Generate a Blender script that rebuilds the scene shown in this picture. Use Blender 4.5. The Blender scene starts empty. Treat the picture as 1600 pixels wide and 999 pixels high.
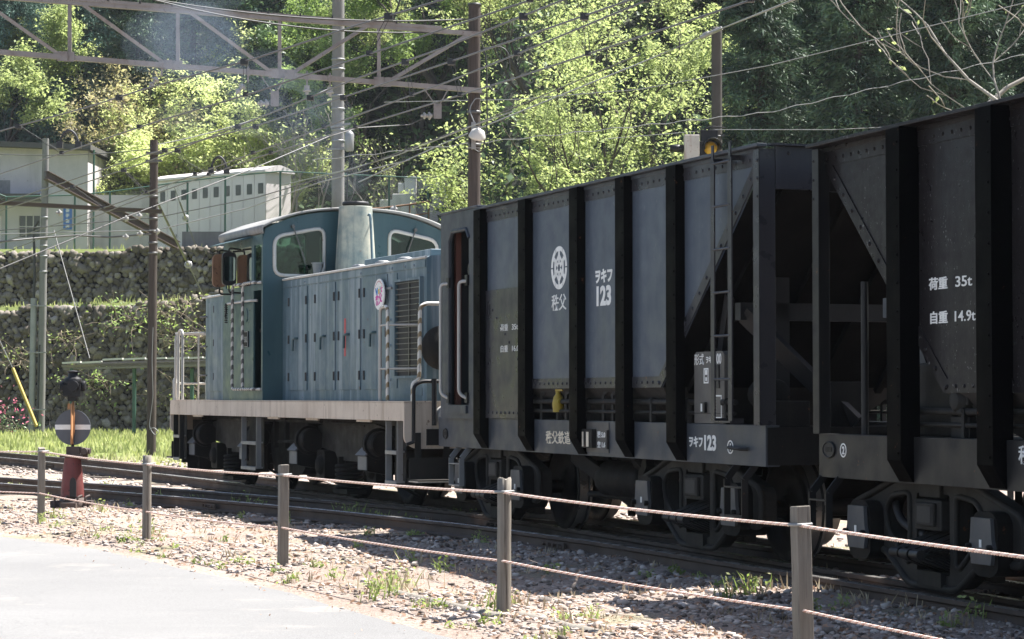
import bpy, bmesh, math, random
import numpy as np
from mathutils import Vector, Matrix, Quaternion

# ------------------------------------------------------------------ camera, sky, sun, exposure
SC = bpy.context.scene
COL = SC.collection
FPX, CZ = 3640.0, 1.3                      # focal length in photo pixels, eye height above the rail head
PITCH = math.atan(120.5 / FPX)
cam_d = bpy.data.cameras.new('camera'); cam = bpy.data.objects.new('camera', cam_d); COL.objects.link(cam)
cam_d.sensor_width = 36.0; cam_d.lens = FPX / 1600 * 36; cam_d.clip_start = 0.2; cam_d.clip_end = 1500
cam.location = (0, 0, CZ); cam.rotation_euler = (math.pi / 2 + PITCH, 0, 0)
SC.camera = cam

SUN_AZ, SUN_EL = math.radians(62), math.radians(62)      # azimuth right of the view axis
SUN_DIR = Vector((math.sin(SUN_AZ) * math.cos(SUN_EL), math.cos(SUN_AZ) * math.cos(SUN_EL), math.sin(SUN_EL)))
W = bpy.data.worlds.new('World'); SC.world = W; W.use_nodes = True
wn = W.node_tree; wn.nodes.clear()
sky = wn.nodes.new('ShaderNodeTexSky'); sky.sky_type = 'NISHITA'; sky.sun_disc = False
sky.sun_elevation = SUN_EL; sky.sun_rotation = SUN_AZ; sky.air_density = 1.0; sky.dust_density = 1.5; sky.ozone_density = 1.0
bg = wn.nodes.new('ShaderNodeBackground'); bg.inputs['Strength'].default_value = 0.062
wo = wn.nodes.new('ShaderNodeOutputWorld')
wn.links.new(sky.outputs[0], bg.inputs[0]); wn.links.new(bg.outputs[0], wo.inputs[0])
sun_d = bpy.data.lights.new('sun', 'SUN'); sun_d.energy = 5.0; sun_d.angle = math.radians(0.55); sun_d.color = (1.0, 0.968, 0.925)
sun = bpy.data.objects.new('sun', sun_d); COL.objects.link(sun)
sun.rotation_euler = SUN_DIR.to_track_quat('Z', 'Y').to_euler(); sun.location = (30, 30, 60)
SC.view_settings.view_transform = 'Standard'; SC.view_settings.look = 'None'
SC.view_settings.gamma = 1.0; SC.view_settings.use_curve_mapping = False
SC.view_settings.exposure = 1.85
SC.render.engine = 'CYCLES'
SC.cycles.use_denoising = True
SC.cycles.max_bounces = 7; SC.cycles.diffuse_bounces = 3; SC.cycles.glossy_bounces = 3
SC.cycles.transmission_bounces = 4; SC.cycles.transparent_max_bounces = 12
SC.cycles.sample_clamp_indirect = 6.0
SC.cycles.volume_bounces = 0

# ------------------------------------------------------------------ helpers
def ray(px, py):
    a = (px - 800) / FPX; b = (499.5 - py) / FPX
    c, s = math.cos(PITCH), math.sin(PITCH)
    return Vector((a, c - b * s, s + b * c))
def at(px, py, Y):
    """The place seen at a pixel of the photograph, Y metres in front of the camera."""
    r = ray(px, py); t = Y / r.y
    return Vector((r.x * t, Y, CZ + r.z * t))
def atz(px, py, z):
    r = ray(px, py); t = (z - CZ) / r.z
    return Vector((r.x * t, r.y * t, z))

def tag(o, label=None, cat=None, group=None, kind=None):
    if label: o['label'] = label
    if cat: o['category'] = cat
    if group: o['group'] = group
    if kind: o['kind'] = kind
    return o
def empty(name, label, cat, loc=(0, 0, 0), rz=0.0, group=None):
    o = bpy.data.objects.new(name, None); COL.objects.link(o)
    o.location = loc; o.rotation_euler = (0, 0, rz); o.empty_display_size = 0.2
    return tag(o, label, cat, group)
def link_mesh(name, me, parent=None, loc=None, label=None):
    o = bpy.data.objects.new(name, me); COL.objects.link(o)
    if parent is not None: o.parent = parent
    if loc is not None: o.location = loc
    if label: o['label'] = label
    return o
def copy_tree(o, parent=None):
    c = o.copy(); COL.objects.link(c)
    if parent is not None: c.parent = parent
    for ch in list(o.children): copy_tree(ch, c)
    return c

class MB:
    """Collects shapes; build() links them as ONE mesh object."""
    def __init__(s): s.v = []; s.f = []; s.sm = []; s.mi = []
    def add(s, vs, fs, smooth=False, mi=0):
        b = len(s.v); s.v.extend([tuple(p) for p in vs])
        for f in fs: s.f.append(tuple(b + i for i in f)); s.sm.append(smooth); s.mi.append(mi)
        return s
    def bx(s, x0, x1, y0, y1, z0, z1, M=None, mi=0):
        if x0 > x1: x0, x1 = x1, x0
        if y0 > y1: y0, y1 = y1, y0
        if z0 > z1: z0, z1 = z1, z0
        vs = [Vector(p) for p in ((x0,y0,z0),(x1,y0,z0),(x1,y1,z0),(x0,y1,z0),(x0,y0,z1),(x1,y0,z1),(x1,y1,z1),(x0,y1,z1))]
        if M is not None: vs = [M @ p for p in vs]
        return s.add(vs, [(3,2,1,0),(4,5,6,7),(0,1,5,4),(1,2,6,5),(2,3,7,6),(3,0,4,7)], mi=mi)
    def bar(s, p0, p1, w, h, up=(0, 0, 1), mi=0):
        """A box-section bar from p0 to p1, w across, h along 'up'."""
        p0, p1 = Vector(p0), Vector(p1); d = (p1 - p0); L = d.length; d.normalize()
        a = d.cross(Vector(up))
        if a.length < 1e-4: a = d.cross(Vector((1, 0, 0)))
        a.normalize(); b = a.cross(d)
        vs = []
        for q in (p0, p1):
            for sa, sb in ((-1,-1),(1,-1),(1,1),(-1,1)): vs.append(q + a*(sa*w/2) + b*(sb*h/2))
        return s.add(vs, [(0,1,2,3),(7,6,5,4),(0,4,5,1),(1,5,6,2),(2,6,7,3),(3,7,4,0)], mi=mi)
    def ibeam(s, p0, p1, w, h, t=0.02, up=(0, 0, 1)):
        p0, p1 = Vector(p0), Vector(p1); u = Vector(up)
        d = (p1 - p0).normalized(); a = d.cross(u).normalized(); b = a.cross(d)
        s.bar(p0 + b*(h/2-t/2), p1 + b*(h/2-t/2), w, t, up); s.bar(p0 - b*(h/2-t/2), p1 - b*(h/2-t/2), w, t, up)
        return s.bar(p0, p1, t, h - 2*t, up)
    def cyl(s, p0, p1, r0, r1=None, n=12, cap=True, smooth=True, mi=0):
        if r1 is None: r1 = r0
        p0, p1 = Vector(p0), Vector(p1); d = (p1 - p0).normalized()
        a = d.orthogonal().normalized(); b = d.cross(a)
        vs = []
        for q, r in ((p0, r0), (p1, r1)):
            for k in range(n):
                t = 2*math.pi*k/n; vs.append(q + a*(r*math.cos(t)) + b*(r*math.sin(t)))
        s.add(vs, [(k, (k+1) % n, n + (k+1) % n, n + k) for k in range(n)], smooth, mi)
        if cap:
            s.add(vs[:n], [tuple(range(n-1, -1, -1))], False, mi); s.add(vs[n:], [tuple(range(n))], False, mi)
        return s
    def tube(s, pts, r, n=8, cap=True, mi=0, radii=None):
        pts = [Vector(p) for p in pts]; m = len(pts)
        vs = []; ref = None
        for i, p in enumerate(pts):
            d = (pts[min(i+1, m-1)] - pts[max(i-1, 0)])
            if d.length < 1e-9: d = Vector((0, 0, 1))
            d.normalize()
            if ref is None: a = d.orthogonal().normalized()
            else:
                a = ref - d*ref.dot(d)
                if a.length < 1e-6: a = d.orthogonal()
                a.normalize()
            ref = a; b = d.cross(a); rr = radii[i] if radii else r
            for k in range(n):
                t = 2*math.pi*k/n; vs.append(p + a*(rr*math.cos(t)) + b*(rr*math.sin(t)))
        fs = [(i*n+k, i*n+(k+1) % n, (i+1)*n+(k+1) % n, (i+1)*n+k) for i in range(m-1) for k in range(n)]
        s.add(vs, fs, True, mi)
        if cap:
            s.add(vs[:n], [tuple(range(n-1, -1, -1))], False, mi); s.add(vs[-n:], [tuple(range(n))], False, mi)
        return s
    def lathe(s, prof, c, axis='Z', n=24, smooth=True, mi=0, caps=True):
        """prof = [(radius, height)], turned about an axis through c."""
        vs = []
        for r, h in prof:
            for k in range(n):
                t = 2*math.pi*k/n; p, q = r*math.cos(t), r*math.sin(t)
                vs.append({'Z': (c[0]+p, c[1]+q, c[2]+h), 'Y': (c[0]+q, c[1]+h, c[2]+p), 'X': (c[0]+h, c[1]+p, c[2]+q)}[axis])
        m = len(prof)
        s.add(vs, [(i*n+k, i*n+(k+1) % n, (i+1)*n+(k+1) % n, (i+1)*n+k) for i in range(m-1) for k in range(n)], smooth, mi)
        if caps and prof[0][0] > 1e-6: s.add(vs[:n], [tuple(range(n-1, -1, -1))], False, mi)
        if caps and prof[-1][0] > 1e-6: s.add(vs[-n:], [tuple(range(n))], False, mi)
        return s
    def prism(s, poly, plane, a0, a1, mi=0, smooth=False):
        """Extrude a 2-D polygon: plane 'xz' along y, 'yz' along x, 'xy' along z."""
        n = len(poly)
        def P(p, a): return {'xz': (p[0], a, p[1]), 'yz': (a, p[0], p[1]), 'xy': (p[0], p[1], a)}[plane]
        vs = [P(p, a0) for p in poly] + [P(p, a1) for p in poly]
        s.add(vs, [tuple(range(n-1, -1, -1)), tuple(range(n, 2*n))], False, mi)
        s.add(vs, [(k, (k+1) % n, n+(k+1) % n, n+k) for k in range(n)], smooth, mi)
        return s
    def holed(s, outer, holes, plane, a0, a1, mi=0):
        """A plate of given outline with openings, from a0 to a1 through its thickness."""
        bm = bmesh.new(); edges = []
        def P(p, a): return {'xz': (p[0], a, p[1]), 'yz': (a, p[0], p[1]), 'xy': (p[0], p[1], a)}[plane]
        for loop in [outer] + holes:
            vv = [bm.verts.new(P(p, a0)) for p in loop]
            for k in range(len(vv)): edges.append(bm.edges.new((vv[k], vv[(k+1) % len(vv)])))
        bmesh.ops.triangle_fill(bm, use_beauty=True, use_dissolve=False, edges=edges)
        ax = {'xz': 1, 'yz': 0, 'xy': 2}[plane]
        bmesh.ops.recalc_face_normals(bm, faces=bm.faces[:])
        r = bmesh.ops.extrude_face_region(bm, geom=bm.faces[:])
        dv = [0, 0, 0]; dv[ax] = a1 - a0
        bmesh.ops.translate(bm, vec=dv, verts=[g for g in r['geom'] if isinstance(g, bmesh.types.BMVert)])
        bmesh.ops.recalc_face_normals(bm, faces=bm.faces[:])
        bm.verts.index_update()
        s.add([v.co.copy() for v in bm.verts], [[v.index for v in f.verts] for f in bm.faces], False, mi); bm.free()
        return s
    def rivets(s, p0, p1, n, r, nrm, mi=0):
        """A row of domed rivet heads on a surface with normal nrm."""
        p0, p1, nn = Vector(p0), Vector(p1), Vector(nrm).normalized()
        a = nn.orthogonal().normalized(); b = nn.cross(a)
        for i in range(n):
            c = p0.lerp(p1, i/max(1, n-1)); vs = []
            for rr, h in ((r, 0.0), (r*0.75, r*0.5)):
                for k in range(8):
                    t = math.pi*k/4; vs.append(c + a*(rr*math.cos(t)) + b*(rr*math.sin(t)) + nn*h)
            vs.append(c + nn*(r*0.72))
            s.add(vs, [(k, (k+1) % 8, 8+(k+1) % 8, 8+k) for k in range(8)] + [(8+k, 8+(k+1) % 8, 16) for k in range(8)], True, mi)
        return s
    def build(s, name, mats, parent=None, bevel=0.0, loc=None, label=None, recalc=True):
        me = bpy.data.meshes.new(name); me.from_pydata(s.v, [], s.f)
        if not isinstance(mats, (list, tuple)): mats = [mats]
        for m in mats: me.materials.append(m)
        me.polygons.foreach_set('use_smooth', s.sm); me.polygons.foreach_set('material_index', s.mi)
        if recalc:
            bm = bmesh.new(); bm.from_mesh(me); bmesh.ops.recalc_face_normals(bm, faces=bm.faces[:]); bm.to_mesh(me); bm.free()
        me.update()
        o = link_mesh(name, me, parent, loc, label)
        if bevel:
            b = o.modifiers.new('bevel', 'BEVEL'); b.width = bevel; b.segments = 2; b.limit_method = 'ANGLE'; b.angle_limit = math.radians(40)
        return o

def big_mesh(name, V, Fq, mat, parent=None, smooth=False, attr=None):
    """Fast mesh from arrays: V (n,3); Fq (m,k) faces of one size."""
    V = np.asarray(V, dtype=np.float32); Fq = np.asarray(Fq, dtype=np.int32)
    me = bpy.data.meshes.new(name); m, k = Fq.shape
    me.vertices.add(len(V)); me.vertices.foreach_set('co', V.ravel())
    me.loops.add(m*k); me.loops.foreach_set('vertex_index', Fq.ravel())
    me.polygons.add(m); me.polygons.foreach_set('loop_start', np.arange(0, m*k, k, dtype=np.int32))
    if smooth: me.polygons.foreach_set('use_smooth', np.ones(m, dtype=bool))
    me.update(calc_edges=True)
    me.materials.append(mat)
    return me if parent == 'mesh' else link_mesh(name, me, parent)

def rounded(x0, x1, z0, z1, r, n=5):
    pts = []
    for cx, cz, a in ((x1-r, z1-r, 0), (x0+r, z1-r, 90), (x0+r, z0+r, 180), (x1-r, z0+r, 270)):
        for k in range(n+1):
            t = math.radians(a + 90*k/n); pts.append((cx + r*math.cos(t), cz + r*math.sin(t)))
    return pts
def round_poly(P, r, n=4):
    """Round the corners of a convex-ish polygon."""
    out = []; m = len(P)
    for i in range(m):
        a, b, c = Vector(P[i-1]), Vector(P[i]), Vector(P[(i+1) % m])
        u, v = (a-b), (c-b); k = min(r, u.length*0.45, v.length*0.45)
        s0, s1 = b + u.normalized()*k, b + v.normalized()*k
        for j in range(n+1):
            t = j/n; q = s0*(1-t)**2 + b*2*t*(1-t) + s1*t*t; out.append((q.x, q.y))
    return out
def bend(pts, r, n=4):
    """Round the corners of an open 3-D path."""
    pts = [Vector(p) for p in pts]; out = [pts[0]]
    for i in range(1, len(pts)-1):
        a, b, c = pts[i-1], pts[i], pts[i+1]; u, v = a-b, c-b; k = min(r, u.length*0.48, v.length*0.48)
        s0, s1 = b + u.normalized()*k, b + v.normalized()*k
        for j in range(n+1):
            t = j/n; out.append(s0*(1-t)**2 + b*2*t*(1-t) + s1*t*t)
    out.append(pts[-1]); return out

# ------------------------------------------------------------------ materials
def new_mat(name):
    m = bpy.data.materials.new(name); m.use_nodes = True; nt = m.node_tree
    return m, nt, nt.nodes['Principled BSDF']
def nd(nt, t, **k):
    n = nt.nodes.new(t)
    for a, b in k.items():
        if a in n.inputs: n.inputs[a].default_value = b
        else: setattr(n, a, b)
    return n
def noise(nt, co, scale, detail=5, rough=0.55, sx=1, sy=1, sz=1):
    n = nd(nt, 'ShaderNodeTexNoise', Scale=scale, Detail=detail, Roughness=rough)
    if (sx, sy, sz) != (1, 1, 1):
        mp = nd(nt, 'ShaderNodeMapping'); mp.inputs['Scale'].default_value = (sx, sy, sz)
        nt.links.new(co, mp.inputs[0]); co = mp.outputs[0]
    nt.links.new(co, n.inputs['Vector']); return n.outputs['Fac']
def ramp(nt, fac, a, b, va=0.0, vb=1.0):
    r = nd(nt, 'ShaderNodeMapRange', clamp=True)
    for k, v in (('From Min', a), ('From Max', b), ('To Min', va), ('To Max', vb)): r.inputs[k].default_value = v
    nt.links.new(fac, r.inputs['Value']); return r.outputs[0]
def mixc(nt, fac, a, b):
    m = nd(nt, 'ShaderNodeMix', data_type='RGBA')
    for s, v in ((m.inputs[0], fac), (m.inputs[6], a), (m.inputs[7], b)):
        if isinstance(v, (int, float)): s.default_value = v
        elif isinstance(v, tuple): s.default_value = v if len(v) == 4 else (*v, 1)
        else: nt.links.new(v, s)
    return m.outputs[2]
def bump(nt, b, h, strength, dist=0.01):
    n = nd(nt, 'ShaderNodeBump'); n.inputs['Strength'].default_value = strength; n.inputs['Distance'].default_value = dist
    nt.links.new(h, n.inputs['Height']); nt.links.new(n.outputs[0], b.inputs['Normal'])
def weather(name, base, base2, rough=0.5, dirt=(0.2, 0.19, 0.17), streak=0.3, rust=0.0, rustc=(0.11, 0.05, 0.025), scale=1.0,
            spec=0.5, metal=0.0, bumps=0.15, sx=9.0, sz=0.7, dust=0.0, wave=0.0, grain=0.0, speck=0.0):
    """Paint or metal with uneven tone, run-down streaks along z, chips of rust and dust on top faces."""
    m, nt, b = new_mat(name)
    co = nd(nt, 'ShaderNodeTexCoord').outputs['Object']
    c = mixc(nt, ramp(nt, noise(nt, co, 1.7*scale, 6, 0.62), 0.32, 0.68), base, base2)
    if streak:
        s = noise(nt, co, 1.0*scale, 6, 0.6, sx, sx, sz)
        c = mixc(nt, ramp(nt, s, 0.5, 0.75, 0, streak), c, dirt)
    if grain:
        g = noise(nt, co, 90*scale, 3, 0.6)
        c = mixc(nt, ramp(nt, g, 0.5, 0.75, 0, grain), c, dirt)
    if speck:                                                    # small pale drips and scratches in upright trails
        g = noise(nt, co, 26*scale, 3, 0.6, 1, 1, 0.55); t = noise(nt, co, 2.2*scale, 3, 0.5, 3, 3, 0.2)
        mu = nd(nt, 'ShaderNodeMath', operation='MULTIPLY'); nt.links.new(ramp(nt, g, 0.63, 0.68), mu.inputs[0]); nt.links.new(ramp(nt, t, 0.5, 0.62, 0, speck), mu.inputs[1])
        c = mixc(nt, mu.outputs[0], c, (0.22, 0.22, 0.215))
    if rust:
        r = noise(nt, co, 11*scale, 7, 0.72)
        c = mixc(nt, ramp(nt, r, 0.66 - 0.12*rust, 0.70 - 0.1*rust, 0, 0.9), c, rustc)
    if dust:
        ge = nd(nt, 'ShaderNodeNewGeometry'); sp = nd(nt, 'ShaderNodeSeparateXYZ'); nt.links.new(ge.outputs['Normal'], sp.inputs[0])
        c = mixc(nt, ramp(nt, sp.outputs[2], 0.5, 0.95, 0, dust), c, dirt)
    nt.links.new(c, b.inputs['Base Color'])
    rn = noise(nt, co, 5*scale, 5)
    nt.links.new(ramp(nt, rn, 0.3, 0.7, max(0.05, rough - 0.12), min(1, rough + 0.15)), b.inputs['Roughness'])
    b.inputs['Specular IOR Level'].default_value = spec; b.inputs['Metallic'].default_value = metal
    if bumps:
        h = noise(nt, co, 30*scale, 5, 0.6)
        if wave:
            ad = nd(nt, 'ShaderNodeMath', operation='MULTIPLY_ADD'); ad.inputs[1].default_value = wave
            nt.links.new(noise(nt, co, 1.6, 2), ad.inputs[0]); nt.links.new(h, ad.inputs[2]); h = ad.outputs[0]
        bump(nt, b, h, bumps, 0.006)
    return m
def flat(name, col, rough=0.6, spec=0.4, metal=0.0):
    m, nt, b = new_mat(name)
    co = nd(nt, 'ShaderNodeTexCoord').outputs['Object']
    c = mixc(nt, ramp(nt, noise(nt, co, 14, 4), 0.3, 0.7), tuple(x*0.86 for x in col), tuple(min(1, x*1.08) for x in col))
    nt.links.new(c, b.inputs['Base Color'])
    b.inputs['Roughness'].default_value = rough; b.inputs['Specular IOR Level'].default_value = spec; b.inputs['Metallic'].default_value = metal
    return m
def island_mat(name, stops, rough=0.7, trans=0.0, spec=0.3, tcol=None, bumps=0.0, clump=0.45):
    """Colour picked per separate leaf or stone; leaves also let light through."""
    m, nt, b = new_mat(name)
    ge = nd(nt, 'ShaderNodeNewGeometry'); cr = nd(nt, 'ShaderNodeValToRGB')
    el = cr.color_ramp.elements
    while len(el) < len(stops): el.new(0.5)
    for i, c in enumerate(stops): el[i].position = i/max(1, len(stops)-1); el[i].color = (*c, 1)
    nt.links.new(ge.outputs['Random Per Island'], cr.inputs[0])
    col = cr.outputs[0]
    if bumps:
        co = nd(nt, 'ShaderNodeTexCoord').outputs['Object']
        n = noise(nt, co, 22, 6, 0.65); col = mixc(nt, ramp(nt, n, 0.35, 0.75, 0, 0.6), col, tuple(x*0.45 for x in stops[0]))
        bump(nt, b, n, bumps, 0.02)
    if trans and clump:                                          # older and younger sprays, plus sunlit and shaded clumps painted into the colour
        n = noise(nt, nd(nt, 'ShaderNodeTexCoord').outputs['Object'], 0.9, 3, 0.6)
        col = mixc(nt, ramp(nt, n, 0.38, 0.62, 0.0, clump), col, tuple(min(1, x*1.9) for x in stops[2])); col = mixc(nt, ramp(nt, n, 0.36, 0.52, clump*0.9, 0.0), col, tuple(x*0.5 for x in stops[0]))
    nt.links.new(col, b.inputs['Base Color'])
    b.inputs['Roughness'].default_value = rough; b.inputs['Specular IOR Level'].default_value = spec
    if trans:
        t = nd(nt, 'ShaderNodeBsdfTranslucent'); mx = nd(nt, 'ShaderNodeMixShader'); mx.inputs[0].default_value = trans
        if tcol: nt.links.new(mixc(nt, 0.55, col, tcol), t.inputs[0])
        else: nt.links.new(col, t.inputs[0])
        nt.links.new(b.outputs[0], mx.inputs[1]); nt.links.new(t.outputs[0], mx.inputs[2])
        nt.links.new(mx.outputs[0], nt.nodes['Material Output'].inputs[0])
    return m
def glass_mat(name, tint=(0.75, 0.85, 0.82), refl=0.12):
    m, nt, b = new_mat(name)
    tr = nd(nt, 'ShaderNodeBsdfTransparent'); tr.inputs[0].default_value = (*tint, 1)
    gl = nd(nt, 'ShaderNodeBsdfGlossy'); gl.inputs['Roughness'].default_value = 0.03
    fr = nd(nt, 'ShaderNodeFresnel'); fr.inputs[0].default_value = 1.5
    co = nd(nt, 'ShaderNodeTexCoord').outputs['Object']
    di = nd(nt, 'ShaderNodeBsdfDiffuse'); di.inputs[0].default_value = (0.5, 0.52, 0.5, 1)
    mx = nd(nt, 'ShaderNodeMixShader'); nt.links.new(fr.outputs[0], mx.inputs[0])
    nt.links.new(tr.outputs[0], mx.inputs[1]); nt.links.new(gl.outputs[0], mx.inputs[2])
    m2 = nd(nt, 'ShaderNodeMixShader'); nt.links.new(ramp(nt, noise(nt, co, 3, 6, 0.6), 0.5, 0.9, 0.0, refl), m2.inputs[0])
    nt.links.new(mx.outputs[0], m2.inputs[1]); nt.links.new(di.outputs[0], m2.inputs[2])
    nt.links.new(m2.outputs[0], nt.nodes['Material Output'].inputs[0])
    return m
def stripe_mat(name, c1, c2, per=0.16, width=0.5, rough=0.45, dirt=(0.3, 0.28, 0.24)):
    """White tube wound with dark tape: slanting bands repeating along z."""
    m, nt, b = new_mat(name)
    co = nd(nt, 'ShaderNodeTexCoord').outputs['Object']; sp = nd(nt, 'ShaderNodeSeparateXYZ'); nt.links.new(co, sp.inputs[0])
    a = nd(nt, 'ShaderNodeMath', operation='MULTIPLY_ADD'); nt.links.new(sp.outputs[0], a.inputs[0]); a.inputs[1].default_value = 1.4; nt.links.new(sp.outputs[2], a.inputs[2])
    mo = nd(nt, 'ShaderNodeMath', operation='PINGPONG'); nt.links.new(a.outputs[0], mo.inputs[0]); mo.inputs[1].default_value = per
    f = ramp(nt, mo.outputs[0], per*width - 0.004, per*width + 0.004)
    c = mixc(nt, f, c2, c1)
    c = mixc(nt, ramp(nt, noise(nt, co, 25, 6, 0.7), 0.5, 0.75, 0, 0.7), c, dirt)
    nt.links.new(c, b.inputs['Base Color']); b.inputs['Roughness'].default_value = rough
    return m
def wood_mat(name, c1, c2, dark, rough=0.85, s=1.0):
    m, nt, b = new_mat(name)
    co = nd(nt, 'ShaderNodeTexCoord').outputs['Object']
    g = noise(nt, co, 3*s, 8, 0.7, 14, 14, 0.7)
    c = mixc(nt, ramp(nt, g, 0.3, 0.7), c1, c2)
    k = noise(nt, co, 2*s, 6, 0.7, 30, 30, 0.5)
    c = mixc(nt, ramp(nt, k, 0.58, 0.66, 0, 0.85), c, dark)
    nt.links.new(c, b.inputs['Base Color']); b.inputs['Roughness'].default_value = rough; b.inputs['Specular IOR Level'].default_value = 0.2
    bump(nt, b, g, 0.6, 0.012)
    return m

M = {}
M['loco_blue'] = weather('loco_blue_paint', (0.0630, 0.1089, 0.1349), (0.0917, 0.1428, 0.1664), 0.48, (0.3319, 0.3750, 0.3957), 0.85, 0.12, sx=7, sz=0.35, dust=0.6, wave=6, bumps=0.12)
M['loco_cab'] = weather('loco_cab_paint', (0.0247, 0.0661, 0.0785), (0.0347, 0.0814, 0.0946), 0.38, (0.1156, 0.1696, 0.1764), 0.2, 0.0, sx=6, sz=0.4, dust=0.5, wave=5, bumps=0.1)
M['loco_roof'] = weather('loco_roof_paint', (0.2040, 0.2082, 0.2040), (0.2720, 0.2720, 0.2592), 0.65, (0.1020, 0.0765, 0.0595), 0.6, 0.2, bumps=0.2)
M['trim'] = weather('pale_trim', (0.4250, 0.4165, 0.3825), (0.5270, 0.5100, 0.4675), 0.55, (0.2550, 0.2125, 0.1700), 0.5, 0.15)
M['sill'] = weather('beige_sill', (0.4992, 0.4171, 0.3330), (0.6240, 0.5383, 0.4410), 0.65, (0.2704, 0.1940, 0.1350), 0.75, 0.22, (0.1040, 0.0582, 0.0360), sx=10, sz=0.6)
M['under'] = weather('underframe_black', (0.0054, 0.0054, 0.0054), (0.0102, 0.0099, 0.0093), 0.62, (0.0300, 0.0270, 0.0228), 0.3, 0.1, dust=0.4, grain=0.25, spec=0.12)
M['under_grey'] = weather('underframe_grey', (0.0158, 0.0155, 0.0149), (0.0277, 0.0271, 0.0251), 0.6, (0.0562, 0.0496, 0.0430), 0.4, 0.1, dust=0.3, grain=0.25, spec=0.12)
M['sandbox'] = weather('sandbox_grey', (0.1275, 0.1318, 0.1360), (0.1700, 0.1742, 0.1785), 0.5, (0.1020, 0.0850, 0.0765), 0.3, 0.1, spec=0.3)
M['panel'] = weather('wagon_panel_paint', (0.0584, 0.0735, 0.0959), (0.0778, 0.0948, 0.1205), 0.40, (0.0306, 0.0390, 0.0508), 0.55, 0.0, sx=5, sz=0.25, wave=9, bumps=0.14, dust=0.3, speck=0.25, spec=0.22)
M['panel2'] = weather('near_wagon_panel_paint', (0.0121, 0.0106, 0.0114), (0.0181, 0.0161, 0.0171), 0.36, (0.0363, 0.0314, 0.0310), 0.45, 0.06, (0.1901, 0.1725, 0.1795), sx=11, sz=0.3, scale=2.2, wave=5, bumps=0.12, dust=0.3, speck=0.9, spec=0.12)
M['sill_w1'] = weather('wagon_sill_paint', (0.0413, 0.0480, 0.0576), (0.0555, 0.0630, 0.0746), 0.42, (0.0375, 0.0394, 0.0424), 0.4, 0.05, wave=5, bumps=0.1, dust=0.3, spec=0.2)
M['sill_w2'] = weather('near_wagon_sill_paint', (0.0150, 0.0150, 0.0158), (0.0225, 0.0221, 0.0225), 0.40, (0.0375, 0.0353, 0.0315), 0.35, 0.06, wave=5, bumps=0.1, dust=0.2, spec=0.15)
M['cover'] = weather('cover_plate_paint', (0.0202, 0.0202, 0.0237), (0.0296, 0.0291, 0.0333), 0.33, (0.0674, 0.0634, 0.0702), 0.35, 0.05, wave=14, bumps=0.16, spec=0.25)
M['rib'] = weather('rib_black', (0.0010, 0.0011, 0.0013), (0.0018, 0.0019, 0.0022), 0.5, (0.0035, 0.0035, 0.0038), 0.3, 0.02, bumps=0.1, spec=0.02)
M['hopper'] = weather('hopper_rust_black', (0.0037, 0.0040, 0.0044), (0.0068, 0.0068, 0.0072), 0.75, (0.0150, 0.0137, 0.0136), 0.4, 0.1, (0.0136, 0.0108, 0.0096), spec=0.05)
M['white_paint'] = flat('white_lettering', (0.74, 0.74, 0.71), 0.6)
M['cream'] = flat('cream_paint', (0.72, 0.64, 0.50), 0.6)
M['white_tube'] = weather('white_tube_paint', (0.3661, 0.3520, 0.3238), (0.4506, 0.4365, 0.4013), 0.45, (0.2112, 0.1690, 0.1267), 0.35, 0.12)
M['stripe_black'] = stripe_mat('white_tube_black_tape', (0.5100, 0.4930, 0.4505), (0.0850, 0.0765, 0.0723), 0.065, 0.5)
M['stripe_gold'] = stripe_mat('white_tube_brown_tape', (0.5780, 0.5610, 0.5100), (0.2210, 0.1615, 0.0850), 0.075, 0.4)
M['steel'] = weather('worn_steel', (0.1260, 0.1215, 0.1170), (0.1620, 0.1575, 0.1530), 0.35, (0.0540, 0.0360, 0.0270), 0.2, 0.1, metal=0.8)
M['wheel'] = weather('wheel_steel', (0.0096, 0.0093, 0.0090), (0.0168, 0.0159, 0.0150), 0.5, (0.0360, 0.0312, 0.0270), 0.3, 0.1, metal=0.2, grain=0.2, spec=0.15)
M['tread'] = weather('wheel_tread', (0.30, 0.29, 0.27), (0.4, 0.38, 0.36), 0.3, (0.15, 0.12, 0.1), 0.2, metal=0.9)
M['railtop'] = weather('rail_head', (0.42, 0.40, 0.38), (0.52, 0.50, 0.47), 0.28, (0.16, 0.11, 0.08), 0.4, 0.2, metal=0.85)
M['rail'] = weather('rail_rust', (0.050, 0.034, 0.026), (0.085, 0.058, 0.042), 0.8, (0.03, 0.024, 0.02), 0.4, 0.3)
M['sleeper'] = wood_mat('sleeper_wood', (0.055, 0.045, 0.038), (0.10, 0.085, 0.07), (0.02, 0.016, 0.013))
M['glass'] = glass_mat('cab_glass', (0.52, 0.66, 0.60), 0.02)
M['mirror'] = flat('mirror_glass', (0.25, 0.28, 0.27), 0.06, 0.5, 1.0)
M['black'] = weather('black_paint', (0.0098, 0.0098, 0.0105), (0.0168, 0.0168, 0.0175), 0.45, (0.0490, 0.0455, 0.0420), 0.25, 0.1, dust=0.3, spec=0.25)
M['rubber'] = flat('black_rubber', (0.015, 0.015, 0.016), 0.6)
M['cab_in'] = flat('cab_interior_green', (0.055, 0.10, 0.09), 0.6)
M['red'] = flat('red_label', (0.42, 0.05, 0.06), 0.5)
M['rust'] = weather('rusty_plate', (0.1650, 0.0825, 0.0413), (0.2310, 0.1320, 0.0770), 0.8, (0.0550, 0.0275, 0.0165), 0.4, 0.6, (0.0385, 0.0193, 0.0110))
M['chute'] = weather('dusty_chute', (0.0288, 0.0274, 0.0265), (0.0446, 0.0422, 0.0406), 0.7, (0.0720, 0.0666, 0.0624), 0.6, 0.1, (0.0360, 0.0259, 0.0195), spec=0.12, sx=7, sz=1.2)
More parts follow.
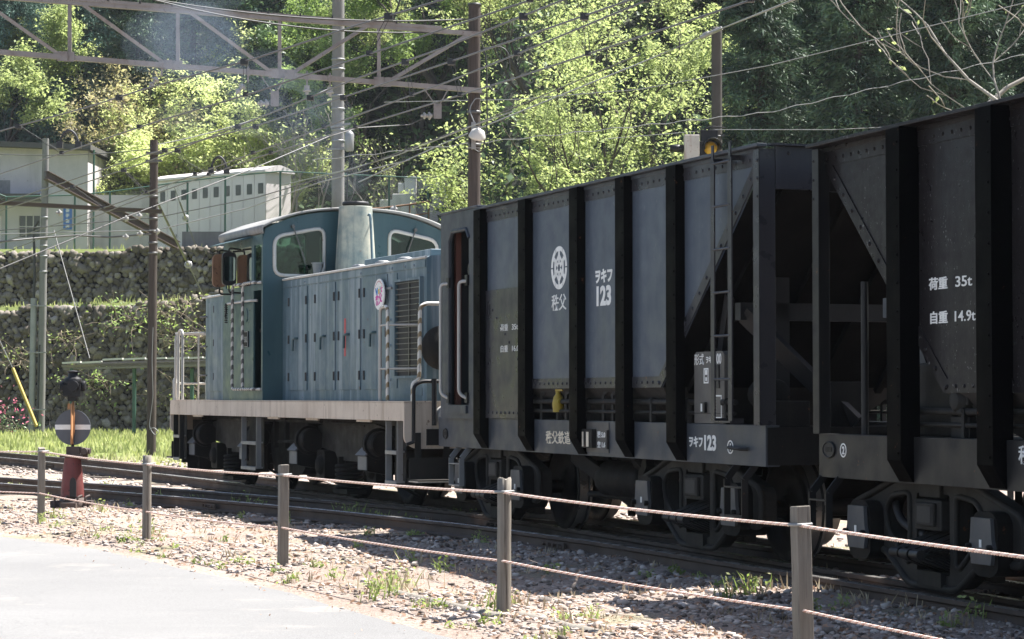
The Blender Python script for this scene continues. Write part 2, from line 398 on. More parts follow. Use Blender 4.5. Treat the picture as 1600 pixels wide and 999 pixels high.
M['spring'] = weather('spring_steel', (0.0210, 0.0204, 0.0198), (0.0360, 0.0348, 0.0336), 0.45, (0.0120, 0.0108, 0.0096), 0.3, 0.05, metal=0.3, spec=0.2)
M['lid'] = weather('axle_lid_grey', (0.0638, 0.0675, 0.0713), (0.0863, 0.0900, 0.0938), 0.45, (0.0450, 0.0413, 0.0375), 0.4, 0.1, spec=0.25)
M['stackm'] = weather('stack_paint', (0.1575, 0.2058, 0.1980), (0.5250, 0.4802, 0.3608), 0.65, (0.0893, 0.1274, 0.1364), 0.85, 0.12, (0.2730, 0.0980, 0.0616), sx=6, sz=0.4, scale=1.6)
M['yellow'] = flat('yellow_paint', (0.3300, 0.2362, 0.0252), 0.5)
M['sheet'] = weather('grey_brown_plate', (0.0765, 0.0720, 0.0666), (0.1035, 0.0972, 0.0882), 0.5, (0.0540, 0.0495, 0.0450), 0.3, 0.05, spec=0.25)
M['wood_post'] = wood_mat('weathered_post_wood', (0.1440, 0.1296, 0.1080), (0.2376, 0.2160, 0.1872), (0.0360, 0.0302, 0.0252))
M['wood_pole'] = wood_mat('creosote_pole_wood', (0.0440, 0.0360, 0.0320), (0.0840, 0.0680, 0.0576), (0.0144, 0.0112, 0.0096), s=0.8)
M['concrete_pole'] = weather('concrete_pole_grey', (0.16, 0.155, 0.15), (0.21, 0.205, 0.195), 0.85, (0.13, 0.125, 0.115), 0.6, 0.02, spec=0.2, sx=8, sz=0.3)
M['dark_pole'] = weather('brown_grey_pole', (0.060, 0.054, 0.049), (0.080, 0.072, 0.064), 0.8, (0.07, 0.06, 0.05), 0.5, 0.1, spec=0.2)
M['galv'] = weather('galvanised_steel', (0.2142, 0.2202, 0.2202), (0.2737, 0.2737, 0.2677), 0.5, (0.1190, 0.0952, 0.0714), 0.4, 0.15, metal=0.3)
M['truss'] = weather('weathered_truss_steel', (0.1800, 0.1650, 0.1530), (0.2400, 0.2220, 0.2070), 0.65, (0.1020, 0.0660, 0.0480), 0.6, 0.35, (0.0840, 0.0420, 0.0270), sx=3, sz=3)
M['truss_brown'] = weather('brown_steel_beam', (0.0680, 0.0480, 0.0416), (0.1000, 0.0736, 0.0640), 0.75, (0.0400, 0.0280, 0.0240), 0.4, 0.3)
M['wire'] = flat('wire_grey', (0.10, 0.098, 0.095), 0.5, 0.4, 0.2)
M['wire_dark'] = flat('wire_black', (0.03, 0.03, 0.03), 0.5)
M['porcelain'] = flat('white_porcelain', (0.2700, 0.2646, 0.2484), 0.3, 0.5)
M['green_metal'] = flat('green_fence_metal', (0.045, 0.10, 0.075), 0.5)
M['chain'] = flat('green_wire_mesh', (0.16, 0.18, 0.165), 0.5)
M['wall_grey'] = weather('grey_render_wall', (0.4240, 0.4000, 0.4017), (0.5088, 0.4750, 0.4738), 0.9, (0.2120, 0.1950, 0.1854), 0.5, 0.03, spec=0.15, sx=2.5, sz=0.3, scale=0.7)
M['eave'] = flat('dark_eave', (0.0750, 0.0720, 0.0700), 0.8)
M['cubicle'] = weather('white_cubicle_paint', (0.5948, 0.5488, 0.5500), (0.6705, 0.6174, 0.6200), 0.5, (0.4326, 0.3822, 0.3600), 0.3, 0.02, spec=0.3, sx=3, sz=0.3)
M['vent'] = flat('dark_vent', (0.05, 0.055, 0.055), 0.6)
M['blue_sign'] = flat('blue_sign', (0.03, 0.13, 0.42), 0.5)
M['lamp_lens'] = glass_mat('lamp_lens', (0.8, 0.8, 0.75), 0.3)
M['amber'] = flat('amber_lens', (0.50, 0.29, 0.02), 0.25, 0.6)
M['rope'] = island_mat('twisted_rope', [(0.40, 0.17, 0.11), (0.66, 0.50, 0.43), (0.74, 0.62, 0.55)], 0.8)
M['stone'] = island_mat('wall_stone', [(0.0709, 0.0600, 0.0459), (0.1418, 0.1235, 0.0990), (0.2268, 0.2029, 0.1703), (0.0945, 0.0794, 0.0594), (0.3969, 0.3616, 0.3168)], 0.9, spec=0.15, bumps=0.6)
M['gravel'] = island_mat('gravel_stone', [(0.2660, 0.2200, 0.1905), (0.3990, 0.3450, 0.3090), (0.3325, 0.2800, 0.2472), (0.4750, 0.4200, 0.3811), (0.1425, 0.1200, 0.1030), (0.0855, 0.0700, 0.0618)], 0.9, spec=0.15)
M['litter'] = island_mat('dead_leaf', [(0.30, 0.19, 0.13), (0.38, 0.27, 0.20), (0.24, 0.14, 0.09), (0.45, 0.35, 0.27)], 0.8, trans=0.2)
M['bark'] = weather('bark', (0.060, 0.050, 0.042), (0.11, 0.095, 0.08), 0.9, (0.03, 0.025, 0.02), 0.5, 0.0, spec=0.1, sx=6, sz=0.7, bumps=0.6)
M['bark_pale'] = weather('pale_bark', (0.22, 0.20, 0.175), (0.30, 0.28, 0.25), 0.9, (0.10, 0.09, 0.075), 0.5, 0.0, spec=0.1, sx=6, sz=1.5)
M['twig'] = flat('dry_twig', (0.26, 0.21, 0.16), 0.9, 0.1)
M['leaf_bright'] = island_mat('young_leaf', [(0.2440, 0.3050, 0.1037), (0.3660, 0.4148, 0.1586), (0.1586, 0.2196, 0.0732), (0.4880, 0.5124, 0.2440)], 0.6, 0.5, tcol=(0.5368, 0.6100, 0.2318))
M['leaf_mid'] = island_mat('mid_green_leaf', [(0.0870, 0.1522, 0.0508), (0.1595, 0.2392, 0.0725), (0.2465, 0.3335, 0.1087), (0.0653, 0.1160, 0.0435)], 0.55, 0.45, tcol=(0.4060, 0.5510, 0.1450))
M['leaf_maple'] = island_mat('pale_maple_leaf', [(0.4570, 0.5376, 0.2150), (0.5914, 0.6451, 0.2957), (0.3629, 0.4435, 0.1613), (0.6720, 0.6989, 0.3763)], 0.6, 0.5, tcol=(0.7392, 0.8000, 0.3226), clump=0.2)
M['leaf_bud'] = island_mat('brown_bud_leaf', [(0.3450, 0.2990, 0.1725), (0.4370, 0.3450, 0.2300), (0.3220, 0.3335, 0.1495), (0.3910, 0.2760, 0.1955)], 0.6, 0.45, tcol=(0.4370, 0.3910, 0.1725))
M['leaf_dark'] = island_mat('dark_evergreen_leaf', [(0.0312, 0.0598, 0.0286), (0.0520, 0.0936, 0.0416), (0.0806, 0.1274, 0.0546), (0.0234, 0.0468, 0.0260)], 0.5, 0.2, clump=0.85)
M['needle'] = island_mat('cedar_needle', [(0.0307, 0.0615, 0.0420), (0.0475, 0.0866, 0.0559), (0.0768, 0.1188, 0.0643), (0.0363, 0.0670, 0.0559), (0.1048, 0.0838, 0.0531)], 0.6, 0.15, clump=0.85)
M['needle_blue'] = island_mat('blue_green_needle', [(0.0965, 0.1720, 0.1316), (0.1492, 0.2369, 0.1755), (0.0702, 0.1264, 0.1018), (0.1930, 0.2808, 0.1930)], 0.6, 0.2, clump=0.85)
M['grass'] = island_mat('grass_blade', [(0.22, 0.27, 0.08), (0.31, 0.35, 0.13), (0.38, 0.39, 0.18), (0.17, 0.23, 0.06), (0.44, 0.40, 0.24)], 0.6, 0.4, tcol=(0.45, 0.50, 0.16))
M['weed'] = island_mat('weed_leaf', [(0.13, 0.19, 0.05), (0.20, 0.27, 0.08), (0.27, 0.31, 0.12), (0.32, 0.27, 0.16)], 0.6, 0.4, tcol=(0.3, 0.42, 0.07))
M['dry_grass'] = island_mat('dry_grass', [(0.36, 0.29, 0.19), (0.28, 0.21, 0.13), (0.42, 0.36, 0.25)], 0.8, 0.25)
M['azalea'] = island_mat('azalea_flower', [(0.4216, 0.0960, 0.1600), (0.4760, 0.2000, 0.2400), (0.3740, 0.0560, 0.1200)], 0.6, 0.3)
M['moss_roof'] = flat('weathered_board', (0.1700, 0.1558, 0.1360), 0.85)
M['board_white'] = flat('pale_board_edge', (0.5, 0.49, 0.46), 0.8)
M['red_cast'] = weather('red_cast_iron', (0.1210, 0.0259, 0.0247), (0.1613, 0.0421, 0.0356), 0.6, (0.0403, 0.0194, 0.0182), 0.4, 0.5, (0.0202, 0.0142, 0.0130), scale=1.6)
M['iron'] = weather('rusty_iron', (0.040, 0.030, 0.027), (0.075, 0.052, 0.045), 0.75, (0.12, 0.085, 0.06), 0.3, 0.3)
M['disc'] = weather('blue_grey_disc', (0.0680, 0.0760, 0.0920), (0.0880, 0.0960, 0.1120), 0.45, (0.0480, 0.0480, 0.0520), 0.4, 0.1)
M['orange'] = weather('orange_paint', (0.4000, 0.1760, 0.0600), (0.4800, 0.2560, 0.1200), 0.6, (0.2000, 0.0800, 0.0400), 0.3, 0.2)
M['lens_dark'] = flat('dark_lens', (0.02, 0.018, 0.035), 0.08, 0.8)

# ------------------------------------------------------------------ where the tracks run
TH0 = math.radians(19.7); RAD = 300.0
_v0 = (-math.cos(TH0), -math.sin(TH0)); T0 = (1.675 - 1.25*_v0[0], 18.5 - 1.25*_v0[1])
def track_z(s): return max(-0.09, min(0.0, (s - 9) * 0.0050))
def T1(s, off=0.0):
    """Point on the train's track s metres along it; off > 0 is towards the camera."""
    th = TH0 + s/RAD
    x = T0[0] + RAD*(math.cos(th) - math.cos(TH0)); y = T0[1] + RAD*(math.sin(th) - math.sin(TH0))
    return Vector((x - off*math.cos(th), y - off*math.sin(th), track_z(s)))
_os = [-40, -5, 0, 3.4, 6, 10, 13, 16, 18.5, 22, 30, 40, 60, 80]
_on = [0.80, 0.87, 0.95, 1.04, 1.28, 1.95, 2.50, 3.10, 3.70, 4.5, 6.3, 8.6, 13.2, 18.0]
def T2off(s): return float(np.interp(s, _os, _on)) - 0.533
class Veh:
    def __init__(s, sa, sb):
        a, b = T1(sa), T1(sb); s.o = (a + b)/2; d = b - a; s.th = math.atan2(-d.x, d.y)
        s.rz = math.pi/2 + s.th
V_L, V_W1, V_W2 = Veh(10.8, 16.8), Veh(-0.3, 4.7), Veh(-11.5, -6.5)

def text_mesh(body, size, place, mat, parent, name='lettering', sx=1.0, offset=0.0, extrude=0.0025, align='LEFT', tilt=0.0):
    """Painted letters as thin raised shapes on the side that faces +y (they read towards -x)."""
    cu = bpy.data.curves.new(name, 'FONT'); cu.body = body; cu.size = size; cu.extrude = extrude; cu.offset = offset
    cu.align_x = align; cu.resolution_u = 3
    o = bpy.data.objects.new(name, cu); COL.objects.link(o)
    dg = bpy.context.evaluated_depsgraph_get(); dg.update()
    me = bpy.data.meshes.new_from_object(o.evaluated_get(dg)); bpy.data.objects.remove(o)
    x0, y0, z0 = place; ct, st = math.cos(tilt), math.sin(tilt)
    for v in me.vertices:
        a, b, c = v.co.x*sx, v.co.y, v.co.z
        a, b = a*ct - b*st, a*st + b*ct
        v.co = (x0 - a, y0 + c, z0 + b)
    me.materials.clear(); me.materials.append(mat); me.name = name
    return link_mesh(name, me, parent)
# ------------------------------------------------------------------ ground, road, tracks
rng = np.random.default_rng(7)
def vnoise(x, y, seed=0):
    """Cheap smooth value noise for terrain."""
    xi, yi = np.floor(x).astype(int), np.floor(y).astype(int); fx, fy = x-xi, y-yi
    fx, fy = fx*fx*(3-2*fx), fy*fy*(3-2*fy)
    def hsh(a, b):
        n = (a*374761393 + b*668265263 + seed*1442695) & 0x7fffffff
        n = ((n ^ (n >> 13))*1274126177) & 0x7fffffff
        return (n % 10000)/10000.0
    return (hsh(xi, yi)*(1-fx) + hsh(xi+1, yi)*fx)*(1-fy) + (hsh(xi, yi+1)*(1-fx) + hsh(xi+1, yi+1)*fx)*fy
WALL_Y, WALL2_Y = 93.0, 98.0
def hill_start(x): return np.interp(x, [-90, -40, -12, -4, 4, 12, 40], [112, 112, 113, 106, 80, 72, 66])
def road_edge_x(y):
    """The road lies to the camera's side of this line."""
    return np.interp(y, [-60, 0, 14.47, 18.77, 23.11, 25.83, 45, 70], [26, 5.2, -0.12, -1.85, -3.93, -5.66, -19, -40])
def ground_z(x, y):
    """Yard level, the terraces behind the stone walls, then the hillside."""
    x, y = np.asarray(x, float), np.asarray(y, float)
    z = np.full(np.broadcast(x, y).shape, -0.16)
    near = np.clip((road_edge_x(y) + 0.15 - x)/0.5, -1, 1)
    z = z - 0.05*np.clip(near + 0.6, 0, 1)
    z = z + 0.05*(vnoise(x*1.3, y*1.3, 3)-0.5)*np.clip(-near, 0, 1) + 0.03*(vnoise(x*4, y*4, 5)-0.5)*np.clip(-near, 0, 1)
    left = x < -5.0
    hs = hill_start(x)
    zt = np.where(y > WALL2_Y + 0.5, 7.55, np.where(y > WALL_Y + 0.5, 4.75 + 0.4*np.clip((x+24)/10, 0, 2), 0))
    z = np.where((y > WALL_Y + 0.5) & (x < 2), np.maximum(z, zt), z)
    base = np.where(x < 2, 7.55, np.interp(x, [2, 10], [4.0, 0.4]))
    hz = base + np.clip(y - hs, 0, None)*0.78 + 1.6*(vnoise(x*0.15, y*0.15, 9)-0.5)
    hz = np.minimum(hz, 62 + 3*vnoise(x*0.1, y*0.1, 2))
    return np.where(y > hs, np.maximum(z, hz), z)

def terrain(name, xs, ys, mat, cut=None, smooth=True):
    X, Y = np.meshgrid(xs, ys); Z = ground_z(X, Y); V = np.stack([X, Y, Z], -1).reshape(-1, 3)
    nx = len(xs); i, j = np.meshgrid(np.arange(nx-1), np.arange(len(ys)-1)); a = (j*nx + i).ravel()
    Fq = np.stack([a, a+1, a+1+nx, a+nx], 1)
    if cut is not None:
        c = V[Fq].mean(1); Fq = Fq[cut(c)]
    o = big_mesh(name, V, Fq, mat, smooth=smooth); o['kind'] = 'structure'; return o

def ground_mat():
    m, nt, b = new_mat('yard_gravel_dirt'); co = nd(nt, 'ShaderNodeTexCoord').outputs['Object']
    c = mixc(nt, ramp(nt, noise(nt, co, 0.6, 5), 0.35, 0.65), (0.27, 0.215, 0.18), (0.38, 0.31, 0.265))
    c = mixc(nt, ramp(nt, noise(nt, co, 28, 6, 0.75), 0.46, 0.66), c, (0.15, 0.115, 0.095))
    c = mixc(nt, ramp(nt, noise(nt, co, 45, 4, 0.7), 0.58, 0.66, 0, 0.8), c, (0.50, 0.43, 0.38))
    c = mixc(nt, ramp(nt, noise(nt, co, 0.9, 4), 0.56, 0.7, 0, 0.5), c, (0.14, 0.17, 0.06))
    sp = nd(nt, 'ShaderNodeSeparateXYZ'); nt.links.new(co, sp.inputs[0])
    far = ramp(nt, sp.outputs[1], 50, 58); c = mixc(nt, far, c, (0.16, 0.19, 0.065))
    nt.links.new(c, b.inputs['Base Color']); b.inputs['Roughness'].default_value = 0.95; b.inputs['Specular IOR Level'].default_value = 0.1
    bump(nt, b, noise(nt, co, 30, 6, 0.75), 0.9, 0.03); return m
def hill_mat():
    m, nt, b = new_mat('forest_floor'); co = nd(nt, 'ShaderNodeTexCoord').outputs['Object']
    c = mixc(nt, ramp(nt, noise(nt, co, 0.5, 6), 0.35, 0.65), (0.018, 0.026, 0.012), (0.05, 0.05, 0.026))
    nt.links.new(c, b.inputs['Base Color']); b.inputs['Roughness'].default_value = 0.95; bump(nt, b, noise(nt, co, 3, 6), 0.8, 0.2); return m
def asphalt_mat():
    m, nt, b = new_mat('worn_asphalt'); co = nd(nt, 'ShaderNodeTexCoord').outputs['Object']
    c = mixc(nt, ramp(nt, noise(nt, co, 0.35, 5, 0.6), 0.3, 0.7), (0.108, 0.106, 0.103), (0.150, 0.147, 0.142))
    c = mixc(nt, ramp(nt, noise(nt, co, 160, 3, 0.7), 0.4, 0.65, 0, 0.5), c, (0.30, 0.30, 0.30))
    c = mixc(nt, ramp(nt, noise(nt, co, 55, 4, 0.75), 0.52, 0.68, 0, 0.6), c, (0.09, 0.09, 0.092))
    w = noise(nt, co, 1.2, 5, 0.6, 0.35, 1.6, 1); c = mixc(nt, ramp(nt, w, 0.52, 0.62, 0, 0.18), c, (0.12, 0.12, 0.12))
    vo = nd(nt, 'ShaderNodeTexVoronoi', feature='DISTANCE_TO_EDGE', Scale=0.33); wv = nd(nt, 'ShaderNodeVectorMath', operation='ADD')
    nn = nd(nt, 'ShaderNodeTexNoise', Scale=1.1, Detail=5.0); nt.links.new(co, nn.inputs['Vector']); nt.links.new(co, wv.inputs[0]); nt.links.new(nn.outputs['Color'], wv.inputs[1]); nt.links.new(wv.outputs[0], vo.inputs['Vector'])
    c = mixc(nt, ramp(nt, vo.outputs['Distance'], 0.0, 0.003, 0.22, 0.0), c, (0.05, 0.05, 0.05))
    c = mixc(nt, ramp(nt, noise(nt, co, 0.8, 6, 0.7), 0.57, 0.66, 0, 0.4), c, (0.27, 0.25, 0.225))
    nt.links.new(c, b.inputs['Base Color']); b.inputs['Roughness'].default_value = 0.85; b.inputs['Specular IOR Level'].default_value = 0.25
    bump(nt, b, noise(nt, co, 150, 4, 0.7), 0.5, 0.006); return m
def nonuni(a, b, c, d, fine, coarse):
    return np.unique(np.round(np.concatenate([np.arange(a, b, coarse), np.arange(b, c, fine), np.arange(c, d+coarse, coarse)]), 4))
terrain('ground', nonuni(-60, -9, 7, 60, 0.16, 1.6), nonuni(-30, 11, 34, 66, 0.2, 1.2), ground_mat())
def ledge(name, xs, ys, mat): return terrain(name, xs, ys, mat)
gm = bpy.data.materials['yard_gravel_dirt']
terrain('terrace_ground', np.arange(-60, 60.1, 1.0), np.concatenate([np.arange(65, WALL_Y, 2.0), [WALL_Y+0.3, WALL_Y+0.62, 95, 97, WALL2_Y+0.3, WALL2_Y+0.62], np.arange(100, 116, 1.5)]), gm, cut=lambda c: c[:, 1] < hill_start(c[:, 0]) + 2)
terrain('hillside', np.arange(-90, 90.1, 2.0), np.arange(64, 205, 2.0), hill_mat(), cut=lambda c: c[:, 1] > hill_start(c[:, 0]) - 1)
# the road: a sheet just above the yard on the camera's side
rv, rf_ = [], []
yy = np.concatenate([np.arange(-30, 10, 1.0), np.arange(10, 36, 0.12), np.arange(36, 70, 1.0)])
for i, y in enumerate(yy):
    e = float(road_edge_x(y)) + 0.10*(float(vnoise(np.array(y*0.9), np.array(0.5), 11))-0.5) + 0.07*(float(vnoise(np.array(y*3.7), np.array(0.5), 12))-0.5)
    P_ = [e - 0.02, e - 0.25, e - 0.8, e - 3, e - 8, e - 16]
    zz = [-0.222, -0.206, -0.198, -0.19, -0.19, -0.19]
    for x, z in zip(P_, zz): rv.append((x, y, z))
for i in range(len(yy)-1):
    for k in range(5): a = i*6 + k; rf_.append((a+1, a, a+6, a+7))
ro = big_mesh('road', rv, rf_, asphalt_mat(), smooth=True); ro['kind'] = 'structure'

RAILP = [(-0.055, -0.14), (0.055, -0.14), (0.055, -0.128), (0.012, -0.112), (0.008, -0.05), (0.032, -0.034), (0.032, -0.004), (0.026, 0.0), (-0.026, 0.0), (-0.032, -0.004), (-0.032, -0.034), (-0.008, -0.05), (-0.012, -0.112), (-0.055, -0.128)]
def rail_obj(parent, offf, s0, s1, step, name='rail', dz=0.0):
    mb = MB(); ss = np.arange(s0, s1+step*0.5, step); n = len(RAILP); vs = []
    pts = [T1(float(s), offf(float(s))) for s in ss]
    for i, p in enumerate(pts):
        d = (pts[min(i+1, len(pts)-1)] - pts[max(i-1, 0)]); d.z = 0; d.normalize(); r = Vector((d.y, -d.x, 0))
        for a, b in RAILP: vs.append(p + r*a + Vector((0, 0, b + dz)))
    for i in range(len(ss)-1):
        for k in range(n):
            mi = 1 if k in (6, 7, 8) else 0
            mb.add([], [])
            mb.f.append((i*n+k, i*n+(k+1) % n, (i+1)*n+(k+1) % n, (i+1)*n+k)); mb.sm.append(False); mb.mi.append(mi)
    mb.v = [tuple(v) for v in vs]
    o = mb.build(name, [M['rail'], M['railtop']], parent)
    return o
def fishplates(parent, offf, spots):
    for s in spots:
        p, q = T1(s-0.28, offf(s)), T1(s+0.28, offf(s)); d = (q-p).normalized(); r = Vector((-d.y, d.x, 0))
        mb = MB(); mb.bar(p + r*0.026 + Vector((0, 0, -0.085)), q + r*0.026 + Vector((0, 0, -0.085)), 0.02, 0.062)
        for k in range(4):
            c = p.lerp(q, 0.14 + 0.24*k) + r*0.036 + Vector((0, 0, -0.085)); mb.cyl(c, c + r*0.03, 0.018, n=6)
        mb.build('fishplate', M['rail'], parent)
def sleepers(parent, offf, s0, s1, step, length=2.1):
    ss = np.arange(s0, s1, step)
    for i, s in enumerate(ss):
        r = random.Random(int(s*100) + 5); c = T1(float(s), offf(float(s))); th = TH0 + float(s)/RAD
        mb = MB(); w = 0.2 + r.uniform(-0.015, 0.02); L = length + r.uniform(-0.12, 0.12)
        mb.bx(-w/2, w/2, -L/2, L/2, -0.26, -0.139)
        o = mb.build('sleeper', M['sleeper'], parent, bevel=0.008); o.location = (c.x, c.y, c.z + r.uniform(-0.012, 0.0)); o.rotation_euler = (r.uniform(-0.006, 0.006), 0, math.pi/2 + th + r.uniform(-0.02, 0.02))
t1 = empty('railway_track', 'track the train stands on, its rails running under the wagons and locomotive', 'track', (0, 0, 0))
for g in (-0.5655, 0.5655): rail_obj(t1, lambda s, g=g: g, -26, 74, 1.0)
rail_obj(t1, lambda s: 0.565 - 0.13, 14, 42, 1.0, 'guard_rail', -0.012)
sleepers(t1, lambda s: 0.0, -18, 52, 0.72)
fishplates(t1, lambda s: 0.5655, (7.1, -14.0, 30.0))
t2 = empty('railway_track', 'empty track in front of the train that merges with the train track to the right', 'track', (0, 0, 0))
for g in (-0.5655, 0.5655): rail_obj(t2, lambda s, g=g: T2off(s) + g, -26, 74, 1.0)
rail_obj(t2, lambda s: T2off(s) + 0.5655 - 0.16, 17, 40, 1.0, 'guard_rail', -0.012)
sleepers(t2, lambda s: T2off(s) + 0.25, -18.3, 50, 0.78, 2.0)
fishplates(t2, lambda s: T2off(s) + 0.5655, (4.0, 12.4, -3.0, 21.0))

# ------------------------------------------------------------------ gravel, dead leaves, weeds (past counting)
def ico(rad=1):
    bm = bmesh.new(); bmesh.ops.create_icosphere(bm, subdivisions=rad, radius=1.0)
    V = np.array([v.co[:] for v in bm.verts]); Fq = np.array([[v.index for v in f.verts] for f in bm.faces]); bm.free(); return V, Fq
ICO1 = ico(1); ICO2 = ico(2)
bm_ = bmesh.new(); bmesh.ops.create_icosphere(bm_, subdivisions=1, radius=1.0)
ICO0 = (np.array([v.co[:] for v in bm_.verts]), np.array([[v.index for v in f.verts] for f in bm_.faces])); bm_.free()
def rocks(P, S, base=ICO1, seed=1, flat=0.6, jitter=0.28):
    r = np.random.default_rng(seed); V0, F0 = base; n = len(P); nv = len(V0)
    Q = r.normal(size=(n, 4)); Q /= np.linalg.norm(Q, axis=1)[:, None]; w, x, y, z = Q.T
    R = np.stack([1-2*(y*y+z*z), 2*(x*y-z*w), 2*(x*z+y*w), 2*(x*y+z*w), 1-2*(x*x+z*z), 2*(y*z-x*w), 2*(x*z-y*w), 2*(y*z+x*w), 1-2*(x*x+y*y)], 1).reshape(n, 3, 3)
    V = V0[None]*(1 + r.uniform(-jitter, jitter, (n, nv, 1)))*r.uniform(0.6, 1.15, (n, 1, 3))
    V = np.einsum('nij,nkj->nki', R, V); V[:, :, 2] *= flat
    V = V*S[:, None, None] + P[:, None, :]
    return V.reshape(-1, 3), (F0[None] + (np.arange(n)*nv)[:, None, None]).reshape(-1, 3)
def yard_points(n, seed, ymin=12.5, ymax=33, margin=0.05, deep=7.5):
    """Random places between the road's edge and the tracks, denser near the camera."""
    r = np.random.default_rng(seed); y = ymin + (ymax-ymin)*r.random(n)**1.35
    e = road_edge_x(y); x = e + margin + r.random(n)*deep*np.clip((y+4)/30, 0.45, 1.0)
    return x, y
x, y = yard_points(26000, 3); _k = np.random.default_rng(9).random(26000) < 0.05; x = np.where(_k, x - 0.5*np.random.default_rng(10).random(26000), x); s = 0.008 + 0.026*np.random.default_rng(4).random(26000)**2.6
_m = vnoise(x*1.3, y*0.9, 77) + 0.25*np.random.default_rng(78).random(26000) > 0.42; x, y, s = x[_m], y[_m], s[_m]
P = np.stack([x, y, ground_z(x, y) + s*0.15], 1); V, Fq = rocks(P, s, ICO0, 5, 0.55, 0.3)
o = big_mesh('gravel', V, Fq, M['gravel']); tag(o, 'pinkish broken stone strewn over the yard beside the road', 'gravel', kind='stuff')
x, y = yard_points(450, 13); s = 0.022 + 0.034*np.random.default_rng(14).random(450)
P = np.stack([x, y, ground_z(x, y) + s*0.1], 1); V, Fq = rocks(P, s, ICO1, 15, 0.55)
o = big_mesh('loose_stones', V, Fq, M['gravel']); tag(o, 'larger grey brown stones lying loose among the gravel', 'stones', kind='stuff')
r_ = np.random.default_rng(31); sb = r_.uniform(-16, 50, 5200); ob = r_.uniform(-3.2, 3.2, 5200)
pts = np.array([T1(float(a), float(b))[:] for a, b in zip(sb, ob)]); s = 0.02 + 0.03*r_.random(5200)
pts[:, 2] = ground_z(pts[:, 0], pts[:, 1]) + 0.012; V, Fq = rocks(pts, s, ICO1, 32)
o = big_mesh('ballast', V, Fq, M['gravel']); tag(o, 'thin stone ballast scattered between and around the rails', 'ballast', kind='stuff')
def blades(P, h, w, seed, lean=0.35, seg=1):
    """Upright grass blades as single tapered faces."""
    r = np.random.default_rng(seed); n = len(P); a = r.uniform(0, 2*math.pi, n); b = r.uniform(0, 2*math.pi, n)
    d = np.stack([np.cos(a), np.sin(a), np.zeros(n)], 1)*w[:, None]
    tip = P + np.stack([np.cos(b)*lean*h*r.random(n), np.sin(b)*lean*h*r.random(n), h], 1)
    mid = P*0.45 + tip*0.55 + np.stack([np.zeros(n), np.zeros(n), 0.08*h], 1)
    V = np.stack([P-d, P+d, mid+d*0.7, tip, mid-d*0.7], 1).reshape(-1, 3)
    return V, (np.arange(n)*5)[:, None] + np.arange(5)[None]
def flakes(P, S, seed, tilt=0.5):
    """Small leaf-like diamonds lying at random angles."""
    r = np.random.default_rng(seed); n = len(P)
    nr = r.normal(size=(n, 3)); nr[:, 2] = np.abs(nr[:, 2]) + 1/max(tilt, 1e-3)*0.6; nr /= np.linalg.norm(nr, axis=1)[:, None]
    t = r.normal(size=(n, 3)); t -= nr*(t*nr).sum(1)[:, None]; t /= np.linalg.norm(t, axis=1)[:, None]; b = np.cross(nr, t)
    S = S[:, None]; V = np.stack([P - t*S, P - b*S*0.5 + nr*S*0.12, P + t*S, P + b*S*0.5 + nr*S*0.12], 1).reshape(-1, 3)
    return V, (np.arange(n)*4)[:, None] + np.arange(4)[None]
x, y = yard_points(8000, 23, margin=-0.1); P = np.stack([x, y, ground_z(x, y) + 0.012], 1)
V, Fq = flakes(P, 0.012 + 0.020*np.random.default_rng(24).random(8000), 25, 0.6); o = big_mesh('leaf_litter', V, Fq, M['litter']); tag(o, 'dry brown dead leaves scattered on the gravel', 'dead leaves', kind='stuff')
g_ = np.random.default_rng(91); y = g_.uniform(12, 27, 160); x = road_edge_x(y) - np.abs(g_.normal(0, 0.35, 160)) - 0.05; P = np.stack([x, y, np.full(160, -0.189)], 1)
V, Fq = flakes(P, 0.006 + 0.012*g_.random(160), 92, 0.5); o = big_mesh('road_litter', V, Fq, M['litter']); tag(o, 'few dead leaves and grit blown onto the road edge', 'dead leaves', kind='stuff')
# grass field beyond the tracks
r_ = np.random.default_rng(41); n = 42000; y = 47 + 46*r_.random(n)**0.8; x = -36 + 44*r_.random(n)
keep = np.ones(n, bool)
tp = np.array([T1(float(q), 0)[:2] for q in np.arange(20, 75, 0.5)])
cl = np.interp(y, tp[:, 1], tp[:, 0]); off = x - cl
keep &= (off > 1.9) | ((off < -12)); cl2 = vnoise(x*0.25, y*0.18, 8); keep &= (cl2 > 0.16)
x, y = x[keep], y[keep]; n = len(x); h = (0.10 + 0.32*r_.random(n)**1.8)*np.interp(y, [47, 60, 75], [0.4, 0.55, 0.7])
V, Fq = blades(np.stack([x, y, ground_z(x, y)], 1), h, 0.02 + 0.015*r_.random(n), 42, 0.5); o = big_mesh('grass', V, Fq, M['grass']); tag(o, 'bright yellow green spring grass between tracks and stone wall', 'grass', kind='stuff')
n = 3600; x = -34 + 36*r_.random(n); k = r_.integers(0, 3, n); y = np.where(k == 0, WALL_Y + 0.6 + 4*r_.random(n)**2, np.where(k == 1, WALL2_Y + 0.6 + 9*r_.random(n), WALL2_Y - 0.9*r_.random(n)))
V, Fq = blades(np.stack([x, y, ground_z(x, y)], 1), 0.08 + 0.24*r_.random(n)**2.5, 0.025 + 0.012*r_.random(n), 43, 0.5); o = big_mesh('terrace_grass', V, Fq, M['grass']); tag(o, 'green grass along the tops of the stone walls', 'grass', kind='stuff')
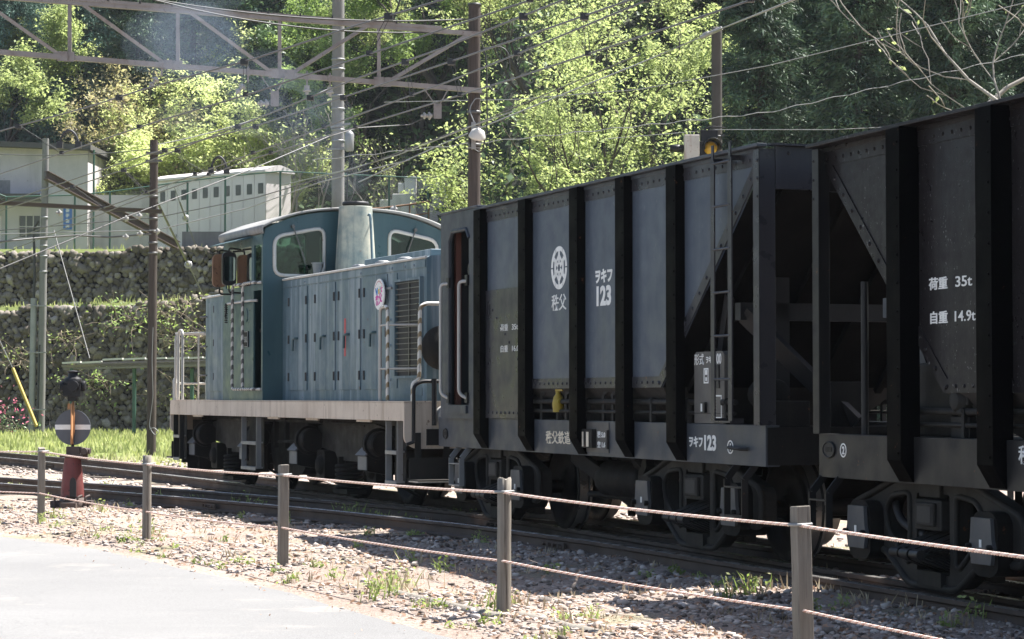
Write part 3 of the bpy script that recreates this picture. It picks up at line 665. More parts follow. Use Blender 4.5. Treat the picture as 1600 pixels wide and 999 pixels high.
# weeds among the rails and along the road's edge
def weed_clumps(C, seed, hh, mat, name, label, per=26, spread=0.10, leafy=True):
    r = np.random.default_rng(seed); P, H = [], []
    for (cx, cy, sc) in C:
        m = int(per*sc); P.append(np.stack([cx + r.normal(0, spread*sc, m), cy + r.normal(0, spread*sc, m), np.zeros(m)], 1)); H.append(hh*sc*(0.3 + 0.7*r.random(m)))
    P = np.concatenate(P); H = np.concatenate(H); P[:, 2] = ground_z(P[:, 0], P[:, 1]) - 0.01
    V, Fq = blades(P, H, 0.004 + 0.006*r.random(len(P)), seed+1, 0.7)
    if leafy:
        k = 4; L = np.repeat(P, k, 0); L[:, 2] += np.repeat(H, k)*r.uniform(0.25, 1.0, len(L)); L[:, :2] += r.normal(0, 0.025, (len(L), 2))
        V2, F2 = flakes(L, 0.012 + 0.016*r.random(len(L)), seed+2, 2.0)
        q = np.concatenate([Fq[:, :3], Fq[:, [0, 2, 3]], Fq[:, [0, 3, 4]], F2[:, :3] + len(V), F2[:, [0, 2, 3]] + len(V)]); V = np.concatenate([V, V2]); Fq = q
    o = big_mesh(name, V, Fq, mat); tag(o, label, 'weeds', kind='stuff'); return o
C = []
for k in range(46):
    s = float(r_.uniform(-8, 40)); p = T1(s, T2off(s) + float(r_.choice([0.85, 0.75, 0.3, -0.2, 1.1])) + float(r_.normal(0, 0.08))); C.append((p.x, p.y, float(r_.uniform(0.4, 0.85))))
for px, py, sc in ((250, 790, 1.6), (300, 795, 1.2), (375, 790, 1.2), (398, 796, 1.6), (460, 812, 1.2), (545, 815, 1.5), (560, 812, 1.3), (590, 820, 1.2), (640, 825, 1.1), (720, 818, 1.2), (165, 770, 1.4), (40, 762, 1.2), (20, 770, 1.3)):
    p = atz(px, py, -0.16); C.append((p.x, p.y, sc))
weed_clumps([(a, b, c*0.72) for a, b, c in C], 51, 0.26, M['weed'], 'track_weeds', 'green leafy weeds growing up between the rails', 13, 0.07)
C = []
for px, py, sc in ((600, 925, 1.7), (585, 935, 1.4), (615, 920, 1.5), (690, 895, 1.2), (640, 880, 1.0), (560, 860, 0.9), (1165, 935, 1.4), (1140, 945, 1.2), (1190, 925, 1.2), (1270, 960, 1.0), (235, 835, 1.3), (215, 832, 1.0), (65, 822, 1.1), (90, 815, 1.2), (160, 800, 1.4), (440, 885, 1.0), (790, 950, 1.3), (770, 960, 1.0), (500, 890, 0.7), (860, 900, 0.8), (930, 965, 1.0), (1010, 905, 0.8), (350, 850, 0.8), (520, 905, 0.9)):
    p = atz(px, py, -0.17); C.append((p.x, p.y, sc))
for k in range(40):
    yv = float(r_.uniform(13, 32)); xv = float(road_edge_x(yv)) + abs(float(r_.normal(0.25, 0.5))); C.append((xv, yv, float(r_.uniform(0.35, 0.8))))
weed_clumps([(a, b, c*0.62) for a, b, c in C], 61, 0.22, M['weed'], 'verge_weeds', 'sparse green weeds in the gravel beside the road', 12, 0.07)
C2 = [(a + 0.05, b, c*0.9) for a, b, c in C[::2]]
x, y = yard_points(130, 71); C2 += [(float(a), float(b), float(r_.uniform(0.4, 0.9))) for a, b in zip(x, y)]
weed_clumps(C2, 72, 0.14, M['dry_grass'], 'dry_grass', 'dry straw coloured grass tufts in the gravel', 16, 0.10, False)
# weathered timbers lying flush in the gravel
for i, (a, b, w, lab) in enumerate((((620, 930), (785, 968), 0.10, 'pale weathered kerb timber in the gravel left of the round topped post'), ((815, 965), (960, 999), 0.10, 'pale weathered kerb timber in the gravel right of the round topped post'), ((270, 852), (380, 870), 0.09, 'low pale kerb timber in the gravel, left of the squared grey post'))):
    p, q = atz(*a, -0.17), atz(*b, -0.17); mb = MB(); d = q - p; k = 7; rr = random.Random(i)
    pts = [p.lerp(q, t/k) + Vector((rr.uniform(-.01, .01), rr.uniform(-.02, .02), -0.012)) for t in range(k+1)]; mb.tube(pts, w/2, 10); o = mb.build('kerb_timber', M['wood_post']); tag(o, lab, 'timber', 'kerb timbers in the gravel')
# ------------------------------------------------------------------ hopper wagons
def wheel_shape(mb, cx, y, r=0.43, side=1):
    """One wheel on its axle: rim with flange on the inner face, dished web, hub."""
    s = side
    prof = [(0.0, 0.075), (0.10, 0.075), (0.115, 0.03), (0.20, 0.005), (0.335, 0.02), (0.35, 0.062), (r-0.012, 0.062), (r, 0.045), (r+0.004, -0.045), (r+0.03, -0.052), (r+0.03, -0.078), (0.34, -0.08), (0.32, -0.02), (0.12, -0.03), (0.0, -0.05)]
    mb.lathe([(a, h*s) for a, h in prof], (cx, y, r), 'Y', 40)
def make_bogie(parent, cx, wb, mats, near_only=False):
    b = bpy.data.objects.new('bogie', None); COL.objects.link(b); b.parent = parent; b.location = (cx, 0, 0)
    h = wb/2
    for sx in (-1, 1):
        for sy in (-1, 1):
            w = MB(); wheel_shape(w, sx*h, sy*0.555, 0.43, sy); o = w.build('wheel', [M['wheel']], b)
            w = MB(); w.lathe([(0.4325, sy*0.043), (0.4365, -sy*0.043)], (sx*h, sy*0.555, 0.43), 'Y', 40, caps=False); w.lathe([(0.4615, -sy*0.0535), (0.4615, -sy*0.0765)], (sx*h, sy*0.555, 0.43), 'Y', 40, caps=False); w.build('wheel_tread', M['tread'], b)
        a = MB(); a.cyl((sx*h, -0.9, 0.43), (sx*h, 0.9, 0.43), 0.07, n=14); a.build('axle', M['wheel'], b)
    for sy in (-1, 1):
        y0, y1 = sy*0.86, sy*0.99
        outer = round_poly([(-h-0.33, 0.30), (-h-0.33, 0.60), (-h+0.02, 0.70), (-0.42, 0.845), (0, 0.885), (0.42, 0.845), (h-0.02, 0.70), (h+0.33, 0.60), (h+0.33, 0.30), (h-0.20, 0.30), (0.34, 0.08), (-0.34, 0.08), (-h+0.20, 0.30)], 0.09)
        hl = round_poly([(-0.325, 0.72), (-0.325, 0.24), (-0.38, 0.23), (-0.66, 0.44), (-0.70, 0.60), (-0.60, 0.69)], 0.06)
        hr = [(-x, z) for x, z in hl]
        hc = round_poly([(-0.235, 0.72), (0.235, 0.72), (0.235, 0.17), (-0.235, 0.17)], 0.03)
        f = MB(); f.holed(outer, [hl, hr, hc], 'xz', y0, y1)
        for hole in (hl, hr):                                    # raised lip round each opening
            f.tube([(x, y1, z) for x, z in hole + [hole[0]]], 0.022, 6, cap=False)
        f.tube([(x, y1, z) for x, z in outer + [outer[0]]], 0.028, 6, cap=False)
        f.bx(-0.17, 0.17, y1 - sy*0.05, y1 + sy*0.035, 0.09, 0.19)
        f.build('side_frame', mats['frame'], b)
        bo = MB(); bo.bx(-0.19, 0.19, sy*0.80, sy*1.03, 0.47, 0.68)
        bo.bx(-0.13, 0.13, sy*1.03, sy*1.06, 0.50, 0.66); bo.bx(-0.15, 0.15, sy*0.9, sy*1.02, 0.695, 0.80)
        bo.build('bolster_end', M['under_grey'], b, bevel=0.01)
        hole = MB(); hole.bx(-0.095, 0.095, sy*1.06, sy*1.063, 0.525, 0.635); hole.build('bolster_pocket', M['rubber'], b)
        for xo in (-0.145, 0.0, 0.145):                          # elliptic springs lying crosswise, near end clamped outside the frame
            ls = MB()
            for k in range(8):
                for up in (1, -1):
                    prev = None
                    for i in range(9):
                        u = i/8.0; L = 0.60 - 0.045*k; yy = 0.585 + L*u
                        zz = 0.315 + up*(0.018 + (0.175 - 0.0135*k)*(1 - u**1.5))
                        if prev: ls.bar((xo, sy*prev[0], prev[1]), (xo, sy*yy, zz), 0.105, 0.0118)
                        prev = (yy, zz)
            ls.cyl((xo - 0.06, sy*1.19, 0.315), (xo + 0.06, sy*1.19, 0.315), 0.036, n=14)
            ls.bx(xo - 0.06, xo + 0.06, sy*0.55, sy*0.66, 0.115, 0.515)
            ls.build('leaf_spring', M['spring'], b)
        for sx in (-1, 1):
            x = sx*h
            ab = MB(); ab.prism(round_poly([(x-0.17, 0.27), (x-0.17, 0.58), (x-0.1, 0.64), (x+0.1, 0.64), (x+0.17, 0.58), (x+0.17, 0.27), (x+0.1, 0.22), (x-0.1, 0.22)], 0.04), 'xz', sy*0.84, sy*1.10)
            o = ab.build('axle_box', M['under'], b, bevel=0.012)
            lid = MB(); P = [(x-0.125, 0.30), (x-0.14, 0.36), (x-0.16, 0.41), (x-0.14, 0.46), (x-0.125, 0.60), (x+0.125, 0.60), (x+0.14, 0.46), (x+0.16, 0.41), (x+0.14, 0.36), (x+0.125, 0.30)]
            lid.prism(P, 'xz', sy*1.103, sy*1.13)
            lid.build('axle_box_lid', M['lid'] if mats.get('lid') is None else mats['lid'], b, bevel=0.006)
            for e in (-1, 1): bt = MB(); bt.lathe([(0.024, 0), (0.024, sy*0.03), (0.0, sy*0.035)], (x+e*0.135, sy*1.128, 0.41), 'Y', 8); bt.build('lid_bolt', M['under'], b)
            mk = MB(); mk.bx(x-0.014, x+0.014, sy*1.13, sy*1.134, 0.41, 0.46); mk.build('lid_mark', M['white_paint'], b)
    tr = MB(); tr.bx(-0.2, 0.2, -0.85, 0.85, 0.40, 0.66)
    for sx in (-1, 1):
        tr.bar((sx*(h-0.55), -0.8, 0.36), (sx*(h-0.55), 0.8, 0.36), 0.08, 0.10)
    tr.build('bolster', M['under'], b)
    for sx in (-1, 1):
        for sy in (-1, 1):
            bs = MB(); bs.bar((sx*(h-0.47), sy*0.555, 0.30), (sx*(h-0.47), sy*0.555, 0.56), 0.12, 0.06, up=(1, 0, 0)); bs.bar((sx*(h-0.5), sy*0.555, 0.5), (sx*(h-0.6), sy*0.5, 0.78), 0.05, 0.05); bs.build('brake_shoe', M['under'], b)
    return b
def make_coupler(parent, x, d, z=0.85):
    c = MB(); c.bar((x - d*0.5, 0, z), (x + d*0.28, 0, z), 0.13, 0.16)
    c.prism(round_poly([(x+d*0.25, -0.15), (x+d*0.25, 0.15), (x+d*0.42, 0.17), (x+d*0.50, 0.10), (x+d*0.40, 0.03), (x+d*0.41, -0.04), (x+d*0.52, -0.05), (x+d*0.50, -0.16)], 0.02), 'xy', z-0.15, z+0.15)
    c.build('coupler', M['under'], parent, bevel=0.012)
def step_ladder(parent, x0, x1, y, ztop, zbot, mat, treads=1, out=0.0):
    s = MB()
    for x in (x0, x1):
        pts = [(x, y-0.10, ztop), (x, y, ztop-0.12), (x, y, zbot)]
        s.bar(pts[0], pts[1], 0.012, 0.055, up=(0, 1, 0)); s.bar(pts[1], pts[2], 0.012, 0.055, up=(0, 1, 0))
    s.bx(x0, x1, y-0.03, y+0.03, zbot, zbot+0.014)
    for k in range(1, treads+1): 
        z = zbot + (ztop-zbot)*k*0.55/treads; s.bx(x0, x1, y-0.03, y+0.03, z, z+0.012)
    return s.build('footstep', mat, parent)

def open_end(root, xe, d, zt, mats):
    """Open end of a hopper: posts, cross beam, struts and brake gear under the sloping sheet. d = +1/-1 points outward."""
    for sy in (-1, 1):
        p = MB(); p.bx(xe, xe - d*0.012, sy*1.06, sy*1.20, 1.11, zt-0.03); p.bx(xe, xe - d*0.11, sy*1.188, sy*1.20, 1.11, zt-0.03)
        p.rivets((xe - d*0.03, sy*1.20, zt-0.4), (xe-d*0.03, sy*1.20, zt-0.12), 3, 0.014, (0, sy, 0))
        p.build('end_post', mats['post'], root, bevel=0.004)
    b = MB(); b.bx(xe + d*0.006, xe - d*0.02, -1.06, 1.06, zt-0.34, zt); b.bx(xe + d*0.05, xe - d*0.04, -1.12, 1.12, zt-0.005, zt+0.012)
    for k in range(9): b.rivets((xe+d*0.006, -0.95+k*0.237, zt-0.06), (xe+d*0.006, -0.95+k*0.237, zt-0.06), 1, 0.016, (d, 0, 0))
    b.build('end_beam', mats['post'], root)
    g = MB(); xm = xe - d*0.62
    g.bar((xe - d*0.80, -1.0, 2.02), (xe - d*0.80, 1.0, 2.02), 0.10, 0.14)
    for y in (-0.62, 0.62):
        g.bar((xe - d*0.80, y, 1.10), (xe - d*0.80, y, 2.30), 0.12, 0.10, up=(1, 0, 0))
    for sy in (-1, 1):
        g.bar((xe - d*0.78, sy*0.95, 2.0), (xe - d*0.12, sy*0.30, 1.12), 0.05, 0.16, up=(0, sy*0.4, 1))
        g.bar((xe - d*0.95, sy*1.0, 2.15), (xe - d*1.5, sy*0.9, 1.12), 0.05, 0.14, up=(0, 0, 1))
    g.build('end_bracing', mats['brace'], root)

def make_wagon(root, x_lo, x_hi, ribs, zt, mats, hop_lo, hop_hi, open_lo, open_hi, sill_lo, sill_hi, bogies, wb, yp=1.10):
    """A riveted steel hopper. hop_lo/hop_hi are where the slopes meet the lower edge of the side."""
    zl = 1.41
    for sy in (-1, 1):
        sp = MB(); lo = (x_lo+0.03) if open_lo else x_lo; hi = (x_hi-0.03) if open_hi else x_hi
        P = [(hi, zt-0.02)] + ([(hi, zt-0.17), (hop_hi, zl)] if open_hi else [(hi, zl)]) + ([(hop_lo, zl), (lo, zt-0.17)] if open_lo else [(lo, zl)]) + [(lo, zt-0.02)]
        sp.prism(P, 'xz', sy*(yp-0.01), sy*yp); sp.build('side_panel', mats['panel'], root)
        st = MB(); y = sy*yp; n = (0, sy, 0)
        st.bx(hop_lo, hop_hi, y, y+sy*0.008, zl, zl+0.095); st.rivets((hop_lo+0.05, y+sy*0.008, zl+0.045), (hop_hi-0.05, y+sy*0.008, zl+0.045), int((hop_hi-hop_lo)/0.115), 0.015, n)
        for (xa, xb, on) in ((lo, hop_lo, open_lo), (hi, hop_hi, open_hi)):
            if not on: continue
            a, c = Vector((xa, 0, zt-0.17)), Vector((xb, 0, zl)); dv = (c-a).normalized(); nn = Vector((dv.z, 0, -dv.x))
            if nn.z < 0: nn = -nn
            q = [(a.x, a.z), (c.x, c.z), (c.x + nn.x*0.10, c.z + nn.z*0.10), (a.x + nn.x*0.10, a.z + nn.z*0.10)]
            st.prism(q, 'xz', y + sy*0.0005, y + sy*0.0085)
            st.rivets((a + nn*0.05) + Vector((0, y+sy*0.0085, 0)), (c + nn*0.05) + Vector((0, y+sy*0.0085, 0)), int((c-a).length/0.17), 0.018, n)
        st.bx(lo, hi, y, y+sy*0.008, zt-0.155, zt-0.05); st.rivets((lo+0.06, y+sy*0.008, zt-0.105), (hi-0.06, y+sy*0.008, zt-0.105), int((hi-lo)/0.125), 0.015, n)
        st.build('seam_strip', mats['strip2'], root)
        tr = MB(); tr.bx(x_lo-0.04, x_hi+0.04, sy*(yp-0.015), sy*1.235, zt-0.018, zt+0.008); tr.bx(x_lo, x_hi, sy*(yp+0.001), sy*(yp+0.015), zt-0.05, zt-0.018)
        tr.build('top_rail', mats['strip'], root, bevel=0.004)
        sl = MB(); sl.bx(sill_lo, sill_hi, sy*1.135, sy*1.15, 0.79, 1.11); sl.bx(sill_lo, sill_hi, sy*1.03, sy*1.134, 1.095, 1.11); sl.bx(sill_lo, sill_hi, sy*1.03, sy*1.134, 0.79, 0.805)
        sl.build('side_sill', mats['sill'], root, bevel=0.003)
        for xr in ribs:
            r = MB(); r.prism([(sy*min(yp+0.001, 1.151), 0.80), (sy*1.158, 0.80), (sy*1.25, 0.95), (sy*1.25, zt-0.02), (sy*(yp+0.001), zt-0.02), (sy*(yp+0.001), 1.13), (sy*min(yp+0.001, 1.151), 1.12)], 'yz', xr-0.20, xr)
            r.rivets((xr-0.165, sy*1.25, 1.0), (xr-0.165, sy*1.25, zt-0.12), 12, 0.013, n); r.build('rib', M['rib'], root, bevel=0.006)
    lo = x_lo+0.03; hi = x_hi-0.03                               # sloping end sheets and tapering chute
    ring = lambda xa, xb, yy, z: [(xa, -yy, z), (xb, -yy, z), (xb, yy, z), (xa, yy, z)]
    cx = (hop_lo+hop_hi)/2
    R = [ring(lo, hi, yp-0.015, zt-0.17), ring(hop_lo, hop_hi, yp-0.015, zl), ring(cx-0.75, cx+0.75, 0.42, 0.62), ring(cx-0.7, cx+0.7, 0.40, 0.42)]
    ch = MB()
    for i in range(1, 3):
        for k in range(4): ch.add([R[i][k], R[i][(k+1) % 4], R[i+1][(k+1) % 4], R[i+1][k]], [(0, 1, 2, 3)])
    ch.build('discharge_chute', M['chute'], root, recalc=False)
    for k, xa, xb, dd in ((3, lo, hop_lo, -1), (1, hi, hop_hi, 1)):
        h = MB(); h.add([R[0][k], R[0][(k+1) % 4], R[1][(k+1) % 4], R[1][k]], [(0, 1, 2, 3)])
        for q in range(4):
            y = -0.9 + 0.6*q; a = Vector((xa, y, zt-0.19)); c = Vector((xb, y, zl-0.02)); nn = Vector((-(zt-zl), 0, xa-xb)).normalized()
            h.bar(a + Vector((dd*0.012, 0, -0.012)), c + Vector((dd*0.012, 0, -0.012)), 0.05, 0.06, up=(0, 1, 0))
        h.build('slope_sheet', M['hopper'], root, recalc=False)
    u = MB(); u.bx(sill_lo, sill_hi, -0.22, 0.22, 0.74, 1.06)
    for xb in (sill_lo+0.05, sill_hi-0.05): u.bx(xb-0.05, xb+0.05, -1.134, 1.134, 0.80, 1.094)
    for xb in (hop_lo-0.4, hop_hi+0.4): u.bx(xb-0.08, xb+0.08, -1.03, 1.03, 0.82, 1.06)
    u.build('centre_beam', M['under'], root)
    for a, c in ((sill_lo+0.1, hop_lo-0.3), (hop_hi+0.3, sill_hi-0.1)):
        d = MB(); d.bx(a, c, -1.02, 1.02, 1.07, 1.088); d.build('end_deck', M['under'], root)
    if open_lo: open_end(root, x_lo, -1, zt, mats)
    if open_hi: open_end(root, x_hi, 1, zt, mats)
    for bx_ in bogies: make_bogie(root, bx_, wb, mats)
    make_coupler(root, sill_lo, -1); make_coupler(root, sill_hi, 1)
    dg = MB()                                                    # discharge chute and gear between the bogies
    dg.bx(cx-0.6, cx+0.6, -0.5, 0.5, 0.35, 0.6)
    for sy in (-1, 1):
        dg.bar((cx-0.9, sy*0.95, 0.78), (cx+0.3, sy*0.62, 0.28), 0.07, 0.14); dg.bar((cx+0.9, sy*0.95, 0.78), (cx-0.1, sy*0.62, 0.28), 0.07, 0.14)
        dg.bar((cx-0.5, sy*0.9, 0.76), (cx-0.2, sy*0.55, 0.32), 0.04, 0.3, up=(1, 0, 0.3))
        dg.cyl((cx-1.0, sy*0.75, 0.40), (cx+1.0, sy*0.75, 0.40), 0.03, n=8)
    dg.lathe([(0.0, -0.5), (0.15, -0.5), (0.17, -0.46), (0.17, 0.46), (0.15, 0.5), (0, 0.5)], (cx+0.1, 0.72, 0.56), 'X', 16)
    dg.build('discharge_gear', M['under'], root)
    for sy in (1, -1):
        bp = MB()
        for z, r, yy in ((1.285, 0.024, yp-0.05), (1.195, 0.016, yp-0.04)): bp.cyl((hop_lo-1.35, sy*yy, z), (hop_hi+0.9, sy*yy, z), r, n=10)
        for k in range(8):
            x = hop_lo-1.2 + k*(hop_hi-hop_lo+1.9)/7; bp.cyl((x, sy*(yp-0.05), 1.285), (x+0.07, sy*(yp-0.05), 1.285), 0.038, n=10); bp.bx(x-0.02, x+0.02, sy*(yp-0.06), sy*(yp-0.02), 1.11, 1.30)
        bp.build('brake_pipe', M['under_grey'], root)

def valve(root, x, y=1.06, z=1.285):
    v = MB(); v.cyl((x-0.07, y, z), (x+0.07, y, z), 0.030, n=10); v.lathe([(0.05, -0.10), (0.058, -0.02), (0.045, 0.045), (0.025, 0.07), (0.025, 0.10)], (x, y, z), 'Z', 12)
    v.bx(x-0.13, x+0.05, y-0.012, y+0.012, z+0.10, z+0.122); v.build('valve_cock', M['yellow'], root)

# --- the wagon with a guard's cabin
w1 = empty('hopper_wagon', 'blue grey riveted hopper wagon with guard cabin and white wheel emblem behind the locomotive', 'wagon',
           (V_W1.o.x, V_W1.o.y, -0.032), V_W1.rz, 'hopper wagons of the train')
m1 = dict(strip2=M['cover'], panel=M['panel'], strip=M['sill_w1'], sill=M['sill_w1'], post=M['cover'], brace=M['sill_w2'], frame=M['under_grey'])
make_wagon(w1, -2.75, 3.80, [3.84, 2.507, 1.134, 0.024, -1.083], 3.285, m1, -0.80, 2.50, True, False, -2.75, 5.28, [-1.15, 3.79], 1.75, 1.165)
for sy in (1, -1):
    c = MB(); c.prism([(3.64, 1.112), (2.507, 1.112), (2.507, 2.42), (3.64, 2.42)], 'xz', sy*1.1735, sy*1.184)
    c.rivets((3.55, sy*1.184, 2.30), (2.56, sy*1.184, 1.62), 9, 0.016, (0, sy, 0)); c.rivets((3.55, sy*1.184, 1.17), (2.56, sy*1.184, 1.17), 9, 0.016, (0, sy, 0))
    c.build('cover_plate', M['cover'], w1)
# cabin
cw = MB()
door = [(4.13, 1.245), (4.74, 1.245), (4.74, 3.0), (4.66, 3.08), (4.21, 3.08), (4.13, 3.0)]
for sy in (1, -1):
    cw.holed([(3.86, 1.10), (5.06, 1.10), (5.06, 3.30), (3.86, 3.30)], [door], 'xz', sy*1.185, sy*1.20)
hole = [(0.72 + 0.17*math.cos(t*math.pi/10), 2.72 + 0.17*math.sin(t*math.pi/10)) for t in range(20)]
hole2 = [(-y, z) for y, z in hole]
cw.holed([(-1.184, 1.10), (1.184, 1.10), (1.184, 3.30), (-1.184, 3.30)], [hole, hole2], 'yz', 5.045, 5.06)
cw.bx(3.84, 3.86, -1.184, 1.184, 1.10, 3.30)
cab1 = cw.build('cabin', M['sill_w1'], w1)
rf = MB(); rf.bx(3.83, 5.075, -1.215, 1.215, 3.302, 3.325); rf.build('cabin_roof', M['sill_w1'], w1, bevel=0.006)
for sy in (1, -1):
    fr = MB(); fr.tube([(x, sy*1.203, z) for x, z in [(4.76, 1.245), (4.76, 3.0), (4.67, 3.10), (4.20, 3.10), (4.11, 3.0)]], 0.02, 6)
    fr.bx(4.16, 4.72, sy*1.20, sy*1.225, 1.155, 1.235); fr.build('door_frame', M['sill_w1'], cab1)
inn = MB(); inn.bx(3.862, 5.044, -1.183, 1.183, 1.12, 1.14); inn.bx(4.9, 5.0, -1.1, -0.2, 1.14, 2.0); inn.bx(3.864, 3.875, -1.18, 1.18, 1.14, 2.6)
inn.build('cabin_floor', M['cab_in'], cab1)
ps = MB(); ps.bx(4.78, 4.84, 1.06, 1.12, 1.14, 3.28); ps.build('cabin_post', weather('red_brown_post', (0.10, 0.035, 0.025), (0.14, 0.05, 0.035), 0.6, (0.05, 0.03, 0.02), 0.3, 0.1), cab1)
for hy in (0.72, -0.72):
    g = MB(); g.tube([(5.04, hy + 0.17*math.cos(t*math.pi/12), 2.72 + 0.17*math.sin(t*math.pi/12)) for t in range(25)], 0.012, 6, cap=False); g.build('porthole_rim', M['white_tube'], cab1)
    g = MB(); g.cyl((5.050, hy, 2.72), (5.054, hy, 2.72), 0.168, n=24); g.build('porthole', M['glass'], cab1)
for sy in (1, -1):
    for xh in (4.84, 4.23):
        t = MB(); xb = xh - 0.0
        t.tube(bend([(xb-0.07, sy*1.20, 2.545), (xb, sy*1.275, 2.545), (xb, sy*1.275, 1.36), (xb-0.07, sy*1.20, 1.31)], 0.06), 0.018, 8); o = t.build('door_handrail', M['white_tube'], w1)
        t = MB(); 
        for z in (2.55, 1.315): t.bx(xb-0.11, xb-0.03, sy*1.20, sy*1.222, z-0.05, z+0.06)
        t.build('handrail_bracket', M['black'], w1)
step_ladder(w1, 4.70, 4.36, 1.20, 0.80, 0.385, M['galv'], 1)
step_ladder(w1, 4.70, 4.36, -1.20, 0.80, 0.385, M['galv'], 1)
step_ladder(w1, -2.16, -2.48, 1.20, 0.80, 0.385, M['black'], 1)
step_ladder(w1, -2.16, -2.48, -1.20, 0.80, 0.385, M['black'], 1)
la = MB()                                                       # ladder at the open end
for x in (-2.04, -2.36):
    la.bar((x, 1.262, 1.14), (x, 1.262, 3.22), 0.012, 0.07, up=(1, 0, 0)); la.bar((x, 1.262, 3.20), (x, 1.262, 3.345), 0.012, 0.035, up=(1, 0, 0))
    la.bx(x-0.006, x+0.006, 1.15, 1.26, 1.12, 1.16); la.bx(x-0.006, x+0.006, 1.10, 1.26, 3.2, 3.24)
for k in range(6):
    z = 1.47 + 0.345*k; la.cyl((-2.04, 1.262, z), (-2.36, 1.262, z), 0.011, n=8)
la.bx(-2.04, -2.36, 1.255, 1.269, 1.125, 1.14)
la.build('ladder', M['cover'], w1)
bxp = MB(); bxp.prism([(-1.41, 1.115), (-1.99, 1.115), (-1.99, 1.67), (-1.95, 1.70), (-1.45, 1.70), (-1.41, 1.67)], 'xz', 1.085, 1.14); plate = bxp.build('equipment_box', M['sheet'], w1, bevel=0.004)
bl = MB(); bl.bx(-1.78, -1.90, 1.14, 1.15, 1.40, 1.59); bl.build('box_slot', M['black'], plate)
for (xa, xb, za, zb) in ((-1.60, -1.69, 1.44, 1.565), (-1.765, -1.94, 1.155, 1.345)):
    q = MB()
    for a, b_, c_, d_ in ((xa, xb, zb-0.012, zb), (xa, xb, za, za+0.012), (xa, xa-0.012, za+0.0121, zb-0.0121), (xb+0.012, xb, za+0.0121, zb-0.0121)): q.bx(a, b_, 1.14, 1.143, c_, d_)
    q.build('card_frame', M['white_paint'], plate)
q = MB()
for k in range(6): q.bx(-1.785, -1.83, 1.14, 1.1425, 1.18 + k*0.025, 1.195 + k*0.025)
q.bx(-1.625, -1.665, 1.14, 1.1425, 1.51, 1.55); q.bx(-1.63, -1.66, 1.14, 1.1425, 1.46, 1.49)
q.build('card_marks', M['white_paint'], plate)
q = MB(); q.bx(-1.585, -1.66, 1.14, 1.165, 1.20, 1.285); q.build('box_catch', M['black'], plate)
q = MB(); q.bx(-1.593, -1.62, 1.165, 1.168, 1.21, 1.275); q.build('catch_mark', M['white_paint'], plate)
text_mesh('形式', 0.10, (-1.415, 1.1405, 1.60), M['white_paint'], w1, sx=0.95)
text_mesh('ヲキフ', 0.062, (-1.64, 1.1405, 1.61), M['white_paint'], w1, sx=0.9, offset=0.002)
text_mesh('100', 0.115, (-1.80, 1.1405, 1.60), M['white_paint'], w1, sx=0.8, offset=0.002)
# markings on the side
def emblem(root, cx, cz, R, y, mat):
    e = MB()
    def arc(r0, r1, a0, a1, n=10):
        P = [(cx - r1*math.sin(math.radians(a0+(a1-a0)*k/n)), cz + r1*math.cos(math.radians(a0+(a1-a0)*k/n))) for k in range(n+1)]
        P += [(cx - r0*math.sin(math.radians(a1-(a1-a0)*k/n)), cz + r0*math.cos(math.radians(a1-(a1-a0)*k/n))) for k in range(n+1)]
        e.prism(P, 'xz', y, y+0.003)
    for a0, a1 in ((-28, 28), (31, 88), (92, 149), (152, 208), (211, 268), (272, 329)): arc(R*0.79, R, a0, a1)
    def spoke(a, w, r0, r1):
        t = math.radians(a); ux, uz = -math.sin(t), math.cos(t); px, pz = uz, -ux
        e.prism([(cx+ux*r0+px*w, cz+uz*r0+pz*w), (cx+ux*r1+px*w, cz+uz*r1+pz*w), (cx+ux*r1-px*w, cz+uz*r1-pz*w), (cx+ux*r0-px*w, cz+uz*r0-pz*w)], 'xz', y, y+0.003)
    for a in (0, 180): spoke(a, R*0.085, R*0.16, R*0.786)
    for a in (56, 124, 236, 304): spoke(a, R*0.10, R*0.16, R*0.786)
    for s in (1, -1):                                            # arrow wings on the upright spokes, bars at the sides
        for q in (1, -1):
            e.prism([(cx+q*R*0.088, cz+s*R*0.62), (cx+q*R*0.36, cz+s*R*0.36), (cx+q*R*0.36, cz+s*R*0.18), (cx+q*R*0.088, cz+s*R*0.42)], 'xz', y, y+0.003)
        e.prism([(cx+s*R*0.40, cz+R*0.20), (cx+s*R*0.58, cz+R*0.34), (cx+s*R*0.58, cz-R*0.34), (cx+s*R*0.40, cz-R*0.20)], 'xz', y, y+0.003)
    return e.build('emblem', mat, root, recalc=True)
YP = 1.1655
emblem(w1, 1.60, 2.555, 0.205, YP, M['white_paint'])
text_mesh('秩父', 0.165, (1.80, YP, 2.165), M['white_paint'], w1, sx=1.18, offset=0.0012)
text_mesh('ヲキフ', 0.135, (0.70, YP, 2.375), M['white_paint'], w1, sx=1.05, offset=0.006)
text_mesh('123', 0.235, (0.70, YP, 2.165), M['white_paint'], w1, sx=1.12, offset=0.010)
text_mesh('荷重', 0.075, (3.20, 1.1845, 2.00), M['white_paint'], w1, sx=1.6); text_mesh('35t', 0.08, (2.86, 1.1845, 2.00), M['white_paint'], w1, sx=1.7)
text_mesh('自重', 0.075, (3.20, 1.1845, 1.785), M['white_paint'], w1, sx=1.6); text_mesh('16.0t', 0.08, (2.87, 1.1845, 1.785), M['white_paint'], w1, sx=1.6)
text_mesh('秩父鉄道', 0.13, (1.995, 1.1505, 0.895), M['cream'], w1, sx=1.25, offset=0.0015)
text_mesh('ヲキフ', 0.095, (-1.32, 1.1505, 0.925), M['white_paint'], w1, sx=1.0, offset=0.004)
text_mesh('123', 0.165, (-1.60, 1.1505, 0.90), M['white_paint'], w1, sx=1.05, offset=0.006)
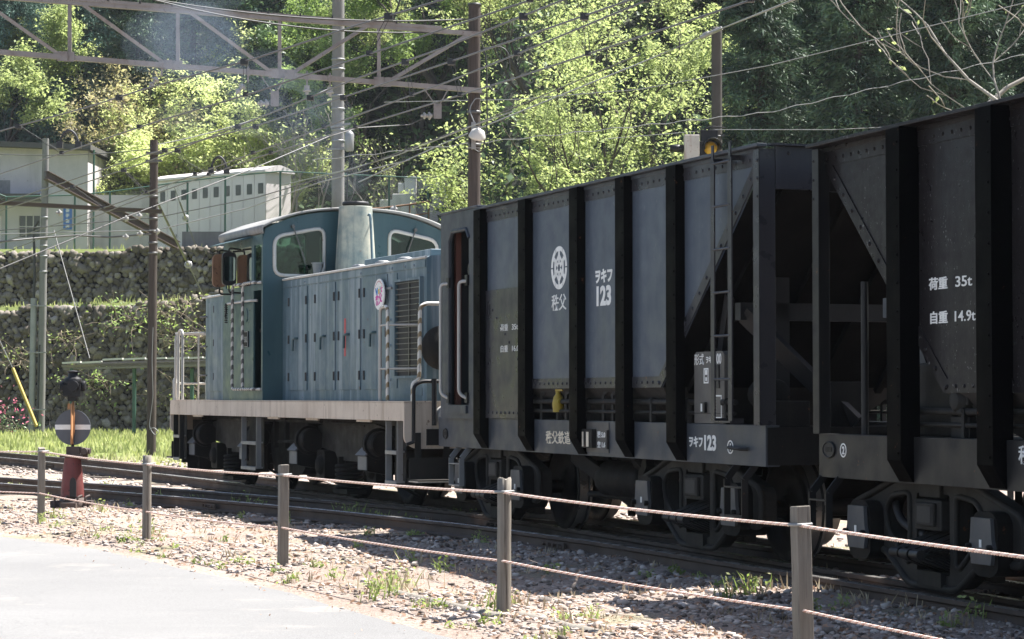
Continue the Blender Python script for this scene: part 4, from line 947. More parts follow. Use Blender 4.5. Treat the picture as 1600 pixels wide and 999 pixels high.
def ring_no(root, cx, cz, ch, y, R=0.052):
    g = MB(); n = 24
    for r0, r1 in ((R*0.8, R),):
        P = [(cx + r1*math.cos(2*math.pi*k/n), cz + r1*math.sin(2*math.pi*k/n)) for k in range(n)]; Q = [(cx + r0*math.cos(2*math.pi*k/n), cz + r0*math.sin(2*math.pi*k/n)) for k in range(n)]
        g.holed(P, [Q], 'xz', y, y+0.003)
    g.build('number_ring', M['white_paint'], root); text_mesh(ch, R*1.5, (cx, y+0.0005, cz - R*0.52), M['white_paint'], root, align='CENTER', offset=0.002)
ring_no(w1, -2.12, 0.93, '1', 1.1505, 0.055)
cp = MB(); cp.bx(1.10, 0.40, 1.151, 1.157, 0.825, 1.10); card = cp.build('card_plate', M['sheet'], w1)
q = MB(); q.bx(0.985, 0.70, 1.157, 1.20, 0.865, 1.035); q.build('card_holder', M['under_grey'], card)
q = MB(); q.bx(0.955, 0.90, 1.20, 1.203, 0.875, 1.01); q.bx(0.83, 0.775, 1.20, 1.203, 0.875, 1.01); q.build('card_strips', M['cream'], card)
q = MB(); q.bx(0.43, 0.40, 1.157, 1.172, 0.86, 1.03); q.build('card_slot', M['black'], card)
text_mesh('積 5.0', 0.062, (0.665, 1.1575, 0.965), M['white_paint'], w1, sx=1.2, offset=0.002)
text_mesh('空 1.6', 0.062, (0.665, 1.1575, 0.875), M['white_paint'], w1, sx=1.2, offset=0.002)
def oval_plate(root, cx, cz, ry=0.055, rx=0.085, y=1.1505):
    o = MB(); n = 28
    o.prism([(cx+rx*math.cos(2*math.pi*k/n), cz+ry*math.sin(2*math.pi*k/n)) for k in range(n)], 'xz', y, y+0.008)
    o.tube([(cx+rx*math.cos(2*math.pi*k/n), y+0.008, cz+ry*math.sin(2*math.pi*k/n)) for k in range(n+1)], 0.007, 6, cap=False)
    for k in range(5): o.bx(cx-0.052+k*0.022, cx-0.038+k*0.022, y+0.008, y+0.013, cz-0.016, cz+0.02)
    o.build('builder_plate', root['_sill'] if False else M['sill_w2'], root)
oval_plate(w1, 5.03, 0.93, 0.055, 0.07)
valve(w1, 1.72, 1.13)
for x in (1.55, 0.62, 0.40, 2.2):
    br = MB(); br.bar((x, 1.115, 1.11), (x, 1.115, 1.36), 0.05, 0.014, up=(0, 1, 0)); br.bar((x, 1.115, 1.36), (x-0.12, 1.115, 1.40), 0.05, 0.014, up=(0, 1, 0)); br.bar((x-0.12, 1.115, 1.40), (x-0.45, 1.115, 1.40), 0.05, 0.014, up=(0, 1, 0)); br.build('pipe_bracket', M['under_grey'], w1)
hk = MB(); hk.tube(bend([(-2.15, 1.155, 0.93), (-2.2, 1.21, 0.93), (-2.42, 1.21, 0.92), (-2.46, 1.16, 0.92)], 0.02), 0.014, 8); hk.build('lever_handle', M['black'], w1)
hk = MB(); hk.tube(bend([(-2.76, 0.25, 0.92), (-3.0, 0.25, 0.80), (-3.08, 0.28, 0.55), (-3.2, 0.3, 0.62)], 0.1), 0.022, 8); hk.build('air_hose', M['rubber'], w1); hk = MB(); hk.tube(bend([(-2.76, -0.35, 0.92), (-3.0, -0.35, 0.80), (-3.1, -0.3, 0.5), (-3.2, -0.3, 0.60)], 0.1), 0.022, 8)
hk.build('air_hose', M['rubber'], w1)
tb = MB(); tb.bx(-2.35, -2.72, 0.75, 1.05, 1.09, 1.30); tb.lathe([(0.0, 0), (0.12, 0), (0.12, 0.3), (0, 0.3)], (-2.45, 0.9, 1.35), 'X', 14); tb.bx(-2.4, -2.6, 0.2, 0.5, 1.09, 1.45); tb.build('brake_cylinder', M['under'], w1, bevel=0.01)

# --- the plain wagon next to the camera
w2 = empty('hopper_wagon', 'near black riveted hopper wagon marked 35t and 14.9t, nearest the camera at the right', 'wagon',
           (V_W2.o.x, V_W2.o.y, -0.085), V_W2.rz, 'hopper wagons of the train')
m2 = dict(strip2=M['panel2'], panel=M['panel2'], strip=M['panel2'], sill=M['sill_w2'], post=M['sill_w2'], brace=M['sill_w1'], frame=M['under_grey'])
make_wagon(w2, -0.42, 7.68, [6.388, 5.145, 3.73, 2.315, 1.072], 3.255, m2, 1.42, 5.84, True, True, -0.42, 7.68, [1.05, 6.22], 1.80)
YP = 1.1005
text_mesh('荷重', 0.088, (6.05, YP, 2.115), M['white_paint'], w2, sx=1.5, offset=0.002); text_mesh('35t', 0.098, (5.69, YP, 2.115), M['white_paint'], w2, sx=1.75, offset=0.001)
text_mesh('自重', 0.088, (6.05, YP, 1.885), M['white_paint'], w2, sx=1.5, offset=0.002); text_mesh('14.9t', 0.098, (5.72, YP, 1.885), M['white_paint'], w2, sx=1.5, offset=0.001)
text_mesh('秩父鉄道', 0.125, (4.80, 1.1505, 0.975), M['white_paint'], w2, sx=1.25, offset=0.0015)
oval_plate(w2, 7.50, 0.995, 0.055, 0.095)
ring_no(w2, 7.27, 0.995, '2', 1.1505)
valve(w2, 4.72, 1.06, 1.285)
for sy in (1, -1): step_ladder(w2, 7.90-0.25, 7.62-0.25, sy*1.22, 0.80, 0.40, M['black'], 1)
rs = MB(); rs.cyl((7.18, 1.02, 1.10), (7.18, 1.02, 2.22), 0.028, n=10); rs.build('rod', M['black'], w2)
bb = MB(); bb.bx(6.70, 5.95, 0.55, 0.98, 1.11, 1.62); bb.build('brake_gear_box', M['under_grey'], w2, bevel=0.02)
vv = MB(); vv.lathe([(0.0, 0.0), (0.10, 0.0), (0.10, 0.06), (0.06, 0.1), (0.0, 0.1)], (5.72, 1.0, 1.36), 'Y', 16); vv.bx(5.60, 5.80, 0.98, 1.06, 1.33, 1.39); vv.bx(5.6, 5.85, 0.85, 1.05, 1.11, 1.25); vv.build('pressure_valve', M['under_grey'], w2, bevel=0.004)
hs = MB(); hs.tube(bend([(7.69, 0.35, 0.95), (7.95, 0.35, 0.8), (8.05, 0.3, 0.5), (8.15, 0.3, 0.60)], 0.1), 0.022, 8); hs.build('air_hose', M['rubber'], w2); hs = MB(); hs.tube(bend([(7.0, 0.9, 0.78), (6.8, 0.95, 0.5), (6.4, 0.95, 0.42)], 0.2), 0.03, 8); hs.build('air_hose', M['rubber'], w2)
# ------------------------------------------------------------------ locomotive
lo = empty('diesel_locomotive', 'faded blue diesel locomotive with arched cab and tall stack, at the train head', 'locomotive',
           (V_L.o.x, V_L.o.y, 0.0), V_L.rz)
XR, XL = -5.87, 4.75
f = MB()
for sy in (-1, 1): f.bx(XR+0.012, XL-0.012, sy*1.39, sy*1.42, 1.03, 1.236)
f.bx(XR+0.012, XL-0.012, -1.388, 1.388, 1.10, 1.225)
f.bx(XR, XL, -1.425, 1.425, 1.238, 1.25)
f.build('frame_sill', M['sill'], lo, bevel=0.004)
for xe, d in ((XR, -1), (XL, 1)):
    e = MB(); P = round_poly([(-1.42, 1.236), (1.42, 1.236), (1.42, 0.80), (1.30, 0.72), (-1.30, 0.72), (-1.42, 0.80)], 0.06)
    e.prism(P, 'yz', xe, xe - d*0.03); e.build('buffer_beam', M['sill'], lo, bevel=0.004)
    e = MB()
    for y in (-0.95, 0.95):
        e.lathe([(0.0, d*0.10), (0.07, d*0.10), (0.115, d*0.085), (0.125, 0.0)], (xe, y, 1.08), 'X', 20)
    e.build('buffer_lamp', M['white_tube'], lo)
    e = MB()
    for y in (-0.95, 0.95): e.lathe([(0.0, d*0.118), (0.05, d*0.115), (0.062, d*0.102)], (xe, y, 1.08), 'X', 16)
    e.build('lamp_glass', M['red'], lo)
    make_coupler(lo, xe, d, 0.84)
    for sy in (1, -1):                                           # shunter's step under the end
        s = MB(); xs = xe + d*0.06
        s.bx(xs, xs + d*0.30, sy*0.82, sy*1.38, 0.37, 0.385); s.bx(xs, xs - d*0.012, sy*0.82, sy*1.38, 0.385, 0.62)
        s.prism([(xs, 0.385), (xs + d*0.30, 0.385), (xs + d*0.30, 0.46), (xs, 0.62)], 'xz', sy*0.82, sy*0.832)
        for y in (0.93, 1.27): s.bar((xs - d*0.03, sy*y, 0.5), (xs - d*0.03, sy*y, 0.9), 0.07, 0.012, up=(1, 0, 0))
        s.build('end_step', M['under_grey'], lo)
        p = MB(); p.bx(xs + d*0.0, xs + d*0.305, sy*0.81, sy*1.39, 0.358, 0.3695); p.build('end_step_tread', M['sill'], lo)
# uncoupling rod and hose cock at the wagon end
ul = MB(); ul.tube(bend([(XR-0.05, 1.33, 0.80), (XR-0.06, 1.33, 1.42), (XR-0.06, 1.24, 1.47), (XR-0.06, 0.2, 1.47)], 0.05), 0.022, 8)
ul.tube(bend([(XR-0.09, 1.10, 1.50), (XR-0.09, 1.10, 0.98)], 0.01), 0.03, 8); ul.bx(XR-0.03, XR, 1.02, 1.16, 0.76, 0.94); ul.tube([(XR-0.07, 1.33, 0.80), (XR-0.07, 1.42, 0.77)], 0.02, 6)
ul.build('uncoupling_rod', M['black'], lo)

# long hood, towards the wagons
HX0, HX1, HY, HZ = -5.58, 0.03, 1.05, 2.875
h = MB(); prof = [(HY, 1.251), (HY, HZ-0.01), (HY-0.04, HZ+0.015), (0.55, HZ+0.06), (0, HZ+0.075), (-0.55, HZ+0.06), (-HY+0.04, HZ+0.015), (-HY, HZ-0.01), (-HY, 1.251)]
gx0, gx1, gz0, gz1 = -5.45, -4.62, 1.54, 2.63
h.prism(prof, 'yz', HX0, HX1); hood = h.build('long_hood', M['loco_blue'], lo, bevel=0.006)
tr = MB()
for sy in (1, -1): tr.tube([(HX0, sy*(HY+0.006), HZ), (HX1-0.02, sy*(HY+0.006), HZ)], 0.017, 6)
tr.build('hood_edge_trim', M['trim'], lo)
def door_leaf(x0, x1, hinge_x, handle_x=None):
    d = MB(); d.bx(x0+0.006, x1-0.006, HY, HY+0.014, 1.385, 2.745); o = d.build('hood_door', M['loco_blue'], lo, bevel=0.003)
    g = MB()
    for z in (1.56, 2.06, 2.56): g.cyl((hinge_x, HY+0.02, z-0.055), (hinge_x, HY+0.02, z+0.055), 0.014, n=8)
    g.build('hinge', M['wire_dark'], o)
    if handle_x is not None:
        g = MB(); g.tube(bend([(handle_x, HY+0.01, 2.07), (handle_x, HY+0.05, 2.07), (handle_x+0.10, HY+0.05, 2.06), (handle_x+0.115, HY+0.05, 1.90)], 0.03), 0.016, 6); g.build('handle', M['loco_cab'], o)
pairs = [(-0.29, -0.72, -1.10), (-1.45, -1.92, -2.28), (-2.43, -2.88, -3.28), (-3.42, -3.88, -4.26)]
for a, m_, b in pairs:
    door_leaf(m_, a, a-0.02, m_+0.02); door_leaf(b, m_, b+0.02)
for a, m_, b in pairs:                                           # the far side of the hood has doors too
    for p, q in ((m_, a), (b, m_)):
        d = MB(); d.bx(p+0.006, q-0.006, -HY, -HY-0.014, 1.385, 2.745); d.build('hood_door', M['loco_blue'], lo)
lb = MB(); lb.bx(-2.66, -2.73, HY+0.014, HY+0.0165, 1.80, 2.27); lb.build('red_label', M['red'], lo)
st = MB(); st.bx(HX0+0.02, HX1-0.03, HY, HY+0.012, 2.765, HZ-0.03)
for x in (-4.35, -4.9, -5.2, -4.45, -3.3, -1.0): st.rivets((x, HY+0.012, 2.80), (x, HY+0.012, 2.80), 1, 0.02, (0, 1, 0))
st.build('hood_cornice', M['loco_blue'], lo)
gr = MB(); gr.bx(gx0, gx1, HY+0.002, HY+0.006, gz0, gz1); g_o = gr.build('grille', M['rubber'], lo)
fr = MB()
for a, b, c, d in ((gx0-0.03, gx1+0.03, gz1, gz1+0.03), (gx0-0.03, gx1+0.03, gz0-0.03, gz0), (gx0-0.03, gx0, gz0, gz1), (gx1, gx1+0.03, gz0, gz1)): fr.bx(a, b, HY+0.0005, HY+0.045, c, d)
fr.build('grille_frame', M['loco_blue'], g_o)
sl = MB()
for k in range(17):
    z = gz0 + 0.05 + k*0.0635; sl.bx(gx0, gx1, HY+0.02, HY+0.034, z, z+0.009)
sl.bx(-5.05, -5.03, HY+0.008, HY+0.02, gz0, gz1)
sl.build('grille_bars', M['steel'], g_o)
pan = MB(); pan.bx(-4.60, -4.34, HY, HY+0.01, 1.40, 2.74)
for z in (2.6, 2.2, 1.9, 1.5): pan.rivets((-4.40, HY+0.01, z), (-4.40, HY+0.01, z), 1, 0.02, (0, 1, 0))
pan.bx(-5.45, -4.75, HY, HY+0.012, 1.31, 1.40); pan.build('hood_panel', M['loco_blue'], lo)
# hood end: headlamps and a dark round hatch (faces the wagons)
he = MB(); he.bx(HX0-0.012, HX0, -0.8, 0.8, 1.35, 2.7); he.build('hood_end_door', M['loco_blue'], lo, bevel=0.004)
he = MB(); he.lathe([(0.0, -0.18), (0.13, -0.18), (0.14, -0.14), (0.14, 0)], (HX0, 0.0, 2.72), 'X', 20); he.build('headlamp', M['white_tube'], lo)
dk = MB(); dk.lathe([(0.0, -0.03), (0.24, -0.03), (0.25, 0.0)], (HX0-0.03, 0.88, 1.85), 'X', 28); dk.build('round_target', M['under_grey'], lo)
# round badge on a bracket
bd = MB(); bd.cyl((-4.12, HY+0.05, 2.51), (-4.12, HY+0.065, 2.51), 0.185, n=36); badge = bd.build('round_badge', M['white_paint'], lo)
br = MB(); br.bx(-4.16, -4.08, HY+0.014, HY+0.05, 2.48, 2.54); br.bx(-4.45, -4.25, HY+0.01, HY+0.03, 2.56, 2.585); br.build('badge_bracket', M['galv'], lo)
cols = [('V', (0.04, 0.16, 0.48)), ('i', (0.10, 0.36, 0.60)), ('s', (0.72, 0.40, 0.04)), ('i', (0.16, 0.46, 0.22)), ('t', (0.66, 0.10, 0.36))]
xx = -4.005
for ch, c in cols:
    text_mesh(ch, 0.115, (xx, HY+0.0655, 2.50 + (-4.0-xx)*0.16), flat('badge_' + ch, c), lo, 'badge_lettering', 1.0, 0.004, tilt=0.12); xx -= {'V': 0.062, 'i': 0.036, 's': 0.058}.get(ch, 0.04)
text_mesh('秩父', 0.125, (-4.02, HY+0.0655, 2.385), flat('badge_magenta', (0.58, 0.05, 0.33)), lo, 'badge_lettering', 0.9, 0.004, tilt=0.2)
dots = MB()
for k in range(11):
    t = math.radians(150 - k*12); dots.bx(-4.12 - 0.155*math.cos(t) - 0.006, -4.12 - 0.155*math.cos(t) + 0.006, HY+0.065, HY+0.067, 2.51 + 0.155*math.sin(t) - 0.008, 2.51 + 0.155*math.sin(t) + 0.008)
dots.build('badge_rim_marks', M['red'], lo)

# short hood, beyond the cab
h = MB(); z2 = 2.80
h.prism([(HY, 1.251), (HY, z2-0.01), (HY-0.04, z2+0.02), (0.5, z2+0.07), (-0.5, z2+0.07), (-HY+0.04, z2+0.02), (-HY, z2-0.01), (-HY, 1.251)], 'yz', 2.04, 4.05)
h.build('short_hood', M['loco_blue'], lo, bevel=0.006)
t = MB()
for sy in (1, -1): t.tube([(2.06, sy*(HY+0.006), z2), (4.22, sy*(HY+0.006), z2-0.01)], 0.015, 6)
t.build('short_hood_trim', M['trim'], lo)
t = MB()
for x in (2.9, 3.55):
    for zz in (1.6, 2.1, 2.6): t.cyl((x, HY+0.012, zz-0.05), (x, HY+0.012, zz+0.05), 0.012, n=6)
for z in (1.62, 2.05, 2.5): t.cyl((4.05, 0.6, z), (4.3, 0.6, z), 0.015, n=6); t.cyl((3.95, HY+0.01, z), (4.1, HY+0.08, z), 0.012, n=6)
t.build('short_hood_hinges', M['wire'], lo)
for a, b in ((2.1, 2.88), (2.92, 3.9)):
    t = MB(); t.bx(a, b, HY, HY+0.012, 1.38, 2.70); t.build('short_hood_door', M['loco_blue'], lo, bevel=0.003)

# cab
CX0, CX1, CY = 0.03, 2.04, 1.33
def roof_z(y, top=3.88, eave=3.60):
    a = abs(y)/CY
    return eave + (top-eave)*(1 - a**2.6)
ys = [CY*math.cos(math.pi*k/28) for k in range(29)]
arc = [(y, roof_z(y) - 0.05) for y in ys]
wall = [(-CY, 1.251), (CY, 1.251), (CY, 3.40)] + [(y, z) for y, z in arc if abs(y) < CY-0.03] + [(-CY, 3.40)]
wl = round_poly([(1.17, 2.935), (1.17, 3.46), (0.47, 3.60), (0.47, 2.935)], 0.13)
wr = [(-y, z) for y, z in wl]
for x0, x1 in ((CX0, CX0+0.025), (CX1-0.025, CX1)):
    if x0 != CX0:
        wl = round_poly([(1.20, 2.90), (1.20, 3.46), (0.10, 3.66), (0.10, 2.90)], 0.10); wr = [(-y, z) for y, z in wl]
    e = MB(); e.holed(wall, [wl, wr], 'yz', x0, x1); e.build('cab_end_wall', M['loco_cab'], lo)
    xo = x0-0.004 if x0 == CX0 else x1+0.004
    for loop in (wl, wr):
        g = MB(); g.tube([(xo, y, z) for y, z in loop + [loop[0]]], 0.026, 6, cap=False); fo = g.build('window_frame', M['trim'], lo)
        g = MB(); g.prism(loop, 'yz', (x0+x1)/2-0.002, (x0+x1)/2+0.002); g.build('pane', M['glass'], fo)
        cy = sum(p[0] for p in loop)/len(loop); s = 1 if cy > 0 else -1
        g = MB(); dx = -0.035 if x0 == CX0 else 0.035
        yp = cy + (0.10 if s > 0 else -0.02)
        g.cyl((xo, yp, 3.60), (xo+dx*1.4, yp, 3.60), 0.024, n=10); g.bar((xo+dx, yp, 3.60), (xo+dx, yp - 0.16*(1 if s > 0 else -1), 3.16), 0.016, 0.012); g.bar((xo+dx*0.8, yp - 0.12*s, 3.26), (xo+dx*0.8, yp-0.2*s, 3.02), 0.008, 0.012)
        g.build('wiper', M['steel'], lo)
side_out = [(CX0+0.026, 1.251), (CX1-0.026, 1.251), (CX1-0.026, 3.56), (CX0+0.026, 3.56)]
dr = [(0.10, 1.42), (0.48, 1.42), (0.48, 2.74), (0.10, 2.74)]
w_a = round_poly([(0.10, 2.82), (0.46, 2.82), (0.46, 3.36), (0.10, 3.36)], 0.03)
w_b = round_poly([(0.58, 2.82), (1.90, 2.82), (1.90, 3.36), (0.58, 3.36)], 0.05)
for sy in (1, -1):
    s = MB(); s.holed(side_out, [dr, w_a, w_b], 'xz', sy*(CY-0.025), sy*CY); s.build('cab_side_wall', M['loco_cab'], lo)
    d = MB(); d.holed([(0.09, 1.36), (0.50, 1.36), (0.50, 3.44), (0.09, 3.44)], [w_a], 'xz', sy*(CY-0.16), sy*(CY-0.13)); dd = d.build('cab_door', M['cab_in'], lo)
    g = MB(); g.cyl((0.44, sy*(CY-0.13), 2.2), (0.44, sy*(CY-0.08), 2.2), 0.025, n=10); g.build('door_knob', M['steel'], dd)
    g = MB(); g.prism(w_b, 'xz', sy*(CY-0.014), sy*(CY-0.011)); g.build('side_pane', M['glass'], lo)
    g = MB(); g.prism([(x, z) for x, z in w_a], 'xz', sy*(CY-0.147), sy*(CY-0.144)); g.build('door_pane', M['glass'], lo)
    v = MB(); v.prism([(CY*sy, 3.47), (CY*sy, 3.50), (sy*(CY+0.22), 3.43), (sy*(CY+0.22), 3.415)], 'yz', 0.55, 1.95); v.build('window_visor', M['loco_cab'], lo)
    if sy == 1:
        for x, mt in ((1.12, M['mirror']), (1.62, M['rust'])):
            mm = MB(); loop = rounded(x-0.035, x+0.0, 2.83, 3.28, 0.01)
            ang = math.radians(14)
            P = round_poly([(1.40, 2.84), (1.60, 2.84), (1.60, 3.30), (1.40, 3.30)], 0.07)
            mm.prism(P, 'yz', x-0.03, x+0.03); mo = mm.build('wing_mirror', M['black'] if mt is M['mirror'] else M['rust'], lo, bevel=0.01)
            mm = MB(); mm.prism(round_poly([(1.42, 2.90), (1.58, 2.90), (1.58, 3.24), (1.42, 3.24)], 0.05), 'yz', x-0.0335, x-0.0305); mm.build('mirror_glass', mt, mo)
            mm = MB(); mm.tube(bend([(x, 1.33, 3.34), (x, 1.5, 3.36), (x, 1.5, 3.29)], 0.04), 0.013, 6); mm.tube(bend([(x, 1.33, 2.74), (x, 1.5, 2.74), (x, 1.5, 2.86)], 0.04), 0.013, 6); mm.build('mirror_arm', M['black'], mo)
        for x, mt in ((1.12, M['stripe_black']), (0.60, M['stripe_black'])):
            hr = MB(); xe = 0.06
            hr.tube(bend([(x - 0.36 if x > 1 else xe, 1.34, 2.84), (x - 0.2 if x > 1 else xe+0.1, 1.44, 2.84), (x, 1.45, 2.84), (x, 1.45, 1.40), (x-0.2 if x > 1 else xe+0.1, 1.45, 1.40), (xe, 1.345, 1.40)], 0.08), 0.021, 8)
            hr.build('grab_rail', mt, lo)
        np_ = MB(); np_.bx(0.70, 0.98, CY, CY+0.014, 1.98, 2.20); npo = np_.build('number_plate', M['under_grey'], lo, bevel=0.004)
        np_ = MB()
        for a, b, c, d2 in ((0.705, 0.975, 2.187, 2.197), (0.705, 0.975, 1.983, 1.993), (0.705, 0.715, 1.993, 2.187), (0.965, 0.975, 1.993, 2.187)): np_.bx(a, b, CY+0.014, CY+0.02, c, d2)
        np_.build('plate_border', M['galv'], npo)
        text_mesh('D502', 0.105, (0.955, CY+0.0145, 2.05), M['galv'], lo, 'plate_lettering', 0.95, 0.003, 0.004)
        ov = MB(); ov.prism([(0.84 + 0.075*math.cos(k*math.pi/12), 2.42 + 0.10*math.sin(k*math.pi/12)) for k in range(24)], 'xz', CY, CY+0.008); ov.build('oval_plate', M['loco_cab'], lo)
        hb = MB(); hb.tube(bend([(0.25, 1.34, 2.60), (0.3, 1.42, 2.60), (1.5, 1.42, 2.60), (1.55, 1.34, 2.60)], 0.04), 0.018, 6); hb.build('side_rail', M['trim'], lo)
        ch = MB()
        for k in range(9): ch.lathe([(0.018, -0.01), (0.028, 0), (0.018, 0.01)], (1.48 + 0.012*(k % 2), 1.44, 2.58 - 0.03*k), 'Z', 6)
        ch.tube([(1.5, 1.44, 2.6), (1.44, 1.45, 2.48), (1.5, 1.45, 2.42)], 0.012, 5); ch.build('hanging_chain', M['black'], lo)
rm = MB(); P = [(CY+0.035, 3.52), (CY+0.05, 3.57)] + [(y*(CY+0.05)/CY, roof_z(y)) for y in ys[1:-1]] + [(-CY-0.05, 3.57), (-CY-0.035, 3.52)]
Q = [(y*0.98, z - 0.028) for y, z in P]
n = len(P); x0, x1 = CX0-0.07, CX1+0.10
vs = [(x0, *p) for p in P] + [(x1, *p) for p in P] + [(x0, *p) for p in Q] + [(x1, *p) for p in Q]
fs = []
for k in range(n-1): fs += [(k, k+1, n+k+1, n+k), (2*n+k, 3*n+k, 3*n+k+1, 2*n+k+1), (k, 2*n+k, 2*n+k+1, k+1), (n+k, n+k+1, 3*n+k+1, 3*n+k)]
fs += [(0, n, 3*n, 2*n), (n-1, 3*n-1, 4*n-1, 2*n-1)]
rm.add(vs, fs, True); rm.build('cab_roof', M['loco_roof'], lo)
rv = MB(); rv.lathe([(0.0, 0.10), (0.14, 0.09), (0.16, 0.06), (0.16, 0.0)], (1.3, -0.35, 3.86), 'Z', 16); rv.cyl((0.6, -0.75, 3.80), (0.6, -0.75, 3.98), 0.02, n=8); rv.lathe([(0.02, 0), (0.06, 0.12), (0.065, 0.13)], (0.6, -0.78, 3.92), 'X', 12)
rv.build('roof_vent', M['loco_roof'], lo)
ci = MB(); ci.bx(0.3, 1.8, -1.2, 1.2, 1.26, 1.30); ci.bx(0.06, 0.5, -0.5, 0.5, 1.30, 2.75); ci.bx(1.45, 1.95, -1.1, 0.2, 1.30, 2.85); ci.bx(0.9, 1.3, 0.3, 0.75, 1.3, 1.8); ci.bx(1.2, 1.3, 0.35, 0.7, 1.8, 2.3)
ci.bx(0.9, 1.1, -0.9, -0.5, 2.6, 3.05); ci.build('cab_interior', M['cab_in'], lo)
# exhaust stack and things on the hood roof
sk = MB(); sx_ = CX0-0.30; sk.lathe([(0.285, 2.90-3.0), (0.275, 3.05-3.0), (0.225, 0.86), (0.225, 0.87), (0.20, 0.87), (0.20, 0.6), (0.0, 0.6)], (sx_, 0.12, 3.0), 'Z', 32)
stk = sk.build('exhaust_stack', M['stackm'], lo)
cp = MB(); cp.lathe([(0.0, 0.0), (0.17, 0.0), (0.185, 0.02), (0.175, 0.05), (0.0, 0.055)], (sx_, 0.12, 3.885), 'Z', 24); cp.build('stack_cap', M['rubber'], stk)
pp = MB(); pp.tube(bend([(sx_-0.235, 0.02, 3.74), (sx_-0.275, 0.01, 3.76), (sx_-0.285, 0.0, 3.60), (sx_-0.31, -0.02, 2.93)], 0.04), 0.016, 8); pp.build('stack_pipe', M['loco_blue'], stk)
bk = MB(); bk.lathe([(0.05, 0.0), (0.07, 0.15), (0.085, 0.155), (0.085, 0.165), (0.06, 0.165), (0.045, 0.02), (0, 0.02)], (CX0-0.30, 0.66, 2.935), 'Z', 14); bk.bx(CX0-0.36, CX0-0.24, 0.57, 0.59, 3.04, 3.11); bk.build('funnel_cup', M['galv'], lo)
ht = MB(); ht.bx(-2.2, -0.7, -0.75, 0.55, HZ+0.05, HZ+0.10); ht.bx(-4.9, -2.5, -0.7, 0.75, HZ+0.05, HZ+0.14); ht.bx(-5.4, -5.0, -0.4, 0.4, HZ+0.04, HZ+0.12)
ht.build('hood_hatch', M['loco_blue'], lo, bevel=0.01)
bh = MB()
for x in (-2.7, -3.6, -4.4): bh.lathe([(0.09, 0), (0.10, 0.03), (0.05, 0.05), (0, 0.05)], (x, 0.88, HZ+0.02), 'Z', 14)
bh.build('filler_cap', M['galv'], lo)

# handrails on the deck
def hoop(pts, mat, r=0.021): 
    g = MB(); g.tube(bend(pts, 0.10, 5), r, 8); return g.build('handrail', mat, lo)
y = 1.34
hoop([(-4.82, y, 1.25), (-4.82, y, 2.33), (-5.00, y, 2.33)], M['white_tube'])
hoop([(-4.90, y, 2.335), (-5.08, y, 2.33), (-5.08, y, 1.25)], M['stripe_gold'])
g = MB()
for z in (1.62, 2.12): g.cyl((-5.08, y, z), (-5.3, HY, z+0.0), 0.012, n=6); g.cyl((-4.82, y, z), (-5.08, y, z), 0.012, n=6)
g.build('rail_stay', M['white_tube'], lo)
hoop([(-5.78, y-0.05, 1.25), (-5.78, y-0.05, 1.45), (-5.80, y-0.12, 1.50), (-5.80, y-0.13, 2.30), (-5.80, y-0.2, 2.34), (-5.80, 0.25, 2.34), (-5.80, 0.25, 1.25)], M['stripe_gold'], 0.023)
hoop([(-5.80, -0.25, 1.25), (-5.80, -0.25, 2.34), (-5.80, -1.25, 2.34), (-5.80, -1.25, 1.25)], M['white_tube'], 0.022)
for yy in (-1, 1):
    hoop([(4.66, yy*1.36, 1.25), (4.66, yy*1.36, 2.26), (4.66, yy*0.30, 2.26), (4.66, yy*0.30, 1.25)], M['white_tube'])
    hoop([(4.40, yy*1.38, 1.25), (4.40, yy*1.38, 2.30), (4.15, yy*1.38, 2.30), (4.15, yy*1.38, 1.25)], M['white_tube'])
    g = MB(); g.cyl((4.66, yy*1.36, 1.50), (4.66, yy*0.3, 1.50), 0.016, n=6); g.cyl((4.66, yy*1.36, 2.26), (3.9, yy*1.10, 2.26), 0.016, n=6); g.cyl((4.66, yy*1.0, 1.25), (4.66, yy*1.0, 2.25), 0.016, n=6); g.cyl((4.66, yy*0.7, 1.25), (4.66, yy*0.7, 2.25), 0.016, n=6)
    for q in (1.36, 0.85): g.lathe([(0.03, 0), (0.036, 0.2), (0.036, 0.3), (0.02, 0.33), (0, 0.335)], (4.69, yy*q, 1.25), 'Z', 10)
    g.build('rail_bar', M['white_tube'], lo)
# steps below the sill
for sy in (1, -1):
    for x0, x1, zb in ((0.82, 0.10, 0.33), (-5.18, -5.56, 0.33), (4.62, 4.25, 0.36)):
        s = MB()
        for x in (x0, x1): s.bar((x, sy*1.36, 1.03), (x, sy*1.36, zb), 0.014, 0.07, up=(0, 1, 0))
        s.build('step_side', M['galv'] if x0 < 4 else M['black'], lo)
        s = MB()
        for z in (zb, zb+0.34): s.bx(x0, x1, sy*1.30, sy*1.40, z, z+0.022); s.bx(x0, x1, sy*1.40, sy*1.405, z-0.02, z+0.022)
        s.build('step_tread', M['galv'], lo)
        s = MB(); s.bx(x0, x1, sy*1.28, sy*1.285, zb, 1.02); s.build('step_back', M['under'], lo)
    for x in (3.0, -0.9, -2.6, -4.6): s = MB(); s.bx(x, x+0.5, sy*1.36, sy*1.385, 1.005, 1.028); s.build('sill_bracket', M['sill'], lo)
